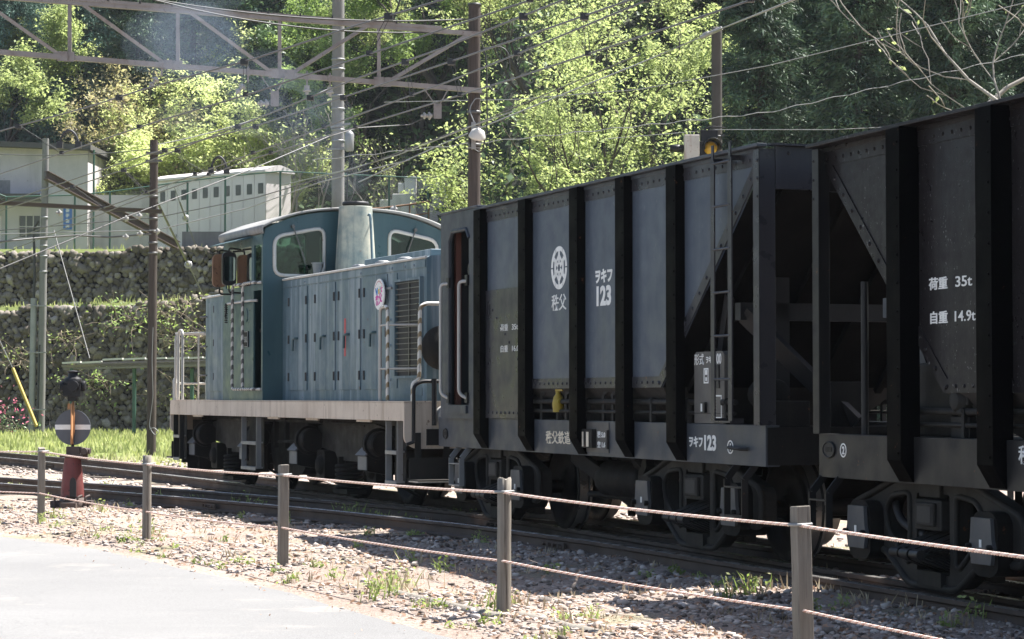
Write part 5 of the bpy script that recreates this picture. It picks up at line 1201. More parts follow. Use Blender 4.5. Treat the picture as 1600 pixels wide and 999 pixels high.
# bogies
def loco_bogie(cx):
    b = bpy.data.objects.new('bogie', None); COL.objects.link(b); b.parent = lo; b.location = (cx, 0, 0)
    h = 1.0
    for sx in (-1, 1):
        for sy in (-1, 1): w = MB(); wheel_shape(w, sx*h, sy*0.555, 0.43, sy); w.build('wheel', M['wheel'], b)
        a = MB(); a.cyl((sx*h, -0.95, 0.43), (sx*h, 0.95, 0.43), 0.075, n=14); a.build('axle', M['wheel'], b)
    for sy in (-1, 1):
        P = [(-1.35, 0.92), (-1.35, 0.66), (-0.62, 0.60), (-0.50, 0.50), (0.50, 0.50), (0.62, 0.60), (1.35, 0.66), (1.35, 0.92), (0.9, 0.97), (-0.9, 0.97)]
        f = MB(); f.prism(P, 'xz', sy*0.86, sy*0.99); f.bx(-0.55, 0.55, sy*0.99, sy*1.0, 0.93, 0.96); f.build('bogie_frame', M['under_grey'], b, bevel=0.01)
        s = MB(); pts = []
        for k in range(6*14+1):
            t = 2*math.pi*k/14; pts.append((0.16*math.cos(t), sy*0.98 + 0.16*math.sin(t), 0.17 + 0.31*k/84))
        s.tube(pts, 0.022, 8); o = s.build('coil_spring', M['under'], b); o.location = (0.08, 0, 0)
        s = MB(); s.bx(-0.2, 0.36, sy*0.84, sy*1.10, 0.10, 0.155); s.bx(0.28, 0.34, sy*0.9, sy*1.05, 0.155, 0.55); s.build('spring_seat', M['under'], b)
        for sx in (-1, 1):
            x = sx*h
            a = MB(); a.prism(rounded(x-0.17, x+0.17, 0.24, 0.62, 0.06), 'xz', sy*0.84, sy*1.06); a.lathe([(0.0, sy*0.05), (0.09, sy*0.05), (0.12, sy*0.02), (0.13, 0)], (x, sy*1.06, 0.43), 'Y', 18); a.build('axle_box', M['under'], b, bevel=0.01)
            q = sx*1.40                                          # brake cylinder and sand box at the outer corners
            c = MB(); c.lathe([(0.0, -0.20), (0.14, -0.20), (0.155, -0.17), (0.155, -0.02), (0.185, -0.02), (0.185, 0.02), (0.16, 0.02), (0.16, 0.14), (0.09, 0.18), (0.05, 0.34), (0, 0.34)], (q*0.98, sy*1.10, 0.74), 'X', 26, smooth=False)
            c.build('brake_cylinder', M['under'], b)
            c = MB(); c.lathe([(0.187, -0.012), (0.19, 0.0), (0.187, 0.012)], (q*0.98, sy*1.10, 0.74), 'X', 22); c.build('cylinder_ring', M['under_grey'], b)
            x0 = q + 0.02; x1 = q + 0.36
            sb = MB(); sb.prism([(sy*0.92, 0.36), (sy*1.24, 0.42), (sy*1.24, 0.60), (sy*1.08, 0.76), (sy*0.92, 0.76)], 'yz', x0, x1); sbo = sb.build('sand_box', M['under'], b, bevel=0.006)  # black body: the shade on its ends is put into the colour
            sb = MB(); sb.bx(x0+0.01, x1-0.01, sy*1.2405, sy*1.25, 0.43, 0.59); sb.add([(x0-0.01, sy*1.265, 0.595), (x1+0.01, sy*1.265, 0.595), (x1+0.01, sy*1.075, 0.785), (x0-0.01, sy*1.075, 0.785), (x0-0.01, sy*1.28, 0.605), (x1+0.01, sy*1.28, 0.605), (x1+0.01, sy*1.085, 0.80), (x0-0.01, sy*1.085, 0.80)], [(3,2,1,0),(4,5,6,7),(0,1,5,4),(1,2,6,5),(2,3,7,6),(3,0,4,7)])
            sb.build('sand_box_lid', M['sandbox'], b)  # lid, plus a pale plate painting the lit outer face
            sp = MB(); sp.tube(bend([(q+0.18, sy*1.0, 0.38), (q+0.18, sy*0.8, 0.25), (q*0.96, sy*0.56, 0.10)], 0.1), 0.02, 6); sp.bar((sx*(h+0.50), sy*0.555, 0.25), (sx*(h+0.50), sy*0.555, 0.7), 0.10, 0.06, up=(1, 0, 0)); sp.build('sand_pipe', M['under'], b)
    t = MB(); t.bx(-0.25, 0.25, -0.84, 0.84, 0.42, 0.8); t.bx(-1.4, -1.3, -0.85, 0.85, 0.66, 0.9); t.bx(1.3, 1.4, -0.85, 0.85, 0.66, 0.9); t.build('bogie_bolster', M['under'], b)
loco_bogie(2.5); loco_bogie(-2.70)
tk = MB(); tk.prism(round_poly([(-0.98, 0.95), (-0.98, 0.60), (-0.70, 0.26), (0.55, 0.26), (0.8, 0.5), (0.8, 0.95)], 0.25), 'xz', -0.98, 0.98); tk.build('fuel_tank', M['under'], lo, bevel=0.01)
tk = MB(); tk.bx(XR+0.1, XL-0.1, -0.95, 0.95, 0.95, 1.09)
for x in (0.0, -0.5, 0.9, 1.0): tk.bar((x, 1.15, 1.03), (x, 1.15, 0.62), 0.06, 0.06, up=(1, 0, 0))
tk.cyl((-2.0, 1.15, 0.985), (2.2, 1.15, 0.985), 0.025, n=8); tk.cyl((0.9, 1.1, 0.28), (0.9, 1.1, 0.62), 0.09, n=14); tk.cyl((-1.1, 1.2, 0.72), (-0.3, 1.2, 0.70), 0.018, n=8)
for x in (4.3, -5.3): tk.bx(x-0.3, x+0.3, -1.1, 1.1, 0.78, 0.95)
tk.build('underframe', M['under'], lo)
hs = MB(); hs.tube(bend([(XL, 0.4, 0.9), (XL+0.2, 0.4, 0.8), (XL+0.25, 0.4, 0.45), (XL+0.1, 0.4, 0.4)], 0.1), 0.025, 8); hs.build('air_hose', M['rubber'], lo); hs = MB(); hs.bx(XL-0.3, XL-0.25, 1.0, 1.3, 0.3, 0.8); hs.build('hose_bracket', M['rubber'], lo)
gd = MB(); gd.bx(4.5, 4.54, -1.2, 1.2, 0.18, 0.55); gd.bx(4.35, 4.50, 1.0, 1.06, 0.18, 0.8); gd.bx(4.35, 4.50, -1.06, -1.0, 0.18, 0.8); gd.build('rail_guard', M['black'], lo)
# ------------------------------------------------------------------ rope fence along the road
posts = [((64, 822), 700, 'square'), ((229, 848), 712, 'round'), ((442, 890), 728, 'square'), ((787, 965), 748, 'round'), ((1258, 1045), 790, 'slant')]
fence = empty('rope_fence', 'low fence of weathered grey wooden posts strung with two pinkish twisted ropes', 'fence')
PB = []
plabels = ['squared grey post, leftmost', 'rounded dark topped post', 'squared light grey post', 'round brownish post with split top', 'squared grey post leaning slightly, nearest the camera']
for i, ((px, py), top, kind) in enumerate(posts):
    b = atz(px, py, -0.19); t = at(px + (-8 if i == 4 else 1), top, b.y); PB.append((b, t.z))
    mb = MB(); hgt = t.z + 0.35; rr = random.Random(i+3)
    r0 = (0.044, 0.046, 0.046, 0.048, 0.050)[i]; n = 14 if kind == 'round' else 4
    prof = []
    for k in range(9):
        u = k/8; z = -0.16 + hgt*u
        ring = []
        for q in range(n):
            a = 2*math.pi*q/n + (math.pi/4 + 0.35 if n == 4 else 0)
            rad = r0*(1.25 if n == 4 else 1.0)*(1.04 - 0.06*u)*(1 + rr.uniform(-0.03, 0.03)); ring.append(((t.x-b.x)*u + rad*math.cos(a), rad*math.sin(a), z + (rr.uniform(-.012, .012) if k == 8 else 0)))
        prof.append(ring)
    vs = [p for r in prof for p in r]; fs = [(k*n+q, k*n+(q+1) % n, (k+1)*n+(q+1) % n, (k+1)*n+q) for k in range(8) for q in range(n)] + [tuple(range(8*n, 9*n))]
    mb.add(vs, fs, n > 4); o = mb.build('post', M['wood_post'], fence, loc=(b.x, b.y, b.z), bevel=0.006 if n == 4 else 0, label='weathered ' + plabels[i])
P0 = atz(-190, 800, -0.17); P6 = Vector((3.05, 8.6, -0.19))
def strand(pts, r, name, label):
    """Three-strand twisted rope: each strand its own island of colour."""
    path = [Vector(p) for p in pts]; dense = []
    for i in range(len(path)-1):
        a, b = path[i], path[i+1]; L = (b-a).length; m = max(4, int(L/0.012))
        for k in range(m):
            u = k/m; p = a.lerp(b, u); p.z -= 0.014*4*u*(1-u)*min(1, L/3); dense.append(p)
    dense.append(path[-1]); D = np.array([p[:] for p in dense]); m = len(D)
    T = np.gradient(D, axis=0); T /= np.linalg.norm(T, axis=1)[:, None]
    U = np.cross(T, [0, 0, 1.0]); U /= np.linalg.norm(U, axis=1)[:, None]; Wv = np.cross(U, T)
    s = np.concatenate([[0], np.cumsum(np.linalg.norm(np.diff(D, axis=0), axis=1))]); VV, FF = [], []; nb = 0
    for k in range(3):
        ph = s/0.075*2*math.pi + k*2*math.pi/3; C = D + (U*np.cos(ph)[:, None] + Wv*np.sin(ph)[:, None])*r*0.55
        ring = np.stack([C + (U*math.cos(a) + Wv*math.sin(a))*r*0.55 for a in np.arange(6)*math.pi/3], 1); VV.append(ring.reshape(-1, 3))
        i, j = np.meshgrid(np.arange(m-1), np.arange(6), indexing='ij'); i, j = i.ravel(), j.ravel(); FF.append(nb + np.stack([i*6+j, i*6+(j+1) % 6, (i+1)*6+(j+1) % 6, (i+1)*6+j], 1)); nb += m*6
    o = big_mesh(name, np.concatenate(VV), np.concatenate(FF), M['rope'], fence, smooth=True); o['label'] = label
def rope_pts(pixs):
    out = []
    for (px, py), (b, tz) in zip(pixs, PB):
        q = at(px, py, b.y - 0.055); out.append(q)
    return out
up = rope_pts([(66, 706), (230, 726), (443, 743), (788, 770), (1252, 822)]); low = rope_pts([(62, 771), (229, 800), (441, 825), (786, 877), (1257, 955)])
for p_, h_ in ((P0, 0.9), (P6, 0.9)):                              # the posts just outside the frame at both ends
    mb = MB(); mb.tube([(0, 0, -0.15), (0, 0, 0.5), (0.004, 0, h_)], 0.048, 12); mb.build('post', M['wood_post'], fence, loc=(p_.x, p_.y + 0.055, -0.19))
strand([Vector((P0.x, P0.y, up[0].z - 0.03))] + up + [Vector((P6.x, P6.y, up[-1].z - 0.02))], 0.0092, 'rope', 'upper rope')
for p_, h_ in ((P0, 0.9), (P6, 0.9)):                              # the posts just outside the frame at both ends
    mb = MB(); mb.tube([(0, 0, -0.15), (0, 0, 0.5), (0.004, 0, h_)], 0.048, 12); mb.build('post', M['wood_post'], fence, loc=(p_.x, p_.y + 0.055, -0.19))
strand([Vector((P0.x, P0.y, low[0].z))] + low + [Vector((P6.x, P6.y, low[-1].z))], 0.008, 'rope', 'lower rope')
for q, (b, tz) in list(zip(up, PB))[:]:
    mb = MB(); pts = [(q.x + 0.062*math.cos(k*math.pi/8), q.y + 0.055 + 0.062*math.sin(k*math.pi/8), q.z + 0.004*k/8) for k in range(17)]; mb.tube(pts, 0.009, 6); mb.build('rope_loop', M['galv'], fence)

# ------------------------------------------------------------------ point indicator
sw = atz(113, 793, -0.16); si = empty('switch_stand', 'old red cast iron points stand with blue grey disc, orange arrow and black lamp', 'switch stand', (sw.x, sw.y, -0.16))
mb = MB(); mb.lathe([(0.20, 0.0), (0.21, 0.06), (0.17, 0.10), (0.135, 0.16)], (0, 0, 0), 'Z', 16); mb.bx(-0.27, 0.27, -0.12, 0.12, 0, 0.09); mb.bx(-0.10, 0.10, -0.3, 0.3, 0.0, 0.07)
for x in (-0.2, -0.06, 0.1, 0.2): mb.tube(bend([(x, -0.16, 0.0), (x, -0.18, 0.14), (x+0.05, -0.12, 0.16)], 0.03), 0.016, 6)
mb.build('stand_foot', M['iron'], si)
mb = MB(); n = 20
prof = [(0.155, 0.14), (0.150, 0.25), (0.125, 0.50), (0.105, 0.66)]; mb.lathe(prof, (0, 0, 0), 'Z', n); mb.build('stand_body', M['red_cast'], si)
mb = MB(); P = [(-0.042, 0.14), (-0.042, 0.33), (-0.03, 0.38), (0.0, 0.40), (0.03, 0.38), (0.042, 0.33), (0.042, 0.14)]; mb.prism([(x+0.035, z) for x, z in P], 'xz', -0.160, -0.135); mb.build('body_slot', M['rubber'], si)
mb = MB(); mb.bx(-0.15, 0.15, -0.12, 0.12, 0.66, 0.70); mb.bx(-0.07, 0.10, -0.09, 0.09, 0.70, 0.80); mb.cyl((0.05, -0.02, 0.76), (0.24, -0.04, 0.74), 0.04, n=10); mb.cyl((0.17, -0.12, 0.74), (0.17, 0.05, 0.74), 0.045, n=10); mb.bx(0.12, 0.2, -0.06, 0.02, 0.62, 0.72); mb.build('lever_head', M['iron'], si)
mb = MB(); mb.cyl((0, 0, 0.78), (0, 0, 1.40), 0.02, n=10); mb.build('spindle', M['black'], si)
mb = MB(); mb.cyl((0, -0.012, 1.055), (0, 0.012, 1.055), 0.235, n=40); dc = mb.build('target_disc', M['disc'], si)
mb = MB(); mb.bx(-0.232, 0.232, -0.0155, -0.0125, 1.025, 1.09); mb.build('white_bar', M['white_paint'], dc)
for a, b_, oy in ((0.0, 1.0, 0), ):
    mb = MB(); mb.add([(0.004, -0.03, 0.83), (0.0, -0.16, 0.96), (0.0, -0.16, 1.36), (0.004, -0.03, 1.40), (0.016, -0.03, 0.83), (0.012, -0.16, 0.96), (0.012, -0.16, 1.36), (0.016, -0.03, 1.40)], [(0,1,2,3),(7,6,5,4),(0,4,5,1),(1,5,6,2),(2,6,7,3),(3,7,4,0)])
    P = [(-0.022, 0.84), (-0.008, 0.82), (0.034, 1.0), (0.030, 1.30), (0.012, 1.40), (-0.018, 1.30)]; mb.prism(P, 'xz', -0.05, -0.03); mb.prism([(-0.075, 1.29), (-0.04, 1.29), (-0.04, 1.36), (-0.055, 1.375), (-0.075, 1.36)], 'xz', 0.02, 0.035); mb.build('arrow_target', M['orange'], si)
lm = MB(); lm.bx(-0.115, 0.115, -0.115, 0.115, 1.46, 1.62); lm.lathe([(0.115, 0), (0.125, 0.04), (0.11, 0.08), (0.07, 0.10), (0.06, 0.15)], (0, 0, 1.62), 'Z', 20); lm.lathe([(0.06, 0), (0.085, 0.015), (0.085, 0.025), (0.0, 0.04)], (0, 0, 1.77), 'Z', 20)
for a, b_ in ((0.03, -1), (-0.03, 1)): lm.lathe([(0.062, b_*0.115), (0.072, b_*0.13), (0.07, b_*0.175), (0.058, b_*0.175)], (0.03, 0, 1.60), 'Y', 18)
for b_ in (-1, 1): lm.lathe([(0.062, b_*0.115), (0.072, b_*0.13), (0.07, b_*0.165), (0.058, b_*0.165)], (0, 0, 1.60), 'X', 18)
lm.bx(-0.06, 0.06, -0.06, 0.06, 1.40, 1.46); lm.tube([(-0.13, -0.08, 1.6), (-0.16, -0.1, 1.52), (-0.1, -0.12, 1.47), (0.0, -0.13, 1.5)], 0.008, 6)
la_ = lm.build('indicator_lamp', M['black'], si, bevel=0.006)
mb = MB(); mb.lathe([(0.0, -0.165), (0.04, -0.16), (0.06, -0.145)], (0.03, 0, 1.60), 'Y', 18); mb.build('lens', M['lens_dark'], la_)
mb = MB(); mb.lathe([(0.0, 0.155), (0.04, 0.15), (0.06, 0.135)], (0, 0, 1.60), 'X', 18); mb.lathe([(0.0, -0.155), (0.04, -0.15), (0.06, -0.135)], (0, 0, 1.60), 'X', 18); mb.build('side_lens', M['amber'] if False else M['galv'], la_)

# ------------------------------------------------------------------ poles
def ring_band(par, x, y, z, r, h=0.05, mat='wire'):
    mb = MB(); mb.lathe([(r, 0), (r+0.012, 0.004), (r+0.012, h), (r, h)], (x, y, z), 'Z', 16); mb.build('band', M[mat], par)
def cross_arm(par, a, b, w, h, mat='wire'):
    mb = MB(); mb.bar(a, b, w, h); mb.build('bracket', M[mat], par)
def pole(name, label, px, py_base, Y, top_z, r0, r1, mat, z0=-0.2, n=18, group='line poles', lean=0.0):
    b = at(px, py_base, Y); o = empty(name, label, 'pole', (b.x, Y, z0), 0, group)
    mb = MB(); H = top_z - z0; k = 12; rr = random.Random(int(px))
    mb.tube([(lean*H*i/k + rr.uniform(-.006, .006), 0, H*i/k) for i in range(k+1)], r0, n, radii=[r0 + (r1-r0)*i/k for i in range(k+1)]); mb.build('shaft', mat, o)
    return o, b
pw, bw = pole('wooden_pole', 'tall dark wooden pole behind the guard cabin, carrying the beam and a lamp', 741, 300, 53.0, 10.28, 0.150, 0.138, M['wood_pole'])
mb = MB(); mb.lathe([(0.145, 0), (0.16, 0.02), (0.15, 0.06), (0.0, 0.08)], (0, 0, 10.42), 'Z', 16); mb.build('pole_cap', M['wire_dark'], pw)
for z in (7.95, 8.42, 7.2): ring_band(pw, 0, 0, z, 0.143, 0.07)
cross_arm(pw, (-0.15, -0.05, 8.45), (0.23, -0.05, 8.4), 0.05, 0.06)
mb = MB(); mb.tube(bend([(0.16, -0.1, 9.6), (0.28, -0.12, 9.2), (0.30, -0.12, 7.6), (0.17, -0.15, 7.0), (-0.1, -0.16, 7.2), (-0.12, -0.16, 7.45)], 0.3), 0.018, 6); mb.tube(bend([(0.2, -0.08, 9.45), (0.75, -0.1, 9.5), (0.85, -0.1, 8.9), (0.5, -0.1, 8.4), (0.3, -0.1, 8.6)], 0.4), 0.014, 6); mb.build('cable', M['wire_dark'], pw)
pc, bc = pole('concrete_pole', 'grey concrete pole rising behind the locomotive cab', 528, 300, 64.0, 13.8, 0.185, 0.165, M['concrete_pole'])
for py in (95, 110, 152, 172, 205, 222): ring_band(pc, 0, 0, at(528, py, 64).z + 0.2, 0.178, 0.05, 'galv')
cross_arm(pc, (-0.2, -0.18, 8.9), (0.35, -0.18, 9.0), 0.06, 0.06, 'galv'); cross_arm(pc, (-0.3, -0.18, 8.3), (0.3, -0.18, 8.3), 0.04, 0.05, 'galv')
q = at(546, 222, 63.7); jb = empty('cable_canister', 'grey cylindrical cable joint box on the side of the concrete pole', 'junction box', (q.x, q.y, q.z))
mb = MB(); mb.lathe([(0.10, -0.26), (0.115, -0.22), (0.13, 0.2), (0.10, 0.26), (0.03, 0.32), (0, 0.33)], (0, 0, 0), 'Z', 16); mb.bar((-0.12, 0.1, -0.15), (-0.32, 0.25, -0.15), 0.05, 0.05); mb.build('canister_body', M['galv'], jb)
mb = MB(); mb.tube(bend([(0, 0, -0.25), (0.02, 0, -0.6), (-0.05, 0, -0.8), (-0.1, 0.1, -2.5)], 0.1), 0.02, 6); mb.tube(bend([(0.05, 0, -0.25), (0.1, 0, -0.5), (0.03, 0, -0.9)], 0.1), 0.015, 6); mb.build('cable', M['wire_dark'], jb)
pl_, bl_ = pole('wooden_pole', 'slim dark wooden pole left of the locomotive with a wire hanging down it', 236, 712, 57.3, 7.62, 0.118, 0.10, M['wood_pole'], lean=0.0045)
for z in (7.45, 7.25, 6.4, 5.85, 5.25, 5.0): ring_band(pl_, z*0.0045, 0, z, 0.106, 0.06)
for z in (7.5, 7.3): cross_arm(pl_, (-0.15, -0.12, z), (0.25, -0.12, z), 0.05, 0.05)
mb = MB(); mb.tube(bend([(0.05, -0.12, 3.2), (0.03, -0.125, 2.4), (0.06, -0.125, 1.5), (-0.03, -0.15, 0.75), (0.12, -0.2, 0.55), (0.24, -0.2, 0.62), (0.1, -0.2, 0.75), (-0.02, -0.15, 0.7)], 0.1), 0.009, 5); mb.build('loose_wire', M['galv'], pl_)
pf, bf = pole('concrete_pole', 'far grey concrete pole at the left edge with a pipe strapped to it', 63, 668, 90.0, 11.3, 0.165, 0.125, M['concrete_pole'], lean=0.012)
mb = MB(); mb.tube([(-0.33, -0.05, 0), (-0.27, -0.05, 5.3)], 0.125, 12); mb.build('cable_pipe', M['galv'], pf)
mb = MB(); mb.tube(bend([(-0.27, -0.05, 5.3), (-0.25, -0.05, 6.6), (-0.3, -0.05, 8.0), (-0.1, -0.1, 8.3)], 0.2), 0.05, 8); mb.tube([(-0.08, -0.17, 0.3), (-0.02, -0.15, 3.5)], 0.035, 6)
mb.build('cable', M['wire_dark'], pf)
for z in (1.0, 3.2, 5.0): cross_arm(pf, (-0.45, -0.18, z), (0.25, -0.18, z), 0.04, 0.05, 'galv')
for z in (6.3, 6.9, 7.3, 7.6, 8.4, 9.5): ring_band(pf, z*0.012, 0, z, 0.145, 0.06, 'galv')
pr, br_ = pole('steel_pole', 'plain brown grey pole with rounded top in front of the cedars', 1120, 220, 62.0, 11.05, 0.150, 0.143, M['dark_pole'])
mb = MB(); mb.lathe([(0.145, 0), (0.14, 0.06), (0.09, 0.12), (0, 0.14)], (0, 0, 11.25), 'Z', 16); mb.build('pole_cap', M['dark_pole'], pr)
cross_arm(pr, (-0.5, -0.1, 8.5), (0.2, -0.1, 8.45), 0.05, 0.06, 'wire_dark'); ring_band(pr, 0, 0, 8.4, 0.152, 0.06, 'wire_dark')
# floodlamp on the wooden pole
q = at(746, 211, 52.6); fl = empty('floodlamp', 'white enamelled lamp shade with clear bulb on the dark wooden pole', 'lamp', tuple(q))
mb = MB(); mb.lathe([(0.05, 0.16), (0.07, 0.14), (0.15, 0.09), (0.19, -0.02), (0.20, -0.05), (0.185, -0.05), (0.14, 0.07), (0.05, 0.12)], (0, 0, 0), 'Z', 24); sh = mb.build('lamp_shade', M['trim'], fl); sh.rotation_euler = (0.55, 0.2, 0)
mb = MB(); mb.lathe([(0.0, -0.10), (0.09, -0.08), (0.16, -0.03), (0.17, 0.0), (0.06, 0.03)], (0, 0, 0), 'Z', 20); o = mb.build('lamp_globe', M['lamp_lens'], fl); o.rotation_euler = (0.55, 0.2, 0)
mb = MB(); mb.lathe([(0.0, -0.05), (0.04, -0.02), (0.05, 0.03), (0.03, 0.08)], (0, 0, 0), 'Z', 14); o = mb.build('bulb', M['cream'], fl); o.rotation_euler = (0.55, 0.2, 0)
mb = MB(); mb.bx(-0.14, -0.04, 0.04, 0.12, -0.32, 0.30); mb.tube(bend([(-0.08, 0.06, 0.3), (-0.2, 0.1, 0.6), (-0.05, 0.15, 0.85), (0.05, 0.2, 0.85)], 0.12), 0.014, 6); mb.bar((-0.25, 0.13, 0.2), (0.12, 0.13, 0.2), 0.02, 0.02); mb.bar((-0.25, 0.13, -0.28), (0.05, 0.13, -0.28), 0.02, 0.02); mb.build('lamp_bracket', M['galv'], fl)
# signal
q = at(1080, 240, 60.5); sg = empty('railway_signal', 'railway signal with rust streaked white box and hooded amber light', 'signal', (q.x, q.y, -0.2))
qz = q.z + 0.2
mb = MB(); mb.cyl((0.1, 0.15, 0), (0.1, 0.15, qz+0.2), 0.07, n=14); mb.build('signal_mast', M['dark_pole'], sg)
mb = MB(); mb.bx(-0.19, 0.20, -0.20, 0.12, qz-0.2, qz+0.47); mb.build('signal_box', weather('rust_streaked_white', (0.40, 0.375, 0.34), (0.50, 0.47, 0.43), 0.6, (0.22, 0.09, 0.05), 1.0, 0.6, (0.22, 0.07, 0.035), sx=8, sz=0.5, scale=1.4), sg, bevel=0.02)
mb = MB(); mb.lathe([(0.0, 0.0), (0.10, 0.0), (0.10, 0.35), (0, 0.35)], (-0.55, 0.0, qz+0.13), 'X', 14); mb.build('rear_lamp', M['black'], sg); mb = MB(); mb.bx(0.2, 0.30, -0.1, 0.1, qz-0.1, qz+0.3)
mb.bx(0.25, 0.7, 0.02, 0.28, qz-0.25, qz+0.62); mb.tube(bend([(0.3, 0.1, qz+0.6), (0.5, 0.1, qz+0.72), (0.9, 0.1, qz+0.68)], 0.1), 0.02, 6); mb.build('signal_head', M['black'], sg, bevel=0.02)
mb = MB(); n = 14; vs = []
for i in range(n+1):
    t = math.radians(-20 + 220*i/n)
    for d, rr in ((0.0, 0.20), (-0.34, 0.23)): vs.append((0.5 + rr*math.cos(t) - d*0.15, d, qz+0.15 + rr*math.sin(t)))
mb.add(vs, [(2*i, 2*i+1, 2*i+3, 2*i+2) for i in range(n)], True); o = mb.build('lamp_hood', M['black'], sg); so = o.modifiers.new('thick', 'SOLIDIFY'); so.thickness = 0.012
mb = MB(); mb.lathe([(0.0, -0.10), (0.08, -0.09), (0.15, -0.05), (0.175, 0.0)], (0.5, 0.0, qz+0.14), 'Y', 20); mb.build('signal_lens', M['amber'], sg)

# ------------------------------------------------------------------ gantry beam over the tracks
ga = empty('overhead_gantry', 'long weathered steel lattice beam carrying the overhead wires across the tracks', 'gantry')
A = at(752, 54, 52.8); G0 = at(-60, -9, 48.9); B_ = at(752, 142, 52.8); G1 = at(-60, 77, 48.9)
def gp(x, top):
    u = (x + 60)/812.0; a, b = (G0, A) if top else (G1, B_)
    # straight in space, so step by depth-true interpolation
    w0, w1 = 1/48.9, 1/52.8; w = w0 + (w1-w0)*u; t = (1/w - 48.9)/(52.8-48.9); return a.lerp(b, t)
mb = MB(); mb.bar(gp(-60, 1), gp(752, 1), 0.10, 0.10); 
mb.bar(gp(-60, 1) + Vector((0, -0.03, 0.075)), gp(690, 1) + Vector((0, -0.03, 0.075)), 0.07, 0.07); mb.build('top_chord', M['truss'], ga)
mb = MB(); mb.bar(gp(-60, 0), gp(752, 0), 0.10, 0.11); mb.build('bottom_chord', M['truss'], ga)
uT, uB = (G0 - A).normalized(), (G1 - B_).normalized()             # the beam goes on past the frame to its own pole
E0, E1 = G0 + uT*7.5, G1 + uB*7.5
mb = MB(); mb.bar(G0, E0, 0.10, 0.10); mb.bar(G0 + Vector((0, -0.03, 0.075)), E0 + Vector((0, -0.03, 0.075)), 0.07, 0.07); mb.build('top_chord', M['truss'], ga)
mb = MB(); mb.bar(G1, E1, 0.10, 0.11); mb.build('bottom_chord', M['truss'], ga)
for t0, t1 in ((0.0, 0.30), (0.62, 0.30), (0.66, 0.98)): mb = MB(); mb.bar(G0.lerp(E0, t0), G1.lerp(E1, t1), 0.075, 0.085, up=(0, 1, 0)); mb.build('lattice_brace', M['truss'], ga)
for t in (0.31, 0.65): mb = MB(); mb.bar(G0.lerp(E0, t), G1.lerp(E1, t), 0.075, 0.075, up=(0, 1, 0)); mb.build('lattice_post', M['truss'], ga)
mb = MB(); mb.tube([(E0.x - 0.05, E0.y + 0.2, -0.2), (E0.x - 0.05, E0.y + 0.2, E0.z + 0.6)], 0.15, 16, radii=[0.15, 0.13]); mb.build('end_pole', M['wood_pole'], ga)
for x in (109, 278, 437, 592): mb = MB(); mb.bar(gp(x, 1), gp(x, 0), 0.075, 0.075, up=(0, 1, 0)); mb.build('lattice_post', M['truss'], ga)
for a, b, ta, tb in ((-40, 98, 1, 0), (127, 262, 1, 0), (296, 428, 1, 0), (575, 452, 1, 0), (735, 603, 1, 0)):
    mb = MB(); mb.bar(gp(a, ta), gp(b, tb), 0.075, 0.085, up=(0, 1, 0)); mb.build('lattice_brace', M['truss'], ga)
for x in (98, 109, 262, 278, 428, 437, 452, 592, 603):
    p = gp(x, 0); mb = MB(); mb.bx(p.x-0.11, p.x+0.11, p.y-0.062, p.y-0.05, p.z-0.09, p.z+0.12); mb.build('gusset_plate', M['truss'], ga)
for k in range(14): p = gp(-30 + 50*k, 1) + Vector((0, -0.07, 0.10)); mb = MB(); mb.bx(p.x-0.02, p.x+0.02, p.y-0.03, p.y+0.03, p.z-0.02, p.z+0.05); mb.build('cable_clip', M['wire_dark'], ga)
def insulator(mb, c, d, r=0.10):
    r *= 0.72
    """One porcelain bell on a pin, pointing along d."""
    d = Vector(d).normalized(); c = Vector(c)
    mb.cyl(c - d*0.05, c + d*0.01, r*0.35, r*0.9, n=12); mb.cyl(c + d*0.01, c + d*0.035, r, r*0.95, n=14); mb.cyl(c + d*0.035, c + d*0.10, r*0.45, r*0.35, n=10)
def hanger(px, drop, kind, label):
    p = gp(px, 0); e = empty('insulator_hanger', label, 'insulator', tuple(p), 0, 'insulators hung from the gantry')
    m1_, m2_ = MB(), MB()
    if kind == 'Y':
        m1_.bar((-0.30, -0.06, -0.05), (-0.02, -0.06, -0.45), 0.07, 0.02); m1_.bar((0.24, -0.06, -0.05), (0.02, -0.06, -0.45), 0.07, 0.02); m1_.bx(-0.09, 0.09, -0.075, -0.05, -0.72, -0.38)
        insulator(m2_, (-0.17, -0.08, -0.66), (-1, -0.3, -0.05), 0.13); insulator(m2_, (-0.28, -0.1, -0.66), (-1, -0.3, -0.05), 0.11)
    else:
        m1_.cyl((0, -0.03, 0.12), (0, -0.03, -0.24), 0.018, n=8); m1_.bx(-0.04, 0.04, -0.08, 0.06, -0.07, 0.07)
        if kind == 'T': insulator(m2_, (-0.12, -0.05, -0.32), (-0.5, -0.3, -0.8), 0.13); insulator(m2_, (-0.20, -0.07, -0.42), (-0.5, -0.3, -0.8), 0.10)
        else: insulator(m2_, (0, -0.03, -0.30), (0, 0, -1), 0.135); m2_.cyl((0, -0.03, -0.2), (0, -0.03, -0.28), 0.06, n=10)
    m1_.build('hanger_bracket', M['truss'], e); m2_.build('porcelain_bell', M['porcelain'], e)
hanger(253, 0.4, 'T', 'tilted porcelain insulator under the left part of the gantry beam')
hanger(388, 0.4, 'T', 'tilted porcelain insulator just left of the first forked bracket')
hanger(430, 0.7, 'Y', 'forked white bracket with porcelain insulator left of the concrete pole')
hanger(480, 0.4, 'D', 'upright porcelain insulator between forked bracket and concrete pole')
hanger(516, 0.4, 'D', 'upright porcelain insulator touching the left edge of the concrete pole')
hanger(684, 0.7, 'Y', 'forked white bracket with porcelain insulator left of the dark wooden pole')

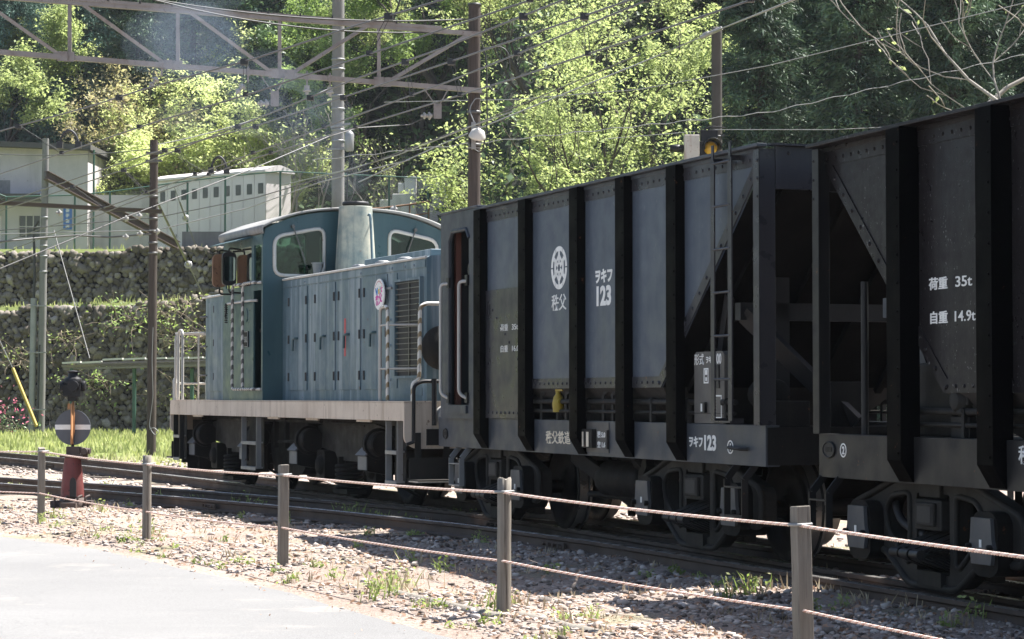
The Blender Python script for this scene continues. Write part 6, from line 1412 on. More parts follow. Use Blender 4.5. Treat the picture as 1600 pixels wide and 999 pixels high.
# ------------------------------------------------------------------ overhead wires
def sag(a, b, d=0.0, n=14): return [a.lerp(b, i/n) + Vector((0, 0, -d*4*(i/n)*(1-i/n))) for i in range(n+1)]
def wire_path(pixs, z):
    P = [atz(px, py, z) for px, py in pixs]
    a = P[0] + (P[0]-P[1]).normalized()*14 if P[0].y < 40 else P[0]
    return [a] + P
def catenary(label, up_pix, lo_pix, zu, zl, r=0.016):
    e = empty('catenary_wire', label, 'overhead wire', (0, 0, 0), 0, 'overhead wires')
    a = wire_path(up_pix, zu); b = wire_path(lo_pix, zl)
    m1_ = MB(); m1_.tube(a, r, 6); m1_.build('messenger_wire', M['wire'], e)
    m2_ = MB(); m2_.tube(b, r*0.9, 6); m2_.build('contact_wire', M['wire'], e)
    tot = len(a)-1
    ya = np.array([p.y for p in a]); xa = np.array([p.x for p in a]); yb = np.array([p.y for p in b]); xb = np.array([p.x for p in b]); o1 = np.argsort(ya); o2 = np.argsort(yb)
    for y in np.arange(16, min(ya.max(), yb.max()), 3.7):
        p = (float(np.interp(y, ya[o1], xa[o1])), y, zu); q = (float(np.interp(y, yb[o2], xb[o2])), y, zl)
        if abs(p[0]-q[0]) > 0.8: continue
        d = MB(); d.cyl((p[0]-0.02, y, zu), (q[0]-0.02, y, zl), 0.004, n=5); d.cyl((p[0]+0.025, y, zu), (q[0]+0.025, y, zl), 0.004, n=5); d.bx(p[0]-0.05, p[0]+0.05, y-0.04, y+0.04, zu-0.05, zu+0.03); d.bx(q[0]-0.035, q[0]+0.035, y-0.03, y+0.03, zl-0.02, zl+0.04)
        d.build('dropper', M['wire_dark'], e)
catenary('pair of overhead wires sloping from top centre to the left edge above the bushes', [(690, 0), (560, 39), (400, 91), (230, 138), (136, 168), (0, 205)], [(800, 10), (630, 67), (400, 144), (233, 194), (72, 248), (0, 272)], 5.75, 5.3, 0.0115)
catenary('pair of overhead wires crossing the top of the dark wooden pole and the forked bracket', [(880, 0), (800, 32), (690, 76), (560, 122), (400, 186), (225, 255), (0, 330)], [(1012, 0), (800, 88), (700, 128), (570, 176), (400, 238), (200, 312), (0, 380)], 5.75, 5.3, 0.0115)
catenary('pair of overhead wires running lowest across the bright green trees', [(985, 0), (800, 64), (640, 118), (400, 197), (232, 241), (0, 319)], [(1175, 0), (800, 124), (640, 173), (400, 247), (200, 318), (0, 398)], 5.75, 5.3, 0.0115)
def single(name, label, pts, r, mat, group='overhead wires'):
    mb = MB(); mb.tube(pts, r, 6); o = mb.build(name, mat); tag(o, label, 'wire', group); return o
single('overhead_cable', 'thick pale cable passing the rounded top of the brown grey pole', [at(1330, -40, 30), at(1240, 0, 38), at(1115, 50, 61.7), at(1000, 99, 61.9), at(800, 180, 62), at(690, 226, 62.2), at(560, 285, 62.6)], 0.018, M['galv'])
mb = MB(); mb.tube([at(1128, 44, 61.4), at(1095, 59, 61.7)], 0.055, 8); mb.tube([at(1108, 52, 61.6), at(1100, 56, 61.7)], 0.075, 8); o = mb.build('cable_sleeve', M['porcelain']); tag(o, 'pale insulating sleeve on the thick cable at the pole top', 'insulator')
single('overhead_cable', 'thin pale green cable crossing the dark cedars to the bare tree', [at(1640, -6, 55), at(1600, 5, 56), at(1200, 103, 58), at(1000, 140, 60), at(800, 156, 62), at(600, 160, 63)], 0.011, M['galv'])
mb = MB(); mb.tube(sum([[at(x, 176 + (1200-x)*k + 1.4*math.sin(x*0.11), 60)] for x in range(1640, 480, -12) for k in ((0.225 if x > 1200 else 0.105),)], []), 0.011, 5); o = mb.build('overhead_cable', M['galv']); tag(o, 'wavy twisted grey cable low across the cedars and green trees', 'wire', 'overhead wires')
single('overhead_cable', 'nearly level thin cable leaving the brown grey pole just above the wagon tops', [at(1640, 186, 60), at(1480, 194, 60), at(1300, 203, 60.5), at(1120, 203, 61.8), at(950, 217, 62)], 0.009, M['galv'])
single('feeder_cable', 'black feeder cable sagging into the top of the dark wooden pole', sag(at(180, -12, 49), at(735, 30, 52.9), 0.25), 0.018, M['wire_dark'])
single('feeder_cable', 'black feeder cable below another, tied to the dark wooden pole', sag(at(240, 0, 49.2), at(735, 47, 52.9), 0.3), 0.018, M['wire_dark'])
single('guy_wire', 'straight thin wire from the slim wooden pole to the concrete pole behind the cab', sag(at(236, 228, 57.2), at(527, 132, 64), 0.2), 0.012, M['wire'])
single('guy_wire', 'thin wire from the slim wooden pole towards the far concrete pole and left edge', sag(at(-20, 240, 62), at(236, 233, 57.2), 0.1), 0.012, M['wire'])
single('branch_cable', 'long grey cable rising from left edge past the lamp to upper right', [at(-20, 362, 60), at(245, 340, 57.5), at(400, 309, 55), at(560, 262, 54), at(741, 195, 52.8), at(1000, 85, 47)], 0.012, M['wire'])
single('branch_cable', 'grey cable curving from forked right bracket down to the cab roof level', [at(684, 175, 52.4), at(640, 195, 52.4), at(560, 200, 50), at(515, 213, 49), at(400, 262, 47), at(200, 338, 45), at(0, 420, 43)], 0.012, M['wire'])
single('branch_cable', 'pale cable with loop running below the lamp towards the concrete pole', [at(800, 175, 50), at(741, 196, 51), at(700, 212, 52), at(620, 243, 54), at(545, 265, 58), at(440, 290, 64)], 0.013, M['galv'])
single('branch_cable', 'thin cable in front of the white cubicles', [at(640, 250, 52), at(500, 285, 54), at(385, 326, 58), at(245, 360, 57), at(0, 366, 60)], 0.013, M['galv'])
def arch_loop(label, cx, cy, w, h, Y):
    pts = []
    for k in range(15):
        t = math.pi*k/14; pts.append(at(cx - w/2*math.cos(t) + (w*0.06*math.sin(2*t)), cy - h*math.sin(t)**0.8, Y))
    mb = MB(); mb.tube(pts, 0.022, 6)
    for p in (pts[0], pts[-1]): mb.bx(p.x-0.05, p.x+0.05, p.y-0.05, p.y+0.05, p.z-0.07, p.z+0.05)
    o = mb.build('jumper_loop', M['wire_dark']); tag(o, label, 'cable loop', 'jumper loops on the wires')
arch_loop('black arched cable loop above the grey building', 108, 226, 29, 22, 40); arch_loop('black arched cable loop above the white cubicles', 342, 266, 24, 21, 42)
# strain insulators on guy wires
def guy(label, a, b, Y0, Y1, bells, r=0.012, pipe=None):
    e = empty('guy_wire', label, 'guy wire', (0, 0, 0)); p, q = at(*a, Y0), at(*b, Y1)
    mb = MB(); mb.tube([p, q], r, 6)
    if pipe: mb.tube([p.lerp(q, pipe[0]), p.lerp(q, pipe[1])], r*2.2, 8)
    mb.build('wire', M['wire'], e)
    for u in bells:
        mb = MB(); c = p.lerp(q, u); d = (q-p).normalized(); mb.cyl(c - d*0.22, c - d*0.02, 0.03, 0.05, n=10); mb.cyl(c - d*0.02, c + d*0.01, 0.08, 0.11, n=14); mb.cyl(c + d*0.01, c + d*0.09, 0.05, 0.03, n=10); mb.build('porcelain_bell', M['porcelain'], e)
guy('guy wire with white bell slanting down from the slim wooden pole to the wall', (246, 316), (322, 470), 57.2, 66, [0.60], 0.014, (0.02, 0.55))
guy('guy wire with white bell in front of the white cubicles', (272, 292), (306, 385), 70, 76, [0.50], 0.012, (0.25, 0.48))
guy('rusty thin guy wire beside the far concrete pole', (84, 360), (140, 560), 88, 84, [], 0.02)
e = single('guy_guard', 'yellow guy wire cover leaning beside the far concrete pole', [at(20, 576, 87), at(57, 666, 86)], 0.07, M['yellow']); e['category'] = 'guy cover'; del e['group']
mb = MB(); mb.tube([at(-20, 490, 87.3), at(20, 576, 87)], 0.012, 5); o = mb.build('guy_wire', M['galv']); tag(o, 'thin wire running up from the yellow cover', 'guy wire')
# steel beams at the left
mb = MB(); mb.ibeam(at(72, 274, 89.6), at(278, 384, 97.5), 0.22, 0.34, 0.03); o = mb.build('strut_beam', M['truss_brown']); tag(o, 'rusty brown steel beam sloping from the far pole down to the upper stone wall', 'beam')
cb = empty('cross_beam', 'thin level steel beam from the slim wooden pole to the left edge', 'beam'); mb = MB(); mb.bar(at(-40, 315, 55), at(252, 331, 57.15), 0.10, 0.10); mb.bar(at(-40, 313, 54.95), at(252, 328.5, 57.1), 0.16, 0.02); mb.build('beam', M['dark_pole'], cb)
for px, py in ((198, 342), (219, 338), (94, 333), (198, 371), (220, 366), (247, 362)):
    c = at(px, py, 56.4); mb = MB(); insulator(mb, c, (-1, -0.3, 0.05), 0.12); mb.build('porcelain_bell', M['porcelain'], cb)
single('feed_wire', 'wire bundle through white insulators left of the slim wooden pole', [at(-20, 380, 55), at(60, 372, 56), at(120, 368, 56.5), at(170, 371, 56.5), at(236, 366, 57)], 0.022, M['wire'])
# ------------------------------------------------------------------ stone walls on the far side
def stone_wall(name, label, x0, x1, y, z0, z1f, size, seed, lean=0.10):
    e = empty(name, label, 'wall', (0, 0, 0)); r = np.random.default_rng(seed); P, S = [], []
    row = 0; z = z0
    while z < 6.2 + z0:
        xs = np.arange(x0, x1, size*0.92) + (row % 2)*size*0.46
        for x in xs:
            zt = z1f(x)
            if z > zt: continue
            P.append((x + r.uniform(-.12, .12)*size, y + lean*(z-z0) + r.uniform(-.05, .07), z + r.uniform(-.14, .14)*size)); S.append(size*(0.42 + 0.38*r.random()))
        z += size*0.72; row += 1
    V, Fq = rocks(np.array(P), np.array(S), ICO2, seed+1, 1.0, 0.30)
    o = big_mesh('stones', V, Fq, M['stone'], e)
    mb = MB(); n = 30
    for i in range(n):
        a, b = x0 + (x1-x0)*i/n, x0 + (x1-x0)*(i+1)/n; za, zb = z1f(a)-0.05, z1f(b)-0.05
        la, lb = lean*(za-z0), lean*(zb-z0); q = y + size*0.22
        mb.add([(a, q, z0-0.3), (b, q, z0-0.3), (b, q+lb, zb), (a, q+la, za), (a, q+la+0.9, za), (b, q+lb+0.9, zb)], [(0,1,2,3), (3,2,5,4)])
    mb.build('earth_core', M['hopper'], e, recalc=False); return e
zt_low = lambda x: 4.72 + 0.35*np.clip((x+22)/8, 0, 1) + 0.75*np.clip((x+13.5)/3, 0, 1)
stone_wall('stone_wall', 'lower rubble stone wall, partly overgrown, at the back of the grass', -33, 3, WALL_Y, -0.2, zt_low, 0.29, 81)
stone_wall('stone_wall', 'upper rubble stone wall under the chain link fence', -34, 2, WALL2_Y, 4.7, lambda x: 7.35 + 0.35*np.clip((x+20)/8, 0, 1), 0.30, 83)
# climbing growth and dead twigs on the lower wall
def twig_bush(name, label, c, R, n, seed, mat, leafm=None, nl=0, flat=1.0, ls=0.05, up=0.4, group=None):
    e = empty(name, label, 'bush', tuple(c), 0, group); r = random.Random(seed); mb = MB(); tips = []
    for k in range(n):
        d = Vector((r.gauss(0, 1), r.gauss(0, 0.5) - 0.5, r.gauss(up, 0.7))).normalized(); p = Vector((r.uniform(-.5, .5)*R*flat, 0.0, r.uniform(-.2, .2)*R)); pts = [p.copy()]; L = R*r.uniform(0.5, 1.2)
        for i in range(5): d = (d + Vector((r.gauss(0, .25), r.gauss(0, .15), r.gauss(-0.06, .2)))).normalized(); p = p + d*L/5; pts.append(p.copy()); tips.append(p.copy())
        mb.tube(pts, 0.012, 4, radii=[0.016 - 0.0024*i for i in range(6)], cap=False)
    mb.build('twigs', mat, e)
    if leafm:
        g = np.random.default_rng(seed); T = np.array([t[:] for t in tips]); P = T[g.integers(0, len(T), nl)] + g.normal(0, R*0.10, (nl, 3)); V, Fq = flakes(P, ls*(0.6 + 0.8*g.random(nl)), seed+1, 2.0); big_mesh('leaves', V, Fq, leafm, e)
    return e
for i, (px, py, R, mt, lm, nl, lab) in enumerate(((95, 525, 1.3, 'twig', 'weed', 80, 'dry twiggy growth on the lower wall beside the far concrete pole'), (205, 505, 1.5, 'twig', 'leaf_mid', 240, 'green leafed creeper and dry stems on the lower wall above the rack'), (285, 530, 1.8, 'twig', 'weed', 160, 'thicket of dry stems on the wall behind the white end rails'), (265, 480, 1.5, 'twig', 'weed', 120, 'dry stems hanging from the wall top right of the slim pole'), (150, 600, 1.2, 'twig', 'leaf_mid', 220, 'low green creeper on the wall under the rack'), (20, 560, 1.3, 'twig', 'weed', 60, 'dry grass tuft on the lower wall at the left edge'), (100, 640, 1.0, 'twig', None, 0, 'bare dead stems standing at the foot of the wall'), (280, 610, 1.4, 'twig', 'weed', 60, 'dry stems on the wall low behind the end rails'))):
    twig_bush('wall_shrub', lab, at(px, py, WALL_Y - 0.35), R, 26, 100+i, M[mt], M[lm] if lm else None, nl, 1.3, 0.07, 0.2, 'shrubs on the stone wall')
az = at(8, 658, 88); e = twig_bush('azalea_bush', 'pink flowering azalea bush at the left edge in the grass', (az.x - 0.2, 88, -0.1), 1.3, 60, 140, M['twig'], M['leaf_dark'], 700, 1.2, 0.06, 0.9)
g = np.random.default_rng(141); P = np.stack([g.normal(0, 0.75, 100), g.normal(-0.25, 0.4, 100), 0.65 + g.normal(0.2, 0.35, 100)], 1); V, Fq = flakes(P, 0.06 + 0.035*g.random(100), 142, 3.0); big_mesh('blossom', V, Fq, M['azalea'], e)
# pipe and board rack in front of the wall
rk = empty('storage_rack', 'low rack of weathered boards on green posts against the stone wall', 'rack'); YR = 84.0
mb = MB(); rr = random.Random(5)
def rp(px, py, dy=0.0): return at(px, py, YR + dy)
for k, (a, b, py, dy) in enumerate(((98, 340, 571, 0.0), (100, 336, 575, 0.6), (120, 345, 567, 1.1), (150, 345, 574, -0.5))):
    p, q = rp(a, py + 1.5, dy), rp(b, py - 4, dy); mb.bar(p, q, 0.35, 0.07)
mb.build('board', M['moss_roof'], rk)
mb = MB(); x = 98
for k in range(9): w = rr.uniform(22, 36); mb.bar(rp(x, 567.5 - (x-98)*0.018 - (4 if 2 <= k else 0), -0.4), rp(x + w - 2, 566.5 - (x+w-98)*0.018 - (4 if 2 <= k else 0), -0.4), 0.3, 0.06); x += w
mb.build('pale_board', M['board_white'], rk)
for px in (112, 210, 300): mb = MB(); p = rp(px, 576); mb.cyl((p.x, YR, -0.2), (p.x, YR, p.z), 0.07, n=8); mb.build('rack_post', M['green_metal'], rk)
# grey building
gb = empty('building', 'grey rendered single storey building behind the fence at the top left', 'building')
YB = 108.0; x1 = at(137, 300, YB).x; x0 = x1 - 16; zt = at(137, 236, YB).z
mb = MB(); mb.holed([(x0, 7.3), (x1, 7.3), (x1, zt), (x0, zt)], [[(x1-5.6, 7.9), (x1-4.0, 7.9), (x1-4.0, 9.7), (x1-5.6, 9.7)], [(x1-3.2, 8.7), (x1-2.2, 8.7), (x1-2.2, 9.7), (x1-3.2, 9.7)], [(x1-7.6, 8.7), (x1-6.4, 8.7), (x1-6.4, 9.7), (x1-7.6, 9.7)]], 'xz', YB, YB+0.25)
mb.bx(x1-0.25, x1, YB+0.251, YB+9, 7.3, zt); mb.bx(x0, x0+0.25, YB+0.251, YB+9, 7.3, zt); mb.bx(x0, x1, YB+8.75, YB+9, 7.3, zt)
mb.build('wall', M['wall_grey'], gb)
mb = MB(); vs = [(x0-0.6, YB-0.7, zt+0.62), (x1+0.25, YB-0.7, zt-0.02), (x1+0.25, YB+9.6, zt+0.2), (x0-0.6, YB+9.6, zt+0.85)]; vs += [(a, b, c+0.24) for a, b, c in vs]; mb.add(vs, [(3,2,1,0),(4,5,6,7),(0,1,5,4),(1,2,6,5),(2,3,7,6),(3,0,4,7)]); mb.build('roof', M['eave'], gb)
mb = MB(); mb.bx(x0, x1, YB-0.001, YB+0.24, zt+0.001, zt+0.2); mb.build('fascia', M['wall_grey'], gb)
mb = MB(); mb.bx(x0, x1-1.9, YB-1.5, YB-0.01, 10.35, 10.6); mb.build('canopy', M['eave'], gb)
mb = MB(); mb.bx(x0, x1-3.6, YB-0.01, YB-0.004, 10.6, 11.35); mb.build('stain_band', weather('sooty_render', (0.10, 0.10, 0.10), (0.2, 0.2, 0.195), 0.9, (0.36, 0.36, 0.35), 0.7, sx=1, sz=1), gb)
for a, b, c, d in ((x1-3.2, x1-2.2, 8.7, 9.7), (x1-7.6, x1-6.4, 8.7, 9.7)):
    mb = MB(); mb.bx(a, b, YB+0.12, YB+0.14, c, d); wp = mb.build('window_pane', M['vent'], gb)
    mb = MB()
    for k in range(4): xx = a + (b-a)*k/3; mb.bx(xx-0.02, xx+0.02, YB+0.05, YB+0.11, c, d)
    mb.bx(a, b, YB+0.04, YB+0.05, (c+d)/2-0.02, (c+d)/2+0.02); mb.build('window_bars', M['trim'], wp)
mb = MB(); mb.bx(x1-5.6, x1-4.0, YB+0.15, YB+0.2, 7.3, 9.7); mb.build('door', M['cubicle'], gb)
sgn = at(104, 341, YB - 0.3); bs = empty('blue_sign', 'small upright blue sign with white characters on the grey building', 'sign', (sgn.x, YB - 0.02, sgn.z))
mb = MB(); mb.bx(-0.20, 0.20, -0.03, 0.0, -0.52, 0.56); mb.build('sign_board', M['blue_sign'], bs)
for k in range(4):                                              # four white characters, too far off to be read
    z0 = 0.30 - 0.245*k; mb = MB()
    mb.bx(-0.08, 0.08, -0.034, -0.030, z0 + 0.13, z0 + 0.16); mb.bx(-0.09, 0.09, -0.034, -0.030, z0 + 0.06, z0 + 0.085)
    mb.bx(-0.015, 0.015, -0.0365, -0.0342, z0, z0 + 0.17); mb.bx(-0.07, -0.045, -0.0365, -0.0342, z0, z0 + 0.11)
    if k != 1: mb.bx(0.045, 0.07, -0.0365, -0.0342, z0, z0 + 0.12); mb.bx(-0.07, 0.07, -0.034, -0.030, z0 - 0.005, z0 + 0.018)
    mb.build('sign_lettering', M['white_paint'], bs)
mb = MB(); mb.cyl((x1+0.35, YB-0.4, 7.4), (x1+0.35, YB-0.4, zt), 0.05, n=8); mb.build('downpipe', M['green_metal'], gb)
# low annexe wall between building and cubicles
an = empty('garden_wall', 'plain grey wall between the grey building and white cubicles', 'wall'); p, q = at(138, 300, 109), at(243, 310, 109)
mb = MB(); mb.bx(p.x, q.x, 109, 109.3, 7.3, at(200, 300, 109).z - 0.15); mb.build('wall_face', M['wall_grey'], an)
# white cubicles
YC = 105.0; cu = empty('electrical_cubicle', 'long white cubicle with seven vented doors behind the chain link fence', 'cubicle')
pa, pb = at(246, 284, 107.0), at(416, 272, 102.3); ux = Vector((pb.x-pa.x, pb.y-pa.y, 0)); Lc = ux.length; ux.normalize(); nx_ = Vector((ux.y, -ux.x, 0))
RC = Matrix(((ux.x, -nx_.x, 0, pa.x), (ux.y, -nx_.y, 0, pa.y), (0, 0, 1, 7.45), (0, 0, 0, 1)))
Hc = pa.z - 7.45
mb = MB(); mb.bx(0, Lc, 0, 1.5, 0, Hc, RC); mb.build('cabinet_body', M['cubicle'], cu)
mb = MB(); pr_ = [(-0.15, Hc), (-0.15, Hc+0.10), (0.3, Hc+0.26), (0.75, Hc+0.34), (1.2, Hc+0.26), (1.65, Hc+0.1), (1.65, Hc)]
vs = [RC @ Vector((x, y, z)) for x in (-0.15, Lc+0.1) for y, z in pr_]; n = len(pr_); mb.add(vs, [(k, (k+1) % n, n+(k+1) % n, n+k) for k in range(n)] + [tuple(range(n-1, -1, -1)), tuple(range(n, 2*n))]); mb.build('cabinet_roof', M['cubicle'], cu)
nd_ = 10; w = Lc/nd_
for k in range(nd_):
    mb = MB(); mb.bx(k*w+0.02, (k+1)*w-0.02, -0.03, 0.0, 0.10, Hc-0.05, RC); dr_ = mb.build('cabinet_door', M['cubicle'], cu)
    mb = MB(); mb.bx(k*w+w*0.33, k*w+w*0.80, -0.036, -0.03, Hc-0.95, Hc-0.48, RC); mb.build('vent_window', M['vent'], dr_)
    mb = MB()
    for q0 in (0.1, 0.52): mb.bx(k*w+w*q0, k*w+w*(q0+0.22), -0.036, -0.03, 0.22, 0.42, RC)
    mb.bx(k*w+w*0.85, k*w+w*0.9, -0.05, -0.03, 1.1, 1.25, RC); mb.build('door_louvre', M['wire'], dr_)
# pale concrete blocks and tanks right of it
tk_ = empty('pump_house', 'pale concrete pump house with dark window behind the fence right of the concrete pole', 'building'); YT = 106.0
def blk(px0, px1, py0, py1, d, Y=YT):
    a, b = at(px0, py0, Y), at(px1, py1, Y); return (a.x, b.x, Y, Y + d, b.z, a.z)
mb = MB(); mb.bx(*blk(650, 745, 270, 352, 5)); mb.build('wall', M['cubicle'], tk_)
mb = MB(); mb.bx(*blk(644, 752, 264, 272, 0.3, YT-0.4)); a = blk(644, 752, 264, 272, 6, YT-0.4); mb.bx(*a); mb.build('roof', M['cubicle'], tk_)
mb = MB(); mb.bx(*blk(656, 675, 296, 318, 0.02, YT-0.02)); mb.build('window', M['vent'], tk_); mb = MB(); mb.bx(*blk(700, 708, 285, 330, 0.02, YT-0.02)); mb.build('door', M['wall_grey'], tk_)
for a, lab in (((632, 650, 276, 303), 'pale upright tank unit against the left side of the pump house'), ((613, 650, 303, 352), 'pale stained tank block in front left of the pump house'), ((593, 613, 312, 352), 'lowest pale block at the left of the tank blocks'), ((622, 631, 286, 302), 'small pale upright unit on top of the stained tank block')):
    mb = MB(); mb.bx(*blk(*a, 1.6, YT-1.6 - 0.3*(a[0] < 620))); o = mb.build('tank_block', weather('pale_block_' + str(a[0]), (0.50, 0.50, 0.48), (0.6, 0.6, 0.58), 0.8, (0.30, 0.27, 0.24), 0.6, 0.05, sx=4, sz=0.5, spec=0.2), bevel=0.03); tag(o, lab, 'tank', 'tank blocks beside the pump house')
# chain-link fence along the terrace
cf = empty('chain_link_fence', 'tall green chain link fence along the top of the upper stone wall', 'fence')
fp = [(-10, 385, 300), (10, 380, 308), (117, 376, 305), (172, 376, 300), (293, 365, 283), (352, 358, 276), (438, 350, 268), (520, 348, 272), (608, 344, 276), (669, 342, 279), (740, 342, 282), (800, 340, 285)]
ft = [at(px, t, 101.5) for px, b, t in fp]; fb = [Vector((q.x, q.y, float(ground_z(q.x, q.y)) - 0.05)) for q in ft]
for a, b in zip(fb, ft): mb = MB(); mb.cyl(a, b, 0.045, n=8); mb.build('post', M['green_metal'], cf)
mb = MB()
for i in range(len(ft)-1): mb.cyl(ft[i], ft[i+1], 0.03, n=6); mb.cyl(fb[i] + Vector((0, 0, .1)), fb[i+1] + Vector((0, 0, .1)), 0.02, n=5)
mb.build('top_rail', M['green_metal'], cf)
VV, FF = [], []; nb = 0
for i in range(len(ft)-1):
    a0, a1, b0, b1 = np.array(fb[i]), np.array(fb[i+1]), np.array(ft[i]), np.array(ft[i+1]); L = np.linalg.norm(a1-a0); H = b0[2]-a0[2]; st = 0.11; nn = int((L+H)/st)
    for k in range(nn):
        for s in (1, -1):
            u0, u1 = k*st - H, k*st; v0, v1 = 0.0, H
            if u0 < 0: v0 = -u0; u0 = 0.0
            if u1 > L: v1 = H - (u1-L); u1 = L
            if u1 <= u0: continue
            pt = []
            for u, v in ((u0, v0), (u1, v1)):
                uu = u if s == 1 else L-u; t = uu/L; f_ = v/H; pt.append(((1-t)*a0 + t*a1)*(1-f_) + ((1-t)*b0 + t*b1)*f_)
            p, q = pt; r0 = 0.0038; o3 = [np.array((0, -r0, r0)), np.array((0, -r0, -r0)), np.array((0, r0, 0))]
            VV += [p+o for o in o3] + [q+o for o in o3]; FF += [(nb, nb+1, nb+4, nb+3), (nb+1, nb+2, nb+5, nb+4), (nb+2, nb, nb+3, nb+5)]; nb += 6
big_mesh('wire_mesh', VV, FF, M['chain'], cf)
rl = empty('guard_railing', 'rusty pipe railing in front of the tank blocks', 'railing'); mb = MB(); P = [at(560, 328, 100), at(600, 325, 100), at(640, 320, 100), at(670, 315, 100)]
mb.tube(P, 0.04, 6); mb.tube([p + Vector((0, 0, -0.5)) for p in P], 0.03, 6); mb.build('rail', M['rust'], rl)
mb = MB()
for p in P: mb.cyl((p.x, p.y, float(ground_z(p.x, p.y))), p, 0.035, n=6)
mb.build('stanchions', M['rust'], rl)
kb = MB(); p, q = at(285, 366, 99.2), at(372, 358, 99.2); kb.bx(p.x, q.x, 99.1, 99.4, 7.3, p.z + 0.1); o = kb.build('concrete_kerb', M['concrete_pole']); tag(o, 'low concrete kerb under the chain link fence left of the cab roof', 'kerb')
# ------------------------------------------------------------------ trees
def grow(r, p, d, L, rad, lvl, maxl, mb, tips, spread=0.7, kids=(3, 5), up=0.15, wob=0.18, shrink=0.62, nseg=5, minr=0.008):
    pts = [p.copy()]; radii = [rad]; dd = d.copy(); q = p.copy(); heads = []
    for i in range(nseg):
        dd = (dd + Vector((r.gauss(0, wob), r.gauss(0, wob), r.gauss(up*0.5, wob*0.6)))).normalized(); q = q + dd*(L/nseg); pts.append(q.copy()); radii.append(max(minr, rad*(1 - 0.62*(i+1)/nseg))); heads.append((q.copy(), dd.copy(), (i+1)/nseg))
    mb.tube(pts, rad, 7 if lvl < 2 else 4, cap=False, radii=radii)
    if lvl >= maxl:
        tips.extend(h[0] for h in heads[1:]); return
    if lvl >= maxl-1: tips.extend(h[0] for h in heads[3:])
    n = r.randint(*kids)
    for k in range(n):
        h = heads[min(nseg-1, int(nseg*(0.30 + 0.7*(k+r.random()*0.6)/n)))]; ax = h[1].orthogonal().normalized(); ax.rotate(Quaternion(h[1], r.uniform(0, 6.283)))
        nd2 = (h[1] + ax*spread*r.uniform(0.7, 1.3) + Vector((0, 0, up))).normalized(); grow(r, h[0], nd2, L*shrink*r.uniform(0.75, 1.2), rad*(1-0.5*h[2])*0.55, lvl+1, maxl, mb, tips, spread, kids, up, wob, shrink, nseg, minr)
    if lvl > 0: grow(r, q, dd, L*shrink*0.9, radii[-1], lvl+1, maxl, mb, tips, spread, kids, up, wob, shrink, nseg, minr)
def leaf_cloud(tips, n, size, sig, seed, tilt=1.2, flat=1.0, clump=0):
    g = np.random.default_rng(seed); T = np.array([t[:] for t in tips]); 
    P = T[g.integers(0, len(T), n)] + g.normal(0, 1, (n, 3))*np.array([sig, sig, sig*flat]); return flakes(P, size*(0.45 + 1.15*g.random(n)**1.6), seed+1, tilt)
PROTO = {}
def deciduous(key, seed, H, rad, leafm, n, size, sig, barkm='bark', trunks=1, spread=0.75, lean=0.0, maxl=3, first=0.32, flat=0.7, up=0.12, tilt=1.4, kids=(3, 5), shrink=0.62, wob=0.18):
    r = random.Random(seed); mb = MB(); tips = []
    for k in range(trunks):
        a = r.uniform(0, 6.28); d = Vector((math.cos(a)*(0.28 if trunks > 1 else 0.05) + lean, math.sin(a)*(0.2 if trunks > 1 else 0.05), 1)).normalized()
        L0 = H*first*r.uniform(0.85, 1.15); grow(r, Vector((0.25*math.cos(a)*(trunks > 1), 0.2*math.sin(a)*(trunks > 1), -0.3)), d, L0*1.7, rad*r.uniform(0.8, 1.1), 0, maxl, mb, tips, spread, kids, up, wob, shrink)
    tr = mb.build('trunk', M[barkm]); V, Fq = leaf_cloud(tips, n, size, sig, seed+9, tilt, flat)
    cme = big_mesh('crown', V, Fq, M[leafm], 'mesh'); tme = tr.data; bpy.data.objects.remove(tr); PROTO[key] = (tme, cme, float(V[:, 2].max()))
def conifer(key, seed, H, R, leafm, n_br=130, first=0.12, droop=0.25, spray=20, nlen=0.34):
    r = random.Random(seed); g = np.random.default_rng(seed); mb = MB(); k = 10
    mb.tube([(r.uniform(-.05, .05)*(i > 0), r.uniform(-.05, .05)*(i > 0), H*i/k - 0.3) for i in range(k+1)], 0.2, 8, radii=[0.26*(1 - 0.93*i/k) for i in range(k+1)])
    PP, DD = [], []
    for i in range(n_br):
        u = first + (1-first)*(i/n_br)**0.9; z = H*u; L = R*(1-u)**0.75*r.uniform(0.6, 1.15) + 0.25; a = i*2.399 + r.uniform(-.4, .4); d = Vector((math.cos(a), math.sin(a), r.uniform(-0.05, 0.25))); pts = [Vector((0, 0, z))]; q = pts[0].copy(); m = 6
        for j in range(m):
            d = (d + Vector((0, 0, -droop*0.35 + (0.10 if j > 3 else 0)))).normalized(); q = q + d*L/m; pts.append(q.copy())
            if j >= 1:
                c = int(spray*(0.5 + 0.6*L/R)); P = np.array(q) + g.normal(0, 1, (c, 3))*np.array([0.16, 0.16, 0.10])*(0.6 + 0.5*L); D = np.array(d)[None]*0.8 + g.normal(0, 0.55, (c, 3)) + np.array([0, 0, -0.10]); PP.append(P); DD.append(D)
        mb.tube(pts, 0.03, 4, radii=[0.045*(1 - 0.8*j/m) for j in range(m+1)], cap=False)
    tr = mb.build('trunk', M['bark']); P = np.concatenate(PP); D = np.concatenate(DD); D /= np.linalg.norm(D, axis=1)[:, None]; n = len(P)
    t = np.cross(D, g.normal(size=(n, 3))); t /= np.linalg.norm(t, axis=1)[:, None]; L = nlen*(0.5 + 0.9*g.random(n))[:, None]; w = L*0.10
    V = np.stack([P, P + D*L*0.55 + t*w, P + D*L + np.array([0, 0, -0.04]), P + D*L*0.55 - t*w], 1).reshape(-1, 3); Fq = (np.arange(n)*4)[:, None] + np.arange(4)[None]
    cme = big_mesh('crown', V, Fq, M[leafm], 'mesh'); tme = tr.data; bpy.data.objects.remove(tr); PROTO[key] = (tme, cme, H)
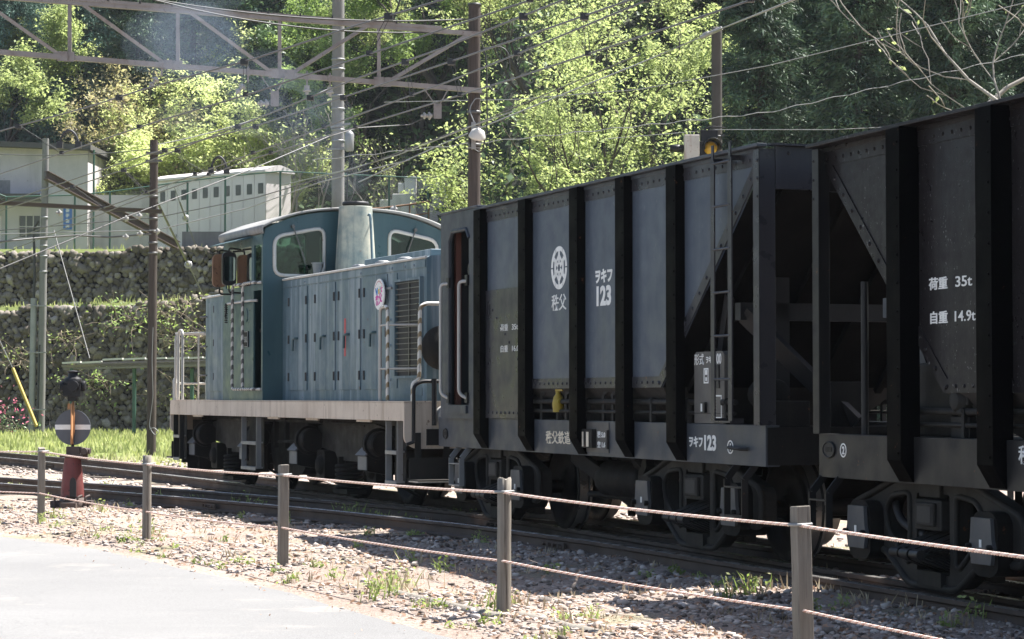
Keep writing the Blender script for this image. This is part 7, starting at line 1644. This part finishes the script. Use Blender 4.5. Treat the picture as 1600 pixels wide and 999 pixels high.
def plant(key, name, label, x, y, scale=1.0, rz=0.0, group=None, sx=1.0, dz=0.0, cat='tree'):
    tme, cme, H = PROTO[key]; z = float(ground_z(x, y)) + dz
    e = empty(name, label, cat, (x, y, z), rz, group); e.scale = (scale*sx, scale*sx, scale); link_mesh('trunk', tme, e); link_mesh('crown', cme, e); return e

deciduous('bright_a', 201, 13, 0.24, 'leaf_bright', 25000, 0.070, 0.20, trunks=2, lean=-0.10, maxl=3, spread=0.8, flat=0.4, tilt=0.9)
deciduous('bright_b', 202, 14, 0.26, 'leaf_bright', 25000, 0.070, 0.20, trunks=3, lean=-0.22, maxl=3, spread=0.75, flat=0.4, tilt=0.9)
deciduous('mid_a', 203, 10, 0.2, 'leaf_mid', 24000, 0.078, 0.22, trunks=2, maxl=3)
deciduous('green_a', 204, 10, 0.22, 'leaf_bright', 34000, 0.088, 0.26, trunks=2, maxl=3, spread=0.9)
deciduous('maple_a', 205, 6.0, 0.13, 'leaf_maple', 32000, 0.066, 0.20, 'bark_pale', trunks=4, maxl=3, spread=1.0, flat=0.32, up=0.02, tilt=0.7)
deciduous('bud_a', 206, 6.0, 0.12, 'leaf_bud', 9000, 0.075, 0.22, 'bark_pale', trunks=4, maxl=3, spread=0.9, flat=0.45, up=0.05)
deciduous('dark_a', 207, 10, 0.22, 'leaf_dark', 24000, 0.12, 0.32, trunks=2, maxl=3, spread=0.85)
deciduous('sparse_a', 208, 7, 0.09, 'leaf_bright', 650, 0.10, 0.12, 'bark_pale', trunks=3, maxl=3, spread=0.7, kids=(3, 4))
deciduous('bare_a', 209, 9, 0.11, 'leaf_bright', 300, 0.05, 0.04, 'bark_pale', trunks=1, maxl=4, spread=0.85, kids=(2, 3), up=0.10, first=0.36)
conifer('cedar_a', 301, 17, 2.7, 'needle', 210, 0.05, 0.22, 75, 0.21)
conifer('cedar_b', 302, 20, 3.3, 'needle', 230, 0.06, 0.26, 75, 0.22)
conifer('fir_a', 303, 15, 2.8, 'needle_blue', 190, 0.05, 0.2, 65, 0.22)
def px2x(px, Y): return (px-800)/FPX*Y
G1, G2, G3, G4 = 'bright green trees behind the wagons', 'dark cedars on the slope', 'pale maples above the wall', 'trees on the slope behind the gantry'
T_ = [
 ('bright_a', 'leafy_tree', 'bright spring green tree right of the dark wooden pole', 938, 82, 0.85, 0.3, G1),
 ('bright_b', 'leafy_tree', 'large bright spring green tree with leaning trunks in the middle of the clump', 985, 79, 0.95, 1.2, G1),
 ('bright_a', 'leafy_tree', 'bright green tree at the right end of the clump beside the brown grey pole', 1065, 84, 0.85, 2.4, G1),
 ('bright_b', 'leafy_tree', 'bright green tree higher up the slope behind the middle of the clump', 900, 92, 0.9, 4.0, G1),
 ('bright_a', 'leafy_tree', 'bright green tree up the slope to the right of the clump', 1010, 96, 0.8, 5.2, G1),
 ('mid_a', 'leafy_tree', 'mid green tree between the concrete pole and dark wooden pole', 650, 113, 1.0, 0.5, G4),
 ('bright_a', 'leafy_tree', 'light green tree overhanging the right end of the gantry', 700, 113, 0.8, 1.9, G4),
 ('mid_a', 'leafy_tree', 'mid green tree just right of the concrete pole', 585, 113, 0.9, 3.1, G4),
 ('dark_a', 'evergreen_tree', 'dark broadleaf evergreen behind the concrete pole', 540, 118, 0.9, 0.2, G4),
 ('dark_a', 'evergreen_tree', 'dark broadleaf evergreen behind the fork bracket', 450, 119, 0.8, 2.2, G4),
 ('dark_a', 'evergreen_tree', 'dark broadleaf evergreen behind the lamp', 730, 112, 1.0, 3.9, G4),
 ('dark_a', 'evergreen_tree', 'dark evergreen low behind the trunks of the bright trees', 790, 92, 0.7, 1.1, G4),
 ('green_a', 'leafy_tree', 'large yellow green tree at the left edge above the grey building', 5, 117, 0.92, 0.4, G4),
 ('green_a', 'leafy_tree', 'yellow green tree standing behind the corner of the grey building', 75, 120, 0.75, 3.3, G4),
 ('bud_a', 'maple_tree', 'brownish budding tree right of the grey building', 165, 114, 1.2, 0.7, G3),
 ('bud_a', 'maple_tree', 'brownish budding tree behind the slim wooden pole', 225, 116, 1.2, 2.8, G3),
 ('maple_a', 'maple_tree', 'pale layered maple above the left end of the white cubicle', 290, 113.8, 1.15, 0.1, G3),
 ('maple_a', 'maple_tree', 'pale layered maple above the right end of the white cubicle', 365, 114, 1.2, 1.7, G3),
 ('maple_a', 'maple_tree', 'pale layered maple higher on the bank behind the two maples', 330, 117, 1.25, 3.6, G3),
 ('maple_a', 'maple_tree', 'pale layered maple left of the concrete pole', 420, 115, 1.0, 4.9, G3),
 ('maple_a', 'maple_tree', 'small pale maple directly behind the fence beside the grey building', 190, 112.5, 0.55, 4.2, G3),
 ('sparse_a', 'sapling', 'thin pale sapling with few leaves left of the concrete pole', 470, 108, 1.0, 0.9, None),
 ('sparse_a', 'sapling', 'thin pale sapling leaning over the fence right of the concrete pole', 590, 105, 0.7, 2.9, None),
 ('bright_b', 'sapling', 'bright leafy sapling in front of the pump house', 725, 98, 0.17, 1.0, None),
 ('fir_a', 'fir_tree', 'blue green fir at the upper left corner', 20, 118, 1.0, 0.0, G2),
 ('fir_a', 'fir_tree', 'blue green fir right of the left gantry post', 125, 117, 1.05, 2.0, G2),
 ('cedar_a', 'cedar_tree', 'dark fir behind the second gantry panel', 215, 117.5, 0.95, 1.0, G2),
 ('cedar_b', 'cedar_tree', 'dark fir behind the third gantry panel', 300, 119, 0.9, 3.0, G2),
 ('fir_a', 'fir_tree', 'green fir behind the fourth gantry panel', 385, 118, 1.0, 4.0, G2),
 ('cedar_b', 'cedar_tree', 'dark fir between the third and fourth gantry posts', 480, 119, 0.9, 5.0, G2),
 ('cedar_a', 'cedar_tree', 'dark fir high behind the concrete pole', 570, 124, 0.95, 0.6, G2),
 ('cedar_b', 'cedar_tree', 'dark fir in the gap at the far upper left', 70, 127, 1.0, 0.6, G2),
 ('cedar_a', 'cedar_tree', 'dark cedar just right of the brown grey pole', 1190, 69, 0.95, 0.4, G2),
 ('cedar_b', 'cedar_tree', 'tall dark cedar right of the pole, second along the slope', 1275, 72, 0.85, 1.4, G2),
 ('cedar_a', 'cedar_tree', 'dark cedar in the middle of the dark stand', 1345, 68, 0.98, 2.4, G2),
 ('cedar_b', 'cedar_tree', 'dark cedar left of the bare tree', 1430, 73, 0.85, 3.4, G2),
 ('cedar_a', 'cedar_tree', 'dark cedar directly behind the bare tree', 1490, 67, 1.0, 4.4, G2),
 ('cedar_b', 'cedar_tree', 'dark cedar at the right edge', 1580, 71, 0.85, 5.4, G2),
 ('cedar_a', 'cedar_tree', 'dark cedar at the upper right corner', 1660, 68, 1.0, 0.9, G2),
 ('cedar_b', 'cedar_tree', 'dark cedar higher up behind the brown grey pole', 1120, 96, 0.9, 2.0, G2),
 ('cedar_a', 'cedar_tree', 'dark cedar higher up the slope, second row left', 1200, 93, 1.0, 3.0, G2),
 ('cedar_b', 'cedar_tree', 'dark cedar higher up the slope, second row middle', 1350, 94, 0.95, 0.3, G2),
 ('cedar_a', 'cedar_tree', 'dark cedar higher up the slope, second row right', 1510, 93, 1.0, 1.3, G2),
 ('bare_a', 'bare_tree', 'almost bare pale barked tree with a few fresh leaves at the upper right', 1605, 58, 2.1, 0.6, None),
 ('bare_a', 'bare_tree', 'almost bare thin tree with few leaves, cut by the right edge', 1720, 60, 1.9, 2.6, None),
 ('bright_a', 'leafy_tree', 'light green tree low beside the foot of the brown grey pole', 1150, 70, 0.30, 2.0, None),
]
for key, name, lab, px, Y, sc, rz, grp in T_: plant(key, name, lab, px2x(px, Y), Y, sc, rz, grp)
# trees outside the photograph's frame, so the slope goes on to both sides
for i, (key, x, y, sc) in enumerate((('cedar_a', 24, 84, 1.0), ('cedar_b', 30, 80, 1.0), ('cedar_a', 35, 90, 1.1), ('green_a', -32, 118, 1.0), ('fir_a', -34, 130, 1.1), ('fir_a', -40, 124, 1.0))):
    pass
# undergrowth over the slope
g = np.random.default_rng(401); n = 52000; x = g.uniform(-42, 34, n); y = hill_start(x) + g.random(n)**1.1*60 - 1.0; P = np.stack([x, y, ground_z(x, y) + np.abs(g.normal(0, 0.7, n))], 1)
cl = vnoise(x*0.35, y*0.35, 21); P[:, 2] += 1.6*cl*(g.random(n))
V, Fq = flakes(P, 0.16 + 0.16*g.random(n), 402, 2.5); o = big_mesh('undergrowth', V, Fq, M['leaf_dark']); tag(o, 'dense dark undergrowth covering the forest slope', 'undergrowth', kind='stuff')
n = 60000; x = g.uniform(-60, 50, n); y = hill_start(x) + 42 + g.random(n)*50; P = np.stack([x, y, ground_z(x, y) + g.random(n)*9*(0.4 + vnoise(x*0.2, y*0.2, 5))], 1); V, Fq = flakes(P, 0.28 + 0.3*g.random(n), 404, 2.5)
o = big_mesh('far_forest', V, Fq, M['needle']); tag(o, 'dark far forest closing the top of the slope', 'forest', kind='stuff')
# shrubs at the foot of the slope right of the pump house, seen over the wagons
# ------------------------------------------------------------------ thin haze in the valley, and the locomotive's exhaust smoke
def vol_mat(name, col, dens, aniso=0.0, puffy=False):
    m = bpy.data.materials.new(name); m.use_nodes = True; nt = m.node_tree; nt.nodes.clear()
    v = nt.nodes.new('ShaderNodeVolumePrincipled'); o = nt.nodes.new('ShaderNodeOutputMaterial')
    v.inputs['Color'].default_value = (*col, 1); v.inputs['Density'].default_value = dens; v.inputs['Anisotropy'].default_value = aniso
    nt.links.new(v.outputs[0], o.inputs['Volume']); return m
hz = MB(); hz.bx(-110, 110, -42, 212, -1.3, 72); hz_o = hz.build('haze', vol_mat('valley_haze', (0.86, 0.92, 1.0), 0.00013)); hz_o['kind'] = 'stuff'

sm = MB(); rr = random.Random(12)
for px, py, Y, rx, rz in ((545, 318, 31.9, 0.16, 0.16), (532, 296, 32.2, 0.24, 0.22), (510, 262, 33.0, 0.36, 0.34), (485, 222, 34.0, 0.50, 0.48), (462, 180, 35.0, 0.66, 0.6), (425, 150, 36.0, 0.72, 0.55), (375, 122, 37.0, 0.85, 0.6), (320, 95, 38.0, 0.95, 0.7), (280, 65, 39.0, 1.0, 0.75), (240, 50, 40.0, 0.9, 0.6)):
    for k in range(3):
        c = at(px, py, Y) + Vector((rr.gauss(0, rx*0.4), rr.gauss(0, rx*0.4), rr.gauss(0, rz*0.4))); f = rr.uniform(0.55, 1.0)
        bm = bmesh.new(); bmesh.ops.create_icosphere(bm, subdivisions=3, radius=1.0); bm.verts.index_update()
        sm.add([(c.x + v.co.x*rx*f, c.y + v.co.y*rx*f, c.z + v.co.z*rz*f) for v in bm.verts], [[v.index for v in q.verts] for q in bm.faces]); bm.free()
so_ = sm.build('exhaust_smoke', vol_mat('blue_smoke', (0.62, 0.78, 1.0), 0.035), recalc=False); tag(so_, 'thin bluish exhaust smoke drifting left from the locomotive stack', 'smoke', kind='stuff')
